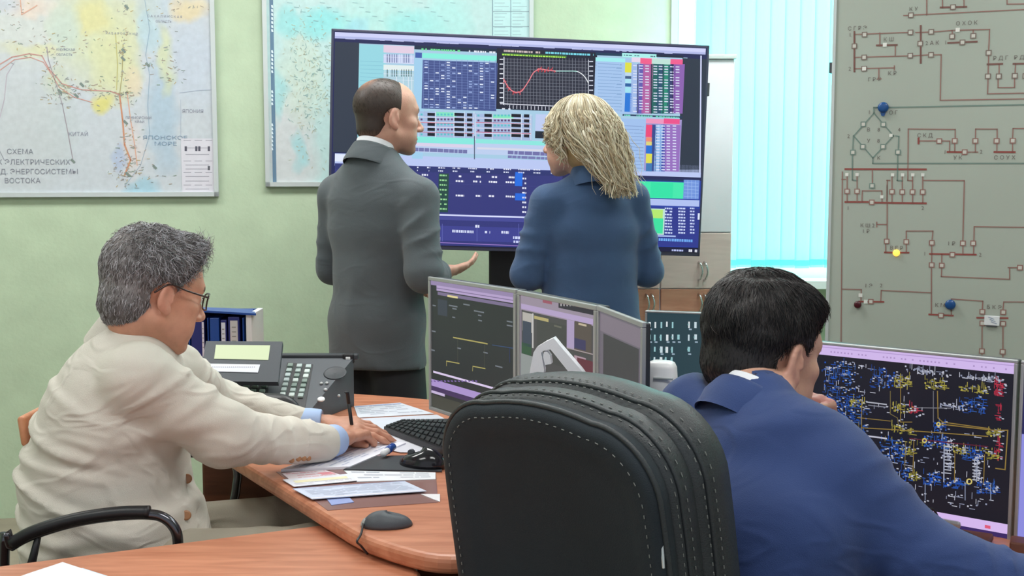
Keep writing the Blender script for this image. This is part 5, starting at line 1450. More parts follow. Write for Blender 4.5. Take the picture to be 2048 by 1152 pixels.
class Fld:
    def __init__(s, lo, hi, h, fine=()):
        s.ax = [axis_pts(lo[k], hi[k], h, [(f[0][k], f[1][k], f[2]) for f in fine]) for k in range(3)]
        s.F = np.full([len(a) for a in s.ax], 1.0, dtype=np.float32)
    def sl(s, lo, hi):
        out = []
        for k in range(3):
            a, b = np.searchsorted(s.ax[k], [lo[k], hi[k]])
            out.append(slice(max(a - 1, 0), min(b + 1, len(s.ax[k]))))
        return tuple(out)
    def xyz(s, sl):
        return (s.ax[0][sl[0]][:, None, None], s.ax[1][sl[1]][None, :, None], s.ax[2][sl[2]][None, None, :])
    def put(s, sl, d, k, sub=False):
        F = s.F[sl]
        if sub:
            d = -d
            if k > 0:
                hh = np.clip(.5 - .5 * (d - F) / k, 0, 1)
                s.F[sl] = F * hh + d * (1 - hh) + k * hh * (1 - hh)
                # smooth max
                s.F[sl] = np.maximum(F, d) if k == 0 else s.F[sl]
            else: s.F[sl] = np.maximum(F, d)
        else:
            if k > 0:
                hh = np.clip(.5 + .5 * (F - d) / k, 0, 1)
                s.F[sl] = F * (1 - hh) + d * hh - k * hh * (1 - hh)
            else: s.F[sl] = np.minimum(F, d)
    def cap(s, a, b, ra, rb, k=.02, sub=False):
        a = np.array(a, float); b = np.array(b, float); m = max(ra, rb) + k + .03
        sl = s.sl(np.minimum(a, b) - m, np.maximum(a, b) + m)
        X, Y, Z = s.xyz(sl)
        if 0 in [len(s.ax[i][sl[i]]) for i in range(3)]: return
        d = b - a; L2 = max(d @ d, 1e-12)
        t = np.clip(((X - a[0]) * d[0] + (Y - a[1]) * d[1] + (Z - a[2]) * d[2]) / L2, 0, 1)
        D = np.sqrt((X - a[0] - t * d[0]) ** 2 + (Y - a[1] - t * d[1]) ** 2 + (Z - a[2] - t * d[2]) ** 2) - (ra + (rb - ra) * t)
        s.put(sl, D, k, sub)
    def chain(s, pts, rs, k=.02):
        for i in range(len(pts) - 1): s.cap(pts[i], pts[i + 1], rs[i], rs[i + 1], k)
    def ecap(s, a, b, rv, wa, wb, da, db, k=.02, sub=False, fold=None):
        """tapered limb with elliptical section; w along rv, d across"""
        a = np.array(a, float); b = np.array(b, float); ax = b - a; L = np.linalg.norm(ax); ax = ax / L
        rv = np.array(rv, float); rv = rv - ax * (rv @ ax); rv /= np.linalg.norm(rv); fv = np.cross(ax, rv)
        m = max(wa, wb, da, db) + k + .03
        sl = s.sl(np.minimum(a, b) - m, np.maximum(a, b) + m); X, Y, Z = s.xyz(sl)
        if 0 in [len(s.ax[i][sl[i]]) for i in range(3)]: return
        px, py, pz = X - a[0], Y - a[1], Z - a[2]
        ta = px * ax[0] + py * ax[1] + pz * ax[2]; t = np.clip(ta / L, 0, 1); z = ta - t * L
        x = px * rv[0] + py * rv[1] + pz * rv[2]; y = px * fv[0] + py * fv[1] + pz * fv[2]
        w = wa + (wb - wa) * t; d = da + (db - da) * t
        if fold:
            amp, n, ph, tw = fold[:4]
            ang = np.arctan2(y, x)
            f = np.exp(-(np.sin(math.pi * n * t + ph + tw * np.sin(ang + ph) + .5 * np.sin(7 * t + ang)) / .42) ** 2) * .85
            f = f * (.5 + .5 * np.sin(ang * 1 + ph * 2 + 5 * t)) * np.sin(math.pi * np.clip(t, .02, .98)) ** .4
            w = w + amp * f; d = d + amp * f
        mn = np.minimum(w, d)
        k0 = np.sqrt((x / w) ** 2 + (y / d) ** 2 + (z / mn) ** 2) + 1e-9
        k1 = np.sqrt((x / w ** 2) ** 2 + (y / d ** 2) ** 2 + (z / mn ** 2) ** 2) + 1e-9
        s.put(sl, k0 * (k0 - 1) / k1, k, sub)
    def ell(s, c, r, Rm=None, k=.02, sub=False):
        c = np.array(c, float); m = max(r) + k + .02
        sl = s.sl(c - m, c + m); X, Y, Z = s.xyz(sl)
        if 0 in [len(s.ax[i][sl[i]]) for i in range(3)]: return
        q = (X - c[0], Y - c[1], Z - c[2])
        if Rm is not None:
            A = np.array(Rm)
            q = [q[0] * A[0, j] + q[1] * A[1, j] + q[2] * A[2, j] for j in range(3)]
        k0 = np.sqrt(sum((q[j] / r[j]) ** 2 for j in range(3))) + 1e-9; k1 = np.sqrt(sum((q[j] / r[j] ** 2) ** 2 for j in range(3))) + 1e-9
        s.put(sl, k0 * (k0 - 1) / k1, k, sub)
    def op(s, fn, lo=None, hi=None):
        sl = s.sl(lo if lo is not None else [-99] * 3, hi if hi is not None else [99] * 3)
        X, Y, Z = s.xyz(sl); s.F[sl] = fn(X, Y, Z, s.F[sl])
    def mesh(s):
        F = s.F; ins = F < 0; nx, ny, nz_ = F.shape
        cnt = np.zeros((nx - 1, ny - 1, nz_ - 1), np.int8)
        for i in (0, 1):
            for j in (0, 1):
                for k in (0, 1): cnt += ins[i:nx - 1 + i, j:ny - 1 + j, k:nz_ - 1 + k]
        I, J, K = np.nonzero((cnt > 0) & (cnt < 8))
        idx = np.full(cnt.shape, -1, np.int64); idx[I, J, K] = np.arange(len(I))
        cs = {}
        for i in (0, 1):
            for j in (0, 1):
                for k in (0, 1): cs[i, j, k] = F[I + i, J + j, K + k].astype(np.float64)
        acc = np.zeros((len(I), 3)); n = np.zeros(len(I)); gx = [s.ax[0], s.ax[1], s.ax[2]]; base = (I, J, K)
        for c0 in cs:
            for d in range(3):
                if c0[d]: continue
                c1 = list(c0); c1[d] = 1; c1 = tuple(c1)
                a, b = cs[c0], cs[c1]; m = (a < 0) != (b < 0)
                t = np.where(m, a / np.where(a == b, 1, a - b), 0)
                p = np.stack([gx[e][base[e] + c0[e]] for e in range(3)], 1)
                q1 = gx[d][base[d] + 1] - gx[d][base[d]]
                p[:, d] = p[:, d] + t * q1
                acc[m] += p[m]; n += m
        V = acc / np.maximum(n, 1)[:, None]
        Q = []
        def faces(d):
            e, f = [(1, 2), (2, 0), (0, 1)][d]
            sl0 = [slice(None)] * 3; sl1 = [slice(None)] * 3; sl0[d] = slice(0, -1); sl1[d] = slice(1, None)
            A = ins[tuple(sl0)]; B = ins[tuple(sl1)]
            P_ = np.stack(np.nonzero(A != B), 1)
            ok = (P_[:, e] > 0) & (P_[:, f] > 0) & (P_[:, e] < F.shape[e] - 1) & (P_[:, f] < F.shape[f] - 1)
            P_ = P_[ok]; fl = A[P_[:, 0], P_[:, 1], P_[:, 2]]
            def cell(de, df):
                q = P_.copy(); q[:, e] -= de; q[:, f] -= df
                return idx[q[:, 0], q[:, 1], q[:, 2]]
            q = np.stack([cell(1, 1), cell(0, 1), cell(0, 0), cell(1, 0)], 1)
            q[~fl] = q[~fl][:, ::-1]
            Q.append(q)
        for d in range(3): faces(d)
        Q = np.concatenate(Q); Q = Q[(Q >= 0).all(1)]
        return V, Q

def sub_smooth(V, Q, it=1, lam=.5):
    for _ in range(it):
        S_ = np.zeros_like(V); N_ = np.zeros(len(V))
        for a, b in ((0, 1), (1, 2), (2, 3), (3, 0)):
            for p, q in ((a, b), (b, a)):
                np.add.at(S_, Q[:, p], V[Q[:, q]]); np.add.at(N_, Q[:, p], 1)
        V = V * (1 - lam) + lam * S_ / np.maximum(N_, 1)[:, None]
    return V

def fld_obj(name, F, m_, parent=None, vcol=None, it=1, **kw):
    V, Q = F.mesh(); V = sub_smooth(V, Q, it)
    vc = None
    if vcol is not None: vc = np.concatenate([vcol(V), np.ones((len(V), 1))], 1)
    o = link_mesh(name, V, Q, m_, parent, smooth=True, vcols=vc)
    for k_, v_ in kw.items(): o[k_] = v_
    return o, V, Q

def n3(X, Y, Z, f, seed=0):
    r = np.random.RandomState(seed); o = 0
    for k in range(5):
        a = r.normal(size=3); a /= np.linalg.norm(a); ph = r.uniform(0, 6.28); ff = f * r.uniform(.7, 1.6)
        b = r.normal(size=3); b /= np.linalg.norm(b)
        o = o + np.sin(ff * (X * a[0] + Y * a[1] + Z * a[2]) + ph + 1.5 * np.sin(ff * .7 * (X * b[0] + Y * b[1] + Z * b[2]) + ph * 2))
    return o / 5

class Head:
    def __init__(s, c, yaw, pitch=0, roll=0, sc=1.0):
        s.c = np.array(c, float); s.s = sc
        Rm = Matrix.Rotation(rad(-yaw), 3, 'Z') @ Matrix.Rotation(rad(-pitch), 3, 'X') @ Matrix.Rotation(rad(roll), 3, 'Y')
        s.R = np.array(Rm)
    def w(s, *p): return s.c + s.R @ (np.array(p, float) * s.s)
    def loc(s, V): return (V - s.c) @ s.R / s.s
    def locg(s, X, Y, Z):
        q = (X - s.c[0], Y - s.c[1], Z - s.c[2])
        return [(q[0] * s.R[0, j] + q[1] * s.R[1, j] + q[2] * s.R[2, j]) / s.s for j in range(3)]
    def ell(s, F, c, r, k=.02, sub=False, R=None):
        Rm = s.R if R is None else s.R @ np.array(R)
        F.ell(s.w(*c), [x * s.s for x in r], Rm, k, sub)
    def cap(s, F, a, b, ra, rb, k=.015, sub=False): F.cap(s.w(*a), s.w(*b), ra * s.s, rb * s.s, k, sub)
    def box(s, m=.16):
        return (s.c - m, s.c + m)

def build_head(F, H, neck_to, neck_r=.055, fem=False, ears=True, jaw=1.0):
    H.ell(F, (0, -.014, .036), (.075, .096, .084), 0)
    H.ell(F, (0, .022, .040), (.064, .070, .066), .03)
    H.ell(F, (0, .036, -.028), (.057, .056, .076), .03)
    for sx in (-1, 1):
        H.cap(F, (sx * .056, -.004, -.050), (sx * .026 * jaw, .066, -.096), .019 * jaw, .015, .03)
        H.ell(F, (sx * .043, .060, -.016), (.024, .024, .018), .02)
        H.ell(F, (sx * .036, .056, -.058), (.026, .026, .026), .03)
    H.ell(F, (0, .078, -.098), (.022, .018, .016), .02)
    H.cap(F, (-.036, .078, .027), (.036, .078, .027), .013, .013, .02)
    for sx in (-1, 1): H.ell(F, (sx * .032, .097, .006), (.015, .012, .010), .012, True)
    for sx in (-1, 1): H.ell(F, (sx * .031, .079, .004), (.0145, .0135, .0125), .004)
    H.cap(F, (0, .090, .014), (0, .113, -.026), .0085, .0105, .012)
    H.ell(F, (0, .113, -.030), (.013, .012, .010), .008)
    for sx in (-1, 1): H.ell(F, (sx * .0125, .101, -.034), (.009, .011, .008), .006)
    H.ell(F, (0, .090, -.062), (.024, .013, .0065), .008); H.ell(F, (0, .088, -.074), (.020, .013, .008), .008)
    H.ell(F, (0, .104, -.0675), (.024, .007, .0016), .002, True)
    if ears:
        for sx in (-1, 1):
            tilt = np.array(Matrix.Rotation(rad(sx * 22), 3, 'Z') @ Matrix.Rotation(rad(-10), 3, 'X'))
            H.ell(F, (sx * .079, -.010, -.004), (.0085, .019, .032), .008, False, tilt)
            H.ell(F, (sx * .089, -.006, .002), (.0075, .0115, .021), .004, True, tilt)
            H.ell(F, (sx * .0795, -.001, -.030), (.006, .009, .011), .006)
            H.cap(F, (sx * .0815, .005, -.012), (sx * .081, .004, .004), .004, .003, .004)
    nk = H.w(0, -.028, -.055); F.ecap(nk, neck_to, H.R[:, 0], neck_r, neck_r * 1.08, neck_r * 1.02, neck_r * 1.1, .03)

def rotv(v, ax, a):
    return np.array(Matrix.Rotation(a, 3, Vector(ax)) @ Vector(v))

def build_hand(F, wrist, d, back, thumb_side, curls=(25, 30, 35, 38), splay=5, thumb=(.5, .8, -.25), tcurl=20, sc=1.0, k=.006):
    """d: direction of the fingers, back: out of the back of the hand; thumb_side +1 / -1 along cross(d, back)"""
    d = np.array(d, float); d /= np.linalg.norm(d); back = np.array(back, float); back -= d * (back @ d); back /= np.linalg.norm(back)
    x = np.cross(d, back) * thumb_side
    w = np.array(wrist, float); tips = []
    F.ecap(w - d * .03 * sc, w + d * .015 * sc, x, .026 * sc, .030 * sc, .020 * sc, .018 * sc, .015)
    F.ecap(w + d * .015 * sc, w + d * .078 * sc, x, .031 * sc, .037 * sc, .0165 * sc, .0125 * sc, .015)
    offs = (.0285, .0095, -.0095, -.0275); Ls = ((.043, .026, .021), (.047, .029, .022), (.043, .027, .022), (.034, .021, .018)); r0 = (.0088, .0090, .0086, .0076); dy = (.082, .086, .083, .076)
    for i in range(4):
        p = w + d * dy[i] * sc + x * offs[i] * sc - back * .001
        dd = d * math.cos(rad(splay * (1.5 - i))) + x * math.sin(rad(splay * (1.5 - i)))
        rax = np.cross(dd, back); c = curls[i] if not isinstance(curls[i], (tuple, list)) else None
        cc_ = curls[i] if c is None else (c * .8, c, c * .7)
        F.cap(w + d * .05 * sc + x * offs[i] * .9 * sc, p, .010 * sc, r0[i] * 1.1 * sc, .008)
        F.ell(p + back * .002, (.0095 * sc,) * 3, None, k)
        r = r0[i] * sc
        for j in range(3):
            dd = rotv(dd, rax, -rad(cc_[j])); q = p + dd * Ls[i][j] * sc
            F.cap(p, q, r, r * .92, k if j else .008); p = q; r *= .92
        tips.append(p)
    p = w + x * .024 * sc + d * .022 * sc - back * .004
    dd = x * thumb[0] + d * thumb[1] + back * thumb[2]; dd /= np.linalg.norm(dd)
    rax = np.cross(dd, -x); rax /= np.linalg.norm(rax) + 1e-9
    F.cap(w + d * .01 * sc + x * .012 * sc, p, .014 * sc, .0135 * sc, .012)
    r = .0122 * sc
    for j, L in enumerate((.042, .033, .026)):
        q = p + dd * L * sc; F.cap(p, q, r, r * .9, .008 if j == 0 else .005); p = q; r *= .9
        dd = rotv(dd, rax, rad(tcurl))
    tips.append(p)
    return tips

# ---------------------------------------------------------------- hair
def strands(name, roots, nrm, dirs, L, r, parent, cols, K=4, curl=0.0, lift=.15, Rk=.09, seed=0, mi='hair', wave=8.0, follow=True):
    N = len(roots); rs = np.random.RandomState(seed)
    L = L * rs.uniform(.65, 1.15, N)
    t = np.linspace(0, 1, K + 1)
    side = np.cross(nrm, dirs); ph = rs.uniform(0, 6.28, N)
    P_ = []
    for k in t:
        h = lift * L * math.sin(math.pi * .5 * k) * (1 - .5 * k)
        drop = (L * k) ** 2 / (2 * Rk) if follow else 0
        p = roots + dirs * (L * k)[:, None] + nrm * (h - drop)[:, None]
        if curl: p = p + side * (curl * k * np.sin(ph + wave * k))[:, None] + nrm * (curl * k * np.cos(ph + wave * k) * .7)[:, None]
        P_.append(p)
    V = np.zeros((N, K + 1, 3, 3)); 
    for k in range(K + 1):
        rr_ = (r * (1 - .75 * t[k] ** 2)) * np.ones(N)
        for j in range(3):
            a = 2 * math.pi * j / 3
            V[:, k, j] = P_[k] + side * (rr_ * math.cos(a))[:, None] + nrm * (rr_ * math.sin(a))[:, None]
    idx = np.arange(N * (K + 1) * 3).reshape(N, K + 1, 3); Fs = []
    for k in range(K):
        for j in range(3):
            jj = (j + 1) % 3
            Fs.append(np.stack([idx[:, k, j], idx[:, k, jj], idx[:, k + 1, jj], idx[:, k + 1, j]], 1))
    Q = np.concatenate(Fs)
    ci = rs.randint(0, len(cols), N); C = np.array(cols)[ci][:, :3] * rs.uniform(.8, 1.2, (N, 1))
    vc = np.repeat(np.concatenate([C, np.ones((N, 1))], 1), (K + 1) * 3, axis=0)
    return V.reshape(-1, 3), Q, vc

def merge_hair(name, parts, parent):
    off = 0; VV = []; QQ = []; CC = []
    for V, Q, C in parts:
        VV.append(V); QQ.append(Q + off); CC.append(C); off += len(V)
    o = link_mesh(name, np.concatenate(VV), np.concatenate(QQ), 'hair', parent, smooth=True, vcols=np.concatenate(CC))
    return o

def vnormals(V, Q):
    n = np.cross(V[Q[:, 2]] - V[Q[:, 0]], V[Q[:, 3]] - V[Q[:, 1]]); N_ = np.zeros_like(V)
    for k in range(4): np.add.at(N_, Q[:, k], n)
    return N_ / (np.linalg.norm(N_, axis=1)[:, None] + 1e-12)

def skin_cols(H, base, stub=None, lips=None, fem=False):
    base = np.array(base[:3]); lips_ = np.array((lips or S(178, 104, 98))[:3]); ear = np.array(S(206, 140, 124)[:3]); brow = np.array(S(90, 74, 62)[:3])
    def f(V):
        L = H.loc(V); C = np.tile(base, (len(V), 1))
        def mix(w, col):
            nonlocal C
            w = np.clip(w, 0, 1)[:, None]; C = C * (1 - w) + np.array(col) * w
        if stub is not None:
            st = np.clip((-.045 - L[:, 2]) / .02, 0, 1) * np.clip((L[:, 1] - .0) / .03, 0, 1) * np.clip((L[:, 2] + .13) / .02, 0, 1)
            mix(st * .35, stub[:3])
        lp = (np.abs(L[:, 0]) < .026) & (L[:, 1] > .086) & (L[:, 2] < -.054) & (L[:, 2] > -.083)
        mix(lp * .8, lips_)
        bw = (np.abs(np.abs(L[:, 0]) - .032) < .018) & (L[:, 1] > .07) & (np.abs(L[:, 2] - .028) < .0045)
        mix(bw * .85, brow)
        er = (np.abs(L[:, 0]) > .079) & (np.abs(L[:, 1] + .005) < .03) & (np.abs(L[:, 2]) < .04)
        mix(er * .35, ear)
        return C
    return f

def eyes(H, parent, iris=S(70, 60, 50)):
    mb = MB()
    for sx in (-1, 1):
        c = Vector(H.w(sx * .031, .0815, .0035)); ax = Vector(H.R @ np.array((0, 1, 0)))
        r = .0125 * H.s
        mb.lathe(c, [(.001, -r)] + [(r * math.sin(a), -r * math.cos(a)) for a in [math.pi * k / 10 for k in range(1, 10)]] + [(.001, r)], ax, 16, col=S(226, 222, 218))
        mb.lathe(c + ax * (r * .93), [(.001, .0011), (.0035, .0011), (.0055, 0), (.0057, -.001)], ax, 14, col=iris)
        mb.lathe(c + ax * (r * .93), [(.001, .0015), (.0022, .0014), (.0024, .0008)], ax, 12, col=S(12, 12, 12))
    return mb.build('eyes', 'key', parent, smooth=True)

def collar(name, top, axis, r, prof, m_, parent, sq=1.0, wide=None):
    """a standing or folded collar round the neck; prof: (radius offset, height)"""
    axis = nv(axis); u_ = nv(wide) - axis * (nv(wide) @ axis); u_ = nv(u_); v_ = np.cross(axis, u_)
    mb = MB(); rings = []
    for dr, z in prof:
        rings.append([Vector(np.array(top) + axis * z + u_ * ((r + dr) * math.cos(a)) + v_ * ((r + dr) * sq * math.sin(a))) for a in [2 * math.pi * k / 40 for k in range(40)]])
    mb.rings(rings, cap=False)
    return mb.build(name, m_, parent, smooth=True)
SHIRT_C = [(.005, -.05), (.0045, -.02), (.004, -.003), (.0025, 0), (-.0005, 0), (-.002, -.004), (-.003, -.04)]
JACK_C = [(.027, -.066), (.0275, -.058), (.020, -.030), (.0125, -.006), (.0095, .0005), (.006, .0), (.004, -.008), (.006, -.05)]

def nv(a): a = np.array(a, float); return a / np.linalg.norm(a)

def shoe_part(parent, heel, d, L=.27, w=.048):
    heel = np.array(heel, float); d = nv((d[0], d[1], 0)); F = Fld(heel - .35, heel + .35, .009)
    F.F[:] = 1
    s_ = np.cross(d, (0, 0, 1))
    F.ecap(heel + d * .03 + (0, 0, .045), heel + d * (L - .07) + (0, 0, .035), s_, w * .8, w, .04, .03, .02)
    F.ell(heel + d * (L - .06) + (0, 0, .03), (w, .06, .026), np.stack([s_, d, (0, 0, 1)], 1), .02)
    F.op(lambda X, Y, Z, f: np.maximum(f, .003 - Z))
    return fld_obj('shoe', F, 'shoe', parent)[0]

# ================================================================== PEOPLE
A3 = lambda *p: np.array(p, float)
UP = A3(0, 0, 1)

def torso(F, secs, rv, k=.03, grow=0.0, fold=None):
    """secs: list of (centre, half width, half depth)"""
    for i, ((c0, w0, d0), (c1, w1, d1)) in enumerate(zip(secs, secs[1:])):
        F.ecap(c0, c1, rv, w0 + grow, w1 + grow, d0 + grow, d1 + grow, k)

def drape(F, amp, f, seed, squash=(1, 1, 2.2), lo=None, hi=None):
    def g(X, Y, Z, f0):
        n = n3(X * squash[0], Y * squash[1], Z * squash[2], f, seed)
        m = np.clip(.6 + 1.2 * n3(X, Y, Z, f * .45, seed + 9), 0, 1.2)
        return f0 - amp * m * (np.exp(-(n / .13) ** 2) - .4 * np.exp(-((n - .27) / .14) ** 2))
    F.op(g, lo, hi)

def groove(F, a, b, wd, dp, nrm):
    """a pressed seam or vent: a shallow line cut into cloth"""
    F.cap(a, b, wd, wd, .004, True)

# ---------------------------------------------------------------- 1. MAN IN THE GREY SUIT
def man_grey():
    f = A3(math.sin(rad(36)), math.cos(rad(36)), 0); r = A3(f[1], -f[0], 0)
    O = A3(-.425, 3.80, 0)
    L = lambda x, y, z: O + r * x + f * y + UP * z
    H = Head(L(.015, .035, 1.583), 63, 2, 0, .985)
    shL, shR = L(-.172, .0, 1.342), L(.172, -.0, 1.338)
    elL, wrL = L(-.222, .03, 1.10), L(-.13, .22, 1.03)
    elR, wrR = L(.228, -.045, 1.105), P(884, 546, 3.86)
    wrR = A3(*wrR)
    lo = A3(-.95, 3.35, 0); hi = A3(.15, 4.35, 1.75)
    hb = H.box(.15); fine = [(hb[0], hb[1], .0042), (wrR - .10, wrR + .20, .0045)]
    B = Fld(lo, hi, .016, fine)
    nb = L(0, -.005, 1.44)
    build_head(B, H, nb, .053)
    torso(B, [(L(0, 0, .90), .15, .10), (L(0, 0, 1.08), .135, .09), (L(0, 0, 1.25), .155, .10), (L(0, 0, 1.38), .14, .08), (nb, .074, .074)], r, grow=-.022)
    for sh, el, wr in ((shL, elL, wrL), (shR, elR, wrR)): B.cap(L(0, 0, 1.38), sh, .05, .045); B.cap(sh, el, .045, .036); B.cap(el, wr, .036, .025)
    for sx in (-1, 1):
        B.cap(L(sx * .085, 0, .90), L(sx * .09, .02, .50), .075, .05); B.cap(L(sx * .09, .02, .50), L(sx * .10, -.01, .09), .048, .032); B.cap(L(sx * .10, 0, .06), L(sx * .12, .16, .04), .033, .028)
    fd = nv(A3(.80, 1.0, .02)); build_hand(B, wrR + fd * .012, A3(.62, .80, .10), A3(.35, -.25, -.9), 1, (5, 8, 12, 16), 5, (.75, .60, -.45), 12, 1.0)
    build_hand(B, wrL, nv(r * .75 + f * .6 - UP * .1), nv(f * .5 + UP * .6), -1, (20, 25, 25, 30))
    root, V, Q = fld_obj('person', B, 'skin', None, vcol=skin_cols(H, S(196, 148, 128), S(150, 120, 104)))
    tag(root, 'man with short dark hair in a grey suit, standing at the big display', 'person')
    ORG[root.name] = Vector(O)
    # (children are measured from the body's own origin)
    ORG[root.name] = root.location.copy()
    # jacket
    J = Fld(lo, hi, .0085)
    J.f_ = 0
    secs = [(L(0, -.01, .815), .172, .128), (L(0, -.008, .95), .165, .124), (L(0, 0, 1.09), .155, .116), (L(0, 0, 1.24), .176, .122), (L(0, -.006, 1.33), .170, .108), (L(0, -.01, 1.385), .130, .086), (L(0, -.014, 1.425), .085, .072), (L(0, -.014, 1.455), .070, .066)]
    torso(J, secs, r)
    J.ecap(L(-.05, -.01, 1.408), shL + UP * .004, f, .055, .056, .044, .052, .03); J.ecap(L(.05, -.01, 1.408), shR + UP * .004, f, .055, .056, .044, .052, .03)
    J.ecap(shL, elL, r, .056, .053, .062, .056, .03, fold=(.010, 4, .6, 1.2)); J.ecap(elL, wrL, r, .056, .046, .056, .046, .02, fold=(.010, 3, .2, 1))
    J.ecap(shR, elR, r, .057, .054, .064, .057, .025, fold=(.011, 4, 2.3, 1.5)); J.ecap(elR, wrR - fd * .015, UP, .056, .044, .054, .042, .02, fold=(.011, 3, 1.0, 1))
    drape(J, .0045, 9, 4, (.8, .8, 1.7))
    J.ecap(L(0, -.0, 1.42), L(.0, .015, 1.52), r, .054, .054, .052, .052, .004, True)
    J.op(lambda X, Y, Z, g: np.maximum(g, .797 - Z + .006 * np.sin(X * 12)))
    # vent, centre back seam, armhole creases
    bk = lambda x, z: L(x, -.148, z)
    groove(J, bk(.02, .78), bk(.022, .97), .007, .01, f); groove(J, L(.17, -.085, 1.30), L(.168, -.10, 1.02), .006, .01, f); groove(J, L(.16, -.09, 1.40), L(.172, -.082, 1.28), .004, .01, f)
    groove(J, L(-.160, -.10, 1.36), L(-.172, -.09, 1.08), .005, .01, f)
    jk, _, _ = fld_obj('jacket', J, 'greysuit', root, it=1)
    # shirt collar
    cax = L(0, .42, 1) - O
    collar('shirt_collar', L(0, -.002, 1.503), cax, .0585, SHIRT_C, 'shirt', root, 1.0, r)
    collar('jacket_collar', L(0, -.010, 1.486), cax, .0585, JACK_C, 'greysuit', jk, 1.0, r)
    mb = MB(); c_ = wrR - fd * .005; mb.lathe(Vector(c_), [(.030, -.012), (.033, -.006), (.033, .004), (.030, .006)], Vector(fd), 22); mb.build('cuff', 'shirt', root, smooth=True)
    T_ = Fld(lo, A3(.15, 4.35, 1.0), .011)
    for sx in (-1, 1): T_.ecap(L(sx * .070, 0, .91), L(sx * .085, .02, .50), r, .084, .078, .095, .085, .04, fold=(.006, 3, 1, 1)); T_.ecap(L(sx * .09, .02, .50), L(sx * .10, -.005, .06), r, .078, .070, .084, .078, .03, fold=(.008, 3, 2, 1))
    T_.op(lambda X, Y, Z, g: np.maximum(g, .03 - Z)); fld_obj('trousers', T_, 'trousers', root)
    for sx in (-1, 1): shoe_part(root, L(sx * .10, -.05, 0), f + r * .1 * sx)
    # hair
    Fh = Fld(*H.box(.16), .0034)
    H.ell(Fh, (0, -.015, .0385), (.0795, .1005, .0865), 0); H.ell(Fh, (0, -.05, -.030), (.058, .052, .055), .02)
    def cut(X, Y, Z, g):
        x, y, z = H.locg(X, Y, Z); ax = np.abs(x)
        temple = y - (.056 + .022 * np.clip(1 - ax / .042, 0, 1) + .42 * np.clip(z - .045, -.05, .035)) - .004 * n3(X, Y, Z, 160, 8)   # receding at the temples
        low = np.where(y > -.030, (-.012) - z + np.clip((y - .012) * 2.2, -.02, .2), (-.078) - z)
        ear = (.030 - np.sqrt((y + .008) ** 2 + (z + .004) ** 2)) * 1.0
        ear = np.where(ax > .06, ear, -1)
        return np.maximum(np.maximum(g, temple), np.maximum(low, ear))
    Fh.op(cut)
    dk = np.array(S(58, 46, 40)[:3]); sk_ = np.array(S(186, 138, 116)[:3])
    def hc(V):
        l = H.loc(V); d_ = np.sqrt((l[:, 0] / .036) ** 2 + ((l[:, 1] + .070) / .036) ** 2 + ((l[:, 2] - .098) / .05) ** 2); w = np.clip(1.15 - d_, 0, 1)[:, None] * .62
        w2 = np.clip((-.045 - l[:, 2]) / .035, 0, 1)[:, None] * .55; w3 = np.clip((l[:, 1] - .028) / .045, 0, 1)[:, None] * .7
        w = np.clip(np.maximum(np.maximum(w, w2), w3), 0, 1)
        return dk * (1 - w) + sk_ * w
    hr, V, Q = fld_obj('hair', Fh, 'hair', root, vcol=hc)
    N_ = vnormals(V, Q); rs = np.random.RandomState(3); l = H.loc(V); ok = np.nonzero((N_ @ H.R[:, 2] > -.4))[0]
    w_bald = np.sqrt((l[:, 0] / .036) ** 2 + ((l[:, 1] + .070) / .036) ** 2 + ((l[:, 2] - .098) / .05) ** 2)
    ok = ok[(w_bald[ok] > .9) | (rs.rand(len(ok)) < .25)]
    pick = rs.choice(ok, 3600); crown = A3(0, -.07, .11)
    d_ = l[pick] - crown; d_[:, 2] -= .02; d_ = d_ @ H.R.T + rs.normal(0, .02, (len(pick), 3)); n_ = N_[pick]; d_ -= n_ * (d_ * n_).sum(1)[:, None]; d_ /= np.linalg.norm(d_, axis=1)[:, None] + 1e-9
    hv = strands('h', V[pick] - n_ * .001, n_, d_, .014, .00055, root, [S(44, 34, 30), S(70, 56, 48), S(34, 28, 26), S(92, 76, 66)], K=3, lift=.12)
    merge_hair('hair_strands', [hv], hr)
    eyes(H, root)
    return H

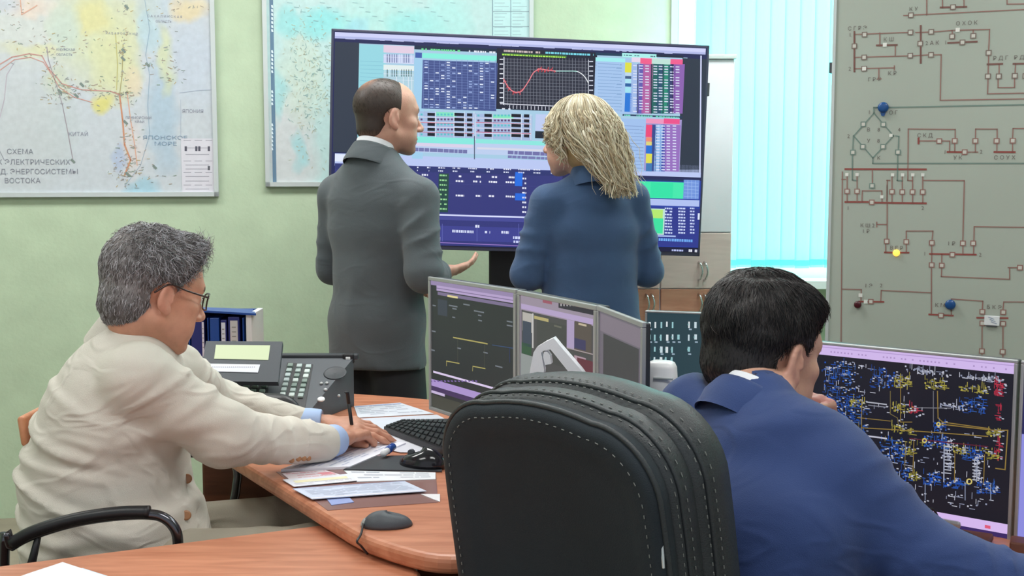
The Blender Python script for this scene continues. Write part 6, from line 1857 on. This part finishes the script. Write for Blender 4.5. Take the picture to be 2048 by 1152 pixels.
# ---------------------------------------------------------------- 2. WOMAN IN BLUE
def woman_blue():
    f = A3(math.sin(rad(-16)), math.cos(rad(-16)), 0); r = A3(f[1], -f[0], 0)
    O = A3(.240, 3.66, 0)
    L = lambda x, y, z: O + r * x + f * y + UP * z
    H = Head(L(-.038, .03, 1.516), -56, 4, 0, .95)
    shL, shR = L(-.140, .0, 1.325), L(.136, 0, 1.335)
    elL, wrL = L(-.197, .02, 1.105), L(-.08, .20, 1.10)
    elR, wrR = L(.197, .02, 1.105), L(.08, .20, 1.12)
    lo = A3(-.25, 3.2, 0); hi = A3(.75, 4.2, 1.72)
    B = Fld(lo, hi, .016, [(*H.box(.15), .0046), (L(0, .2, 1.10) - .12, L(0, .25, 1.12) + .12, .0055)])
    nb = L(-.005, -.0, 1.38)
    build_head(B, H, nb, .045, True, jaw=.9)
    torso(B, [(L(0, 0, .90), .15, .10), (L(0, 0, 1.06), .115, .08), (L(0, 0, 1.22), .13, .09), (L(0, 0, 1.33), .11, .07), (nb, .066, .066)], r, grow=-.022)
    for sh, el, wr in ((shL, elL, wrL), (shR, elR, wrR)): B.cap(L(0, 0, 1.33), sh, .04, .036); B.cap(sh, el, .036, .03); B.cap(el, wr, .03, .022)
    for sx in (-1, 1): B.cap(L(sx * .08, 0, .88), L(sx * .08, .02, .50), .075, .048); B.cap(L(sx * .08, .02, .50), L(sx * .09, -.01, .12), .046, .028); B.cap(L(sx * .09, 0, .09), L(sx * .10, .13, .035), .028, .024)
    build_hand(B, wrL, nv(r * .9 + f * .35), nv(f * .8 + UP * .5), 1, (25, 30, 30, 34), sc=.9); build_hand(B, wrR + UP * .02, nv(-r * .9 + f * .35), nv(f * .8 + UP * .5), -1, (25, 30, 30, 34), sc=.9)
    root, V, Q = fld_obj('person', B, 'skin', None, vcol=skin_cols(H, S(208, 160, 140), None, S(176, 84, 90)))
    tag(root, 'woman with wavy blonde hair in a blue jacket, standing at the display', 'person')
    ORG[root.name] = root.location.copy()
    J = Fld(lo, hi, .0085)
    secs = [(L(0, 0, .78), .176, .132), (L(0, 0, .90), .165, .120), (L(0, 0, 1.02), .146, .106), (L(0, 0, 1.12), .140, .102), (L(0, 0, 1.24), .150, .106), (L(0, -.005, 1.32), .126, .086), (L(0, -.005, 1.372), .070, .060)]
    torso(J, secs, r)
    J.ecap(L(-.04, -.005, 1.355), shL, f, .046, .048, .040, .044, .03); J.ecap(L(.04, -.005, 1.355), shR, f, .046, .048, .040, .044, .03)
    J.ecap(shL, elL, r, .048, .046, .054, .050, .025, fold=(.010, 4, 1.0, 1.2)); J.ecap(elL, wrL, r, .048, .038, .048, .038, .02, fold=(.008, 3, .4, 1))
    J.ecap(shR, elR, r, .048, .046, .054, .050, .025, fold=(.010, 4, 2.1, 1.2)); J.ecap(elR, wrR, r, .048, .038, .048, .038, .02, fold=(.008, 3, 1.4, 1))
    drape(J, .004, 9, 12, (1, 1, 1.5))
    J.ecap(L(0, 0, 1.36), L(0, .01, 1.46), r, .048, .048, .048, .048, .004, True)
    J.op(lambda X, Y, Z, g: np.maximum(g, .79 - Z))
    groove(J, L(0, -.122, 1.33), L(0, -.130, .80), .004, .01, f); groove(J, L(.128, -.078, 1.30), L(.140, -.08, 1.02), .006, .01, f); groove(J, L(-.130, -.078, 1.30), L(-.140, -.08, 1.02), .006, .01, f)
    jk = fld_obj('jacket', J, 'bluejacket', root)[0]
    collar('jacket_collar', L(-.002, -.004, 1.425), L(0, .35, 1) - O, .050, JACK_C, 'bluejacket', jk, 1.0, r)
    T_ = Fld(lo, A3(.75, 4.2, 1.0), .011)
    for sx in (-1, 1): T_.ecap(L(sx * .066, 0, .88), L(sx * .08, .02, .50), r, .080, .072, .092, .08, .04); T_.ecap(L(sx * .08, .02, .50), L(sx * .09, -.005, .07), r, .073, .066, .08, .072, .03)
    T_.op(lambda X, Y, Z, g: np.maximum(g, .04 - Z)); fld_obj('trousers', T_, 'trousers', root)
    for sx in (-1, 1): shoe_part(root, L(sx * .09, -.04, 0), f + r * .1 * sx, .24, .04)
    # hair: a soft volume under combed locks
    Fh = Fld(H.c - .30, H.c + .20, .0055)
    H.ell(Fh, (0, -.020, .040), (.088, .106, .092), 0); H.ell(Fh, (0, -.040, -.030), (.082, .085, .085), .04)
    dn = lambda p, x, y, z: np.array(p) + A3(x, y, z)
    nb_ = H.w(-.0, -.075, -.04)
    # the fall of hair is in world space: down the back, to the side away from the face
    tip = A3(.322, 3.54, 1.368)
    Fh.chain([nb_, (nb_ + tip) / 2 + A3(.0, .005, 0), tip], [.060, .046, .014], .03)
    def cut(X, Y, Z, g):
        x, y, z = H.locg(X, Y, Z); d = np.sqrt((x / .056) ** 2 + ((y - .10) / .075) ** 2 + ((z + .035) / .092) ** 2)
        return np.maximum(g, (1 - d) * .05)
    Fh.op(cut)
    pal = [S(202, 190, 160), S(216, 208, 182), S(184, 168, 136), S(158, 138, 108), S(210, 199, 170), S(228, 221, 200)]
    def hc(V): 
        n = n3(V[:, 0], V[:, 1], V[:, 2], 60, 3)[:, None] * .5 + .5
        return np.array(S(150, 120, 80)[:3]) * (1 - n) + np.array(S(190, 164, 118)[:3]) * n
    hr, V, Q = fld_obj('hair', Fh, 'hair', root, vcol=hc)
    rs = np.random.RandomState(7); mbV = []; parts = []
    # locks: start at the parting, run over the skull, then fall with waves
    cols = np.array([p[:3] for p in pal])
    def lock(phi, off, rad_, n, sd):
        r2 = np.random.RandomState(sd); pts = []
        rx, ry, rz = .0885 + off, .108 + off, .094 + off
        e = A3(math.sin(phi), math.cos(phi), 0)
        side = abs(math.atan2(math.sin(phi), math.cos(phi)))
        ph = r2.uniform(0, 6.28); amp = r2.uniform(.0018, .0062)
        th1 = (1.70 if side > 1.3 else 1.32 + .28 * side) * r2.uniform(.62, 1.0)
        part = A3(.018 * math.copysign(1, math.sin(phi)), .03, 0)
        for k in range(9):
            th = .12 + (th1 - .12) * k / 8
            p = A3(rx * math.sin(th) * e[0], ry * math.sin(th) * e[1] - .02, rz * math.cos(th) + .036)
            w_ = H.w(*p) + A3(0, 0, 0); pts.append(w_ + H.R[:, 0] * amp * .6 * math.sin(ph + k * .8))
        back = min(max((side - 1.0) / 1.2, 0), 1)
        ln = .035 + .145 * back + r2.uniform(-.02, .02)
        st = pts[-1]; tgt = tip + A3(r2.normal(0, .022), -.006 + r2.normal(0, .012), r2.uniform(-.028, .02))
        if back < .35: tgt = st + A3(0, 0, -ln - .03) + H.R[:, 1] * (-.015) * 1
        nst = 12
        for k in range(1, nst + 1):
            t = k / nst; md = st + nv(pts[8] - pts[6]) * .055 if k == 1 else md; w_ = st * (1 - t) ** 2 + md * 2 * t * (1 - t) + tgt * t * t
            out = nv(w_ - (H.c + A3(.06, -.04, -.10))) if back > .35 else H.R[:, 0] * math.copysign(1, math.sin(phi))
            a = amp * 1.8 * min(1, t * 2.2) * (.5 + t)
            w_ = w_ + A3(1, .3, 0) * a * math.sin(ph + t * 11) + A3(0, 0, 1) * a * .6 * math.cos(ph + t * 11) + out * (.018 * math.sin(math.pi * min(t, 1)) * r2.uniform(.2, 1.2)) * (1 if back > .35 else .3)
            pts.append(w_)
        m_ = MB(); N = len(pts); rr_ = [rad_ * (.45 + .55 * min(1, i / 4)) * (1 if i < N - 6 else (N - i) / 6 * .8 + .2) for i in range(N)]
        m_.tube([Vector(p) for p in pts], rr_, 5)
        v = np.array(m_.v); q = [f_ for f_ in m_.f if len(f_) == 4]; c = cols[r2.randint(len(cols))] * r2.uniform(.82, 1.1)
        return v, np.array(q), np.concatenate([np.tile(c, (len(v), 1)), np.ones((len(v), 1))], 1)
    for i in range(420):
        phi = rs.uniform(.66, 2 * math.pi - .66); parts.append(lock(phi, rs.uniform(-.002, .006), rs.uniform(.0022, .0048), 1, 100 + i))
    for i in range(900):
        phi = rs.uniform(.62, 2 * math.pi - .62); parts.append(lock(phi, rs.uniform(.003, .010), rs.uniform(.0007, .0013), 1, 1000 + i))
    merge_hair('hair_locks', parts, hr)
    eyes(H, root, S(90, 110, 130))
    return H

# ---------------------------------------------------------------- 3. SEATED MAN IN BEIGE
def man_beige():
    H = Head(P(306, 586, 2.52), 48, 15, 0, 1.03)
    f = A3(.985, .17, 0); r = A3(f[1], -f[0], 0)
    pel = A3(-.855, 2.50, .57); wst = A3(-.90, 2.515, .74); cst = A3(-.855, 2.53, .93); shc = A3(-.81, 2.545, 1.00); nb = A3(-.790, 2.54, 1.06)
    shR = A3(-.755, 2.385, 1.005); shL = A3(-.765, 2.68, .965)
    elR = A3(*P(448, 872, 2.46)); wrR = A3(*P(662, 893, 2.69)); 
    elL = A3(*P(432, 812, 2.88)); wrL = A3(*P(628, 858, 2.84))
    elR[2] = max(elR[2], DZ + .062); wrR[2] = DZ + .045; wrL[2] = DZ + .052; elL[2] = max(elL[2], DZ + .06)
    lo = A3(-1.20, 2.0, 0); hi = A3(-.10, 3.15, 1.40)
    hd = A3(-.37, 2.82, .81)
    B = Fld(lo, hi, .016, [(*H.box(.15), .0040), (hd - A3(.16, .15, .07), hd + A3(.16, .15, .08), .0034)])
    build_head(B, H, nb, .056)
    torso(B, [(pel, .15, .11), (wst, .135, .10), (cst, .15, .10), (shc, .13, .08), (nb, .074, .074)], r, grow=-.022)
    for sh, el, wr in ((shL, elL, wrL), (shR, elR, wrR)): B.cap(shc - UP * .02, sh - UP * .01, .045, .040); B.cap(sh, el, .042, .035); B.cap(el, wr, .035, .026)
    kn = [A3(-.40, 2.40, .615), A3(-.42, 2.66, .615)]; an = [A3(-.36, 2.38, .10), A3(-.40, 2.68, .10)]
    for i, sx in enumerate((1, -1)):
        B.cap(pel + r * .08 * sx, kn[i], .075, .052); B.cap(kn[i], an[i], .05, .035); B.cap(an[i], an[i] + A3(.14, 0, -.05), .03, .026)
    dR = nv(A3(.38, .80, -.06)); tR = build_hand(B, wrR + dR * .025, dR, A3(-.20, -.10, .97), -1, ((20, 45, 35), (24, 48, 38), (32, 52, 40), (38, 55, 42)), 4, (.55, .8, -.35), 24, 1.03)
    dL = nv(A3(.93, .05, -.05)); tL = build_hand(B, wrL + dL * .02, dL, A3(.0, -.25, .95), 1, ((8, 14, 12), (10, 14, 12), (12, 18, 14), (14, 20, 16)), 5, (.6, .75, -.1), 12, 1.0)
    B.op(lambda X, Y, Z, g: np.maximum(g, np.where(X + 0 * Y > -.60, DZ + .0075 - Z, -1) if True else g), A3(-.60, 2.5, .70), A3(-.10, 3.15, .79))
    root, V, Q = fld_obj('person', B, 'skin', None, vcol=skin_cols(H, S(204, 146, 120), S(176, 128, 108)))
    tag(root, 'seated man with curly grey hair in a beige linen suit, writing at the desk', 'person')
    ORG[root.name] = root.location.copy()
    J = Fld(lo, hi, .0075)
    secs = [(A3(-.825, 2.50, .50), .205, .185), (A3(-.842, 2.50, .62), .198, .188), (A3(-.868, 2.51, .76), .178, .172), (A3(-.842, 2.52, .90), .182, .148), (A3(-.825, 2.535, .975), .166, .112), (A3(-.808, 2.54, 1.022), .118, .084), (A3(-.797, 2.54, 1.058), .078, .072)]
    torso(J, secs, r)
    J.ecap(shc - UP * .002, shR, f, .066, .060, .052, .058, .03); J.ecap(shc - UP * .002, shL, f, .066, .060, .052, .058, .03)
    J.ecap(shR, elR, r, .064, .060, .072, .064, .035, fold=(.012, 3.6, .4, 1.5)); J.ecap(elR, wrR - dR * .035, UP, .062, .040, .062, .040, .03, fold=(.009, 5, 1.9, 1.2))
    J.ecap(shL, elL, r, .060, .056, .064, .060, .035, fold=(.012, 3, 1.2, 1.4)); J.ecap(elL, wrL - dL * .035, UP, .058, .038, .058, .038, .03, fold=(.009, 6, .3, 1.2))
    # creases of the slumped back, running round the waist
    def creases(X, Y, Z, g):
        a = .0
        for z0, am, w, tl, x0 in ((.885, .010, .012, -.25, -.98), (.835, .008, .010, -.18, -.98), (.775, .010, .012, -.35, -1.0), (.70, .008, .012, -.2, -1.0), (.955, .006, .010, -.5, -.9), (.64, .007, .012, -.1, -1.0)):
            zz = z0 + tl * (X - x0) + .008 * np.sin(Y * 14 + z0 * 40)
            a = a + am * np.exp(-((Z - zz) / w) ** 2) * np.clip((-.78 - X) / .1, 0, 1) - .5 * am * np.exp(-((Z - zz - w * 1.6) / w) ** 2) * np.clip((-.78 - X) / .1, 0, 1)
        return g - a
    J.op(creases); drape(J, .008, 8, 31, (.8, .8, 1.9))
    J.ecap(A3(-.79, 2.54, 1.065), A3(-.765, 2.54, 1.23), r, .060, .062, .062, .066, .004, True)
    # open front edges and hem
    J.op(lambda X, Y, Z, g: np.maximum(g, .555 - Z + .25 * (X + .85) ** 2))
    J.op(lambda X, Y, Z, g: np.maximum(g, np.where(Z < DZ + .012, -1 + 0 * X, -1)) if False else g)
    J.op(lambda X, Y, Z, g: np.maximum(g, (DZ + .0035) - Z) , A3(-.585, 2.30, .60), A3(-.1, 3.15, .80))
    groove(J, A3(-.815, 2.318, 1.05), A3(-.80, 2.33, .93), .005, .01, f); groove(J, A3(-.79, 2.335, .90), A3(-.80, 2.335, .64), .004, .01, f)
    jk, _, _ = fld_obj('jacket', J, 'beige', root)
    # buttons on the front edge and the cuff
    for px, py in ((385, 958), (384, 1030)):
        p = P(px, py, 2.36); p2 = Vector((p.x, p.y, p.z))
        # sit the button on the cloth
        bm_v = np.array([v.co for v in jk.data.vertices]) + np.array(ORG[jk.name])
        d = np.array(ray(px, py)); d /= np.linalg.norm(d); rel = bm_v - A3(0, 0, CAMZ); tt = rel @ d; off = np.linalg.norm(rel - tt[:, None] * d, axis=1)
        c = np.nonzero(off < .012)[0]
        if len(c) == 0: continue
        q = bm_v[c[np.argmin(tt[c])]]
        mb = MB(); mb.lathe(Vector(q) - Vector(d) * .001, [(.001, 0), (.0095, 0), (.0105, .002), (.0095, .004), (.006, .0035), (.001, .0035)], -Vector(d), 18); mb.build('button', 'button', jk, smooth=True)
    bm_v = np.array([v.co for v in jk.data.vertices]) + np.array(ORG[jk.name])
    for px, py in ((588, 928), (600, 926), (611, 924), (622, 922)):
        d = np.array(ray(px, py)); d /= np.linalg.norm(d); rel = bm_v - A3(0, 0, CAMZ); tt = rel @ d; off = np.linalg.norm(rel - tt[:, None] * d, axis=1)
        c = np.nonzero(off < .010)[0]
        if len(c) == 0: continue
        q = bm_v[c[np.argmin(tt[c])]]
        mb = MB(); mb.lathe(Vector(q) - Vector(d) * .001, [(.001, 0), (.0056, 0), (.0062, .0015), (.0054, .003), (.001, .0026)], -Vector(d), 14); mb.build('button', 'button', jk, smooth=True)
    # cuffs
    for wr, d, m_ in ((wrR, dR, 'c'), (wrL, dL, 'c')):
        mb = MB(); c = Vector(wr - d * .045)
        ax = Vector(d); rings = []
        prof = [(.0335, 0), (.0375, .008), (.0385, .035), (.0370, .060), (.0330, .064), (.0320, .050), (.031, .02)]
        u_ = Vector((0, 0, 1)); u_ = (u_ - ax * u_.dot(ax)).normalized(); v_ = ax.cross(u_)
        for rr_, z in prof: rings.append([c + ax * z + v_ * (rr_ * 1.08 * math.cos(a)) + u_ * (rr_ * .98 * math.sin(a)) for a in [2 * math.pi * k / 28 for k in range(28)]])
        mb.rings(rings, cap=True); mb.build('shirt_cuff', 'shirt_blue', root, smooth=True)
    nk_ = H.w(0, -.028, -.055) - nb
    collar('shirt_collar', A3(-.788, 2.54, 1.098), A3(.40, 0, 1), .064, SHIRT_C, 'shirt', root, 1.0, r)
    collar('jacket_collar', A3(-.792, 2.54, 1.088), A3(.40, 0, 1), .068, JACK_C, 'beige', jk, 1.05, r)
    T_ = Fld(A3(-1.1, 2.1, 0), A3(-.1, 2.95, .82), .010)
    for i, sx in enumerate((1, -1)):
        T_.ecap(pel + r * .085 * sx + A3(0, 0, .01), kn[i], UP, .094, .076, .10, .08, .04, fold=(.012, 3, i * 1.3, 1.2)); T_.ecap(kn[i], an[i], f, .076, .062, .078, .064, .03, fold=(.008, 3, 1, 1))
    T_.op(lambda X, Y, Z, g: np.maximum(g, .05 - Z)); fld_obj('trousers', T_, 'beige2', root)
    for a in an: shoe_part(root, a + A3(-.05, 0, -.10), A3(1, 0, 0))
    # hair
    Fh = Fld(*H.box(.17), .0036)
    H.ell(Fh, (0, -.016, .046), (.084, .104, .091), 0); H.ell(Fh, (0, -.052, -.026), (.062, .055, .060), .02); H.ell(Fh, (0, .050, .100), (.058, .048, .034), .025)
    for sx in (-1, 1): H.ell(Fh, (sx * .050, .045, .075), (.030, .040, .034), .02)
    def cut(X, Y, Z, g):
        x, y, z = H.locg(X, Y, Z); ax = np.abs(x)
        front = y - (.050 + np.clip((z - .050) * 1.6, 0, .08))
        low = np.where(y > -.030, (-.006) - z + np.clip((y - .006) * 1.9, -.02, .2), (-.078) - z)
        ear = np.where(ax > .055, (.029 - np.sqrt((y + .008) ** 2 + (z + .004) ** 2)), -1)
        return np.maximum(np.maximum(g, front), np.maximum(low, ear)) - .0015 * n3(X, Y, Z, 130, 5)
    Fh.op(cut)
    def hc(V):
        l = H.loc(V); n = n3(V[:, 0], V[:, 1], V[:, 2], 120, 9)[:, None] * .5 + .5
        c = np.array(S(88, 84, 84)[:3]) * (1 - n) + np.array(S(140, 136, 136)[:3]) * n
        w = np.clip(1 - np.sqrt((l[:, 0] / .05) ** 2 + ((l[:, 1] + .075) / .05) ** 2 + ((l[:, 2] - .08) / .04) ** 2), 0, 1)[:, None] * .5
        c = c * (1 - w) + np.array(S(150, 120, 100)[:3]) * w
        w = np.clip((-.0 - l[:, 2]) / .06, 0, 1)[:, None] * np.clip((-.01 - l[:, 1]) / .03, 0, 1)[:, None] * .6
        return c * (1 - w) + np.array(S(66, 60, 58)[:3]) * w
    hr, V, Q = fld_obj('hair', Fh, 'hair', root, vcol=hc)
    N_ = vnormals(V, Q); rs = np.random.RandomState(5); l = H.loc(V)
    def go(sel, n, Ln, rr_, curl, cols, down, lift, sd, wave=8):
        pick = rs.choice(sel, n); crown = A3(.02, -.06, .13); d_ = l[pick] - crown; d_[:, 2] -= down; d_ = d_ @ H.R.T + rs.normal(0, .035, (n, 3)); n_ = N_[pick]; d_ -= n_ * (d_ * n_).sum(1)[:, None]; d_ /= np.linalg.norm(d_, axis=1)[:, None] + 1e-9
        return strands('h', V[pick] - n_ * .001, n_, d_, Ln, rr_, root, cols, K=6 if curl else 3, curl=curl, lift=lift, seed=sd, wave=wave)
    top = np.nonzero((l[:, 2] > .045) & (l[:, 1] > -.085))[0]; allh = np.arange(len(V)); side = np.nonzero(l[:, 2] < .07)[0]
    gp = [S(150, 148, 150), S(180, 178, 182), S(110, 106, 106), S(84, 78, 76), S(200, 198, 204), S(128, 122, 120)]
    merge_hair('hair_strands', [go(allh, 6500, .016, .0006, .0008, gp, .03, .25, 1), go(top, 2600, .034, .00075, .0055, gp, .0, .28, 2, 9), go(side, 4500, .013, .0006, .0008, gp[:4], .04, .22, 3)], hr)
    eyes(H, root)
    # spectacles
    g = thing('eyeglasses', 'thin dark brown spectacles worn by the man in beige', 'glasses', Vector(H.w(0, .10, 0)))
    mb = MB()
    for sx in (-1, 1):
        loop = [Vector(H.w(sx * (.033 + .0245 * math.copysign(abs(math.cos(a)) ** .7, math.cos(a))), .1105 - .018 * abs((.033 + .0245 * math.cos(a)) / .058) ** 2, .004 + .0175 * math.copysign(abs(math.sin(a)) ** .7, math.sin(a)))) for a in [2 * math.pi * k / 24 for k in range(25)]]
        mb.tube(loop, .0018, 7)
        if sx == 1: mb.tube([Vector(H.w(-.010, .110, .008)), Vector(H.w(0, .113, .011)), Vector(H.w(.010, .110, .008))], .0015, 7)
    mb.build('rim', 'tortoise', g, smooth=True)
    for sx in (-1, 1):
        mb = MB(); mb.tube(curve_pts([Vector(H.w(sx * .058, .094, .012)), Vector(H.w(sx * .074, .078, .013)), Vector(H.w(sx * .082, .03, .017)), Vector(H.w(sx * .0855, -.010, .022)), Vector(H.w(sx * .084, -.038, .000))], 5), .0021, 7); mb.build('temple_arm', 'tortoise', g, smooth=True)
        mb = MB(); pts = [Vector(H.w(sx * (.033 + .0235 * math.cos(a)), .1105 - .018 * abs((.033 + .0235 * math.cos(a)) / .058) ** 2, .004 + .0165 * math.sin(a))) for a in [2 * math.pi * k / 20 for k in range(20)]]
        mb.prism(pts, Vector(H.R @ A3(0, .001, 0)), mi=0); mb.build('lens', 'lens', g)
    # pen in the right hand
    tip = (tR[0] + tR[4]) / 2; e1 = P(690, 785, 2.80); e1 = Vector(e1)
    w0 = Vector(tip); d = (e1 - w0).normalized()
    pn = thing('pen', 'black pen held upright in the writing hand', 'pen', w0)
    base = w0 - d * .012
    if base.z < DZ + .010: base.z = DZ + .010
    mb = MB(); mb.tube([base, base + d * .012, base + d * .10], [.0012, .0042, .0046], 12); mb.build('barrel', 'black', pn, smooth=True)
    mb = MB(); mb.tube([base + d * .10, base + d * .128, e1 if (e1 - base).length > .13 else base + d * .14], [.0048, .0046, .0020], 12); mb.build('cap', 'black', pn, smooth=True)
    return H

# ---------------------------------------------------------------- 4. SEATED MAN IN ROYAL BLUE
def man_blue():
    H = Head(P(1524, 704, 2.0), 54, 12, 3, 1.03)
    f = A3(.84, .54, 0); f /= np.linalg.norm(f); r = A3(f[1], -f[0], 0)
    pel = A3(.40, 1.80, .58); wst = A3(.385, 1.80, .76); cst = A3(.39, 1.82, .89); shc = A3(.405, 1.865, .985); nb = A3(.392, 1.915, 1.035)
    shL = A3(*P(1392, 828, 2.02)); shR = A3(*P(1672, 948, 1.78))
    elR = A3(*P(1848, 1128, 1.73)); wrR = A3(*P(2120, 1230, 1.69)); elR[2] = max(elR[2], DZ + .07); wrR[2] = DZ + .045
    mouth = H.w(-.03, .10, -.09)
    elL = A3(.52, 2.15, DZ + .065); wrL = A3(*P(1652, 868, 2.13)); 
    lo = A3(.05, 1.40, 0); hi = A3(1.30, 2.50, 1.36)
    B = Fld(lo, hi, .016, [(*H.box(.15), .0040), (wrL - A3(.06, .06, .02), wrL + A3(.09, .08, .14), .0042), (wrR - .06, wrR + .2, .006)])
    build_head(B, H, nb, .058)
    torso(B, [(pel, .15, .11), (wst, .135, .10), (cst, .15, .10), (shc, .13, .08), (nb, .076, .076)], r, grow=-.022)
    for sh, el, wr in ((shL, elL, wrL), (shR, elR, wrR)): B.cap(shc - UP * .02, sh - UP * .01, .045, .040); B.cap(sh, el, .042, .035); B.cap(el, wr, .035, .026)
    kn = [pel + f * .42 + r * .10 + UP * .04, pel + f * .42 - r * .12 + UP * .04]; an = [k + f * .05 - UP * (k[2] - .10) for k in kn]
    for i, sx in enumerate((1, -1)):
        B.cap(pel + r * .08 * sx, kn[i], .075, .052); B.cap(kn[i], an[i], .05, .035)
    dL = nv(P(1632, 805, 2.10) - Vector(wrL)); build_hand(B, wrL, dL, nv(A3(.55, .6, .3)), 1, ((40, 70, 50), (45, 72, 50), (50, 75, 50), (55, 75, 50)), 3, (.5, .8, -.3), 20, .98)
    dR = nv(A3(.9, .25, -.03)); build_hand(B, wrR, dR, UP, -1, (18, 20, 22, 24))
    root, V, Q = fld_obj('person', B, 'skin', None, vcol=skin_cols(H, S(206, 160, 138), S(190, 148, 128)))
    tag(root, 'seated man with thick dark hair in a royal blue suit beside the leather chair', 'person')
    ORG[root.name] = root.location.copy()
    J = Fld(lo, hi, .0078)
    secs = [(pel - UP * .05, .180, .145), (wst - UP * .04, .168, .130), (cst - UP * .03, .168, .122), (shc - UP * .05, .160, .106), (shc - UP * .005, .125, .084), (nb + A3(0, -.010, -.008), .076, .070)]
    torso(J, secs, r)
    J.ecap(shc + UP * .012, shR, f, .062, .060, .054, .058, .03); J.ecap(shc + UP * .012, shL, f, .062, .056, .054, .054, .03)
    J.ecap(shR, elR, r, .062, .058, .070, .062, .035, fold=(.012, 3.6, .8, 1.5)); J.ecap(elR, wrR - dR * .03, UP, .058, .044, .058, .044, .03, fold=(.010, 5, 2.0, 1.3))
    J.ecap(shL, elL, r, .064, .058, .068, .060, .035, fold=(.010, 3, 1.2, 1.4)); J.ecap(elL, wrL - dL * .02, r, .056, .040, .056, .042, .03, fold=(.010, 3, .3, 1))
    drape(J, .007, 8, 44, (.8, .8, 1.9))
    J.ecap(nb + UP * .012, nb + (H.w(0, -.028, -.055) - nb) * 1.4, r, .052, .062, .052, .062, .004, True)
    J.op(lambda X, Y, Z, g: np.maximum(g, .53 - Z))
    J.op(lambda X, Y, Z, g: np.maximum(g, (DZ + .004) - Z), A3(.60, 1.70, .6), A3(1.3, 2.5, .80))
    ars = shR - r * .045 - f * .085
    groove(J, ars + UP * .05, ars - UP * .12 + f * .0, .005, .01, f); groove(J, shc - f * .118 - UP * .02, wst - f * .140 - UP * .1, .004, .01, f)
    jk, _, _ = fld_obj('jacket', J, 'bluesuit', root)
    ax_ = nv(f * .75 + UP * .9)
    collar('shirt_collar', nb + ax_ * .030, ax_, .064, SHIRT_C, 'shirt', root, 1.0, r)
    collar('jacket_collar', nb + ax_ * .017 - f * .002, ax_, .063, [(.020, -.060), (.019, -.045)] + JACK_C[2:], 'bluesuit', jk, 1.02, r)
    T_ = Fld(A3(.05, 1.4, 0), A3(1.2, 2.5, .74), .011)
    for i, sx in enumerate((1, -1)):
        T_.ecap(pel + r * .085 * sx, kn[i], UP, .090, .072, .098, .078, .04); T_.ecap(kn[i], an[i], f, .074, .060, .076, .062, .03)
    T_.op(lambda X, Y, Z, g: np.maximum(g, .05 - Z)); fld_obj('trousers', T_, 'bluesuit', root)
    for a in an: shoe_part(root, a - f * .05 - UP * .10, f)
    Fh = Fld(*H.box(.17), .0036)
    H.ell(Fh, (0, -.018, .046), (.084, .105, .090), 0); H.ell(Fh, (0, -.050, -.018), (.066, .058, .060), .02); H.ell(Fh, (0, .040, .088), (.064, .052, .036), .03)
    def cut(X, Y, Z, g):
        x, y, z = H.locg(X, Y, Z); ax = np.abs(x)
        front = y - (.062 + np.clip((z - .055) * 1.4, -.02, .06))
        low = np.where(y > -.030, (.000) - z + np.clip((y - .010) * .8, -.02, .2), (-.062) - z - np.clip((ax - .03) * .5, 0, .03))
        ear = np.where(ax > .055, (.034 - np.sqrt((y + .004) ** 2 + (z + .008) ** 2)), -1)
        return np.maximum(np.maximum(g, front), np.maximum(low, ear)) - .0025 * n3(X, Y, Z, 90, 15)
    Fh.op(cut)
    def hc(V):
        l = H.loc(V); n = n3(V[:, 0], V[:, 1], V[:, 2], 100, 19)[:, None] * .5 + .5
        c = np.array(S(30, 28, 30)[:3]) * (1 - n) + np.array(S(46, 42, 42)[:3]) * n
        w = np.clip((.028 - l[:, 2]) / .05, 0, 1)[:, None] * np.clip((l[:, 1] + .05) / .04, 0, 1)[:, None] * .5
        w2 = np.clip((-.035 - l[:, 2]) / .035, 0, 1)[:, None] * .45; w = np.maximum(w, w2)
        return c * (1 - w) + np.array(S(140, 110, 90)[:3]) * w
    hr, V, Q = fld_obj('hair', Fh, 'hair', root, vcol=hc)
    N_ = vnormals(V, Q); rs = np.random.RandomState(15); l = H.loc(V)
    def go(sel, n, Ln, rr_, curl, cols, down, lift, sd):
        pick = rs.choice(sel, n); crown = A3(-.01, -.055, .13); d_ = l[pick] - crown; d_[:, 2] -= down; d_ = d_ @ H.R.T + rs.normal(0, .025, (n, 3)); n_ = N_[pick]; d_ -= n_ * (d_ * n_).sum(1)[:, None]; d_ /= np.linalg.norm(d_, axis=1)[:, None] + 1e-9
        return strands('h', V[pick] - n_ * .001, n_, d_, Ln, rr_, root, cols, K=5, curl=curl, lift=lift, seed=sd, wave=3)
    top = np.nonzero(((l[:, 2] > .055) | ((l[:, 1] < -.03) & (l[:, 2] > .005))) & (l[:, 1] < .062))[0]; low = np.nonzero(l[:, 2] <= .07)[0]
    dkp = [S(26, 25, 28), S(40, 37, 38), S(52, 47, 46), S(20, 20, 22), S(64, 58, 56)]
    merge_hair('hair_strands', [go(top, 5600, .032, .0007, .002, dkp, .03, .12, 1), go(low, 6500, .012, .0006, .0005, dkp, .04, .22, 3)], hr)
    eyes(H, root)
    return H

import time as _t
for fn in (man_grey, woman_blue, man_beige, man_blue):
    _a = _t.time(); fn(); print(fn.__name__, round(_t.time() - _a, 1), 's')
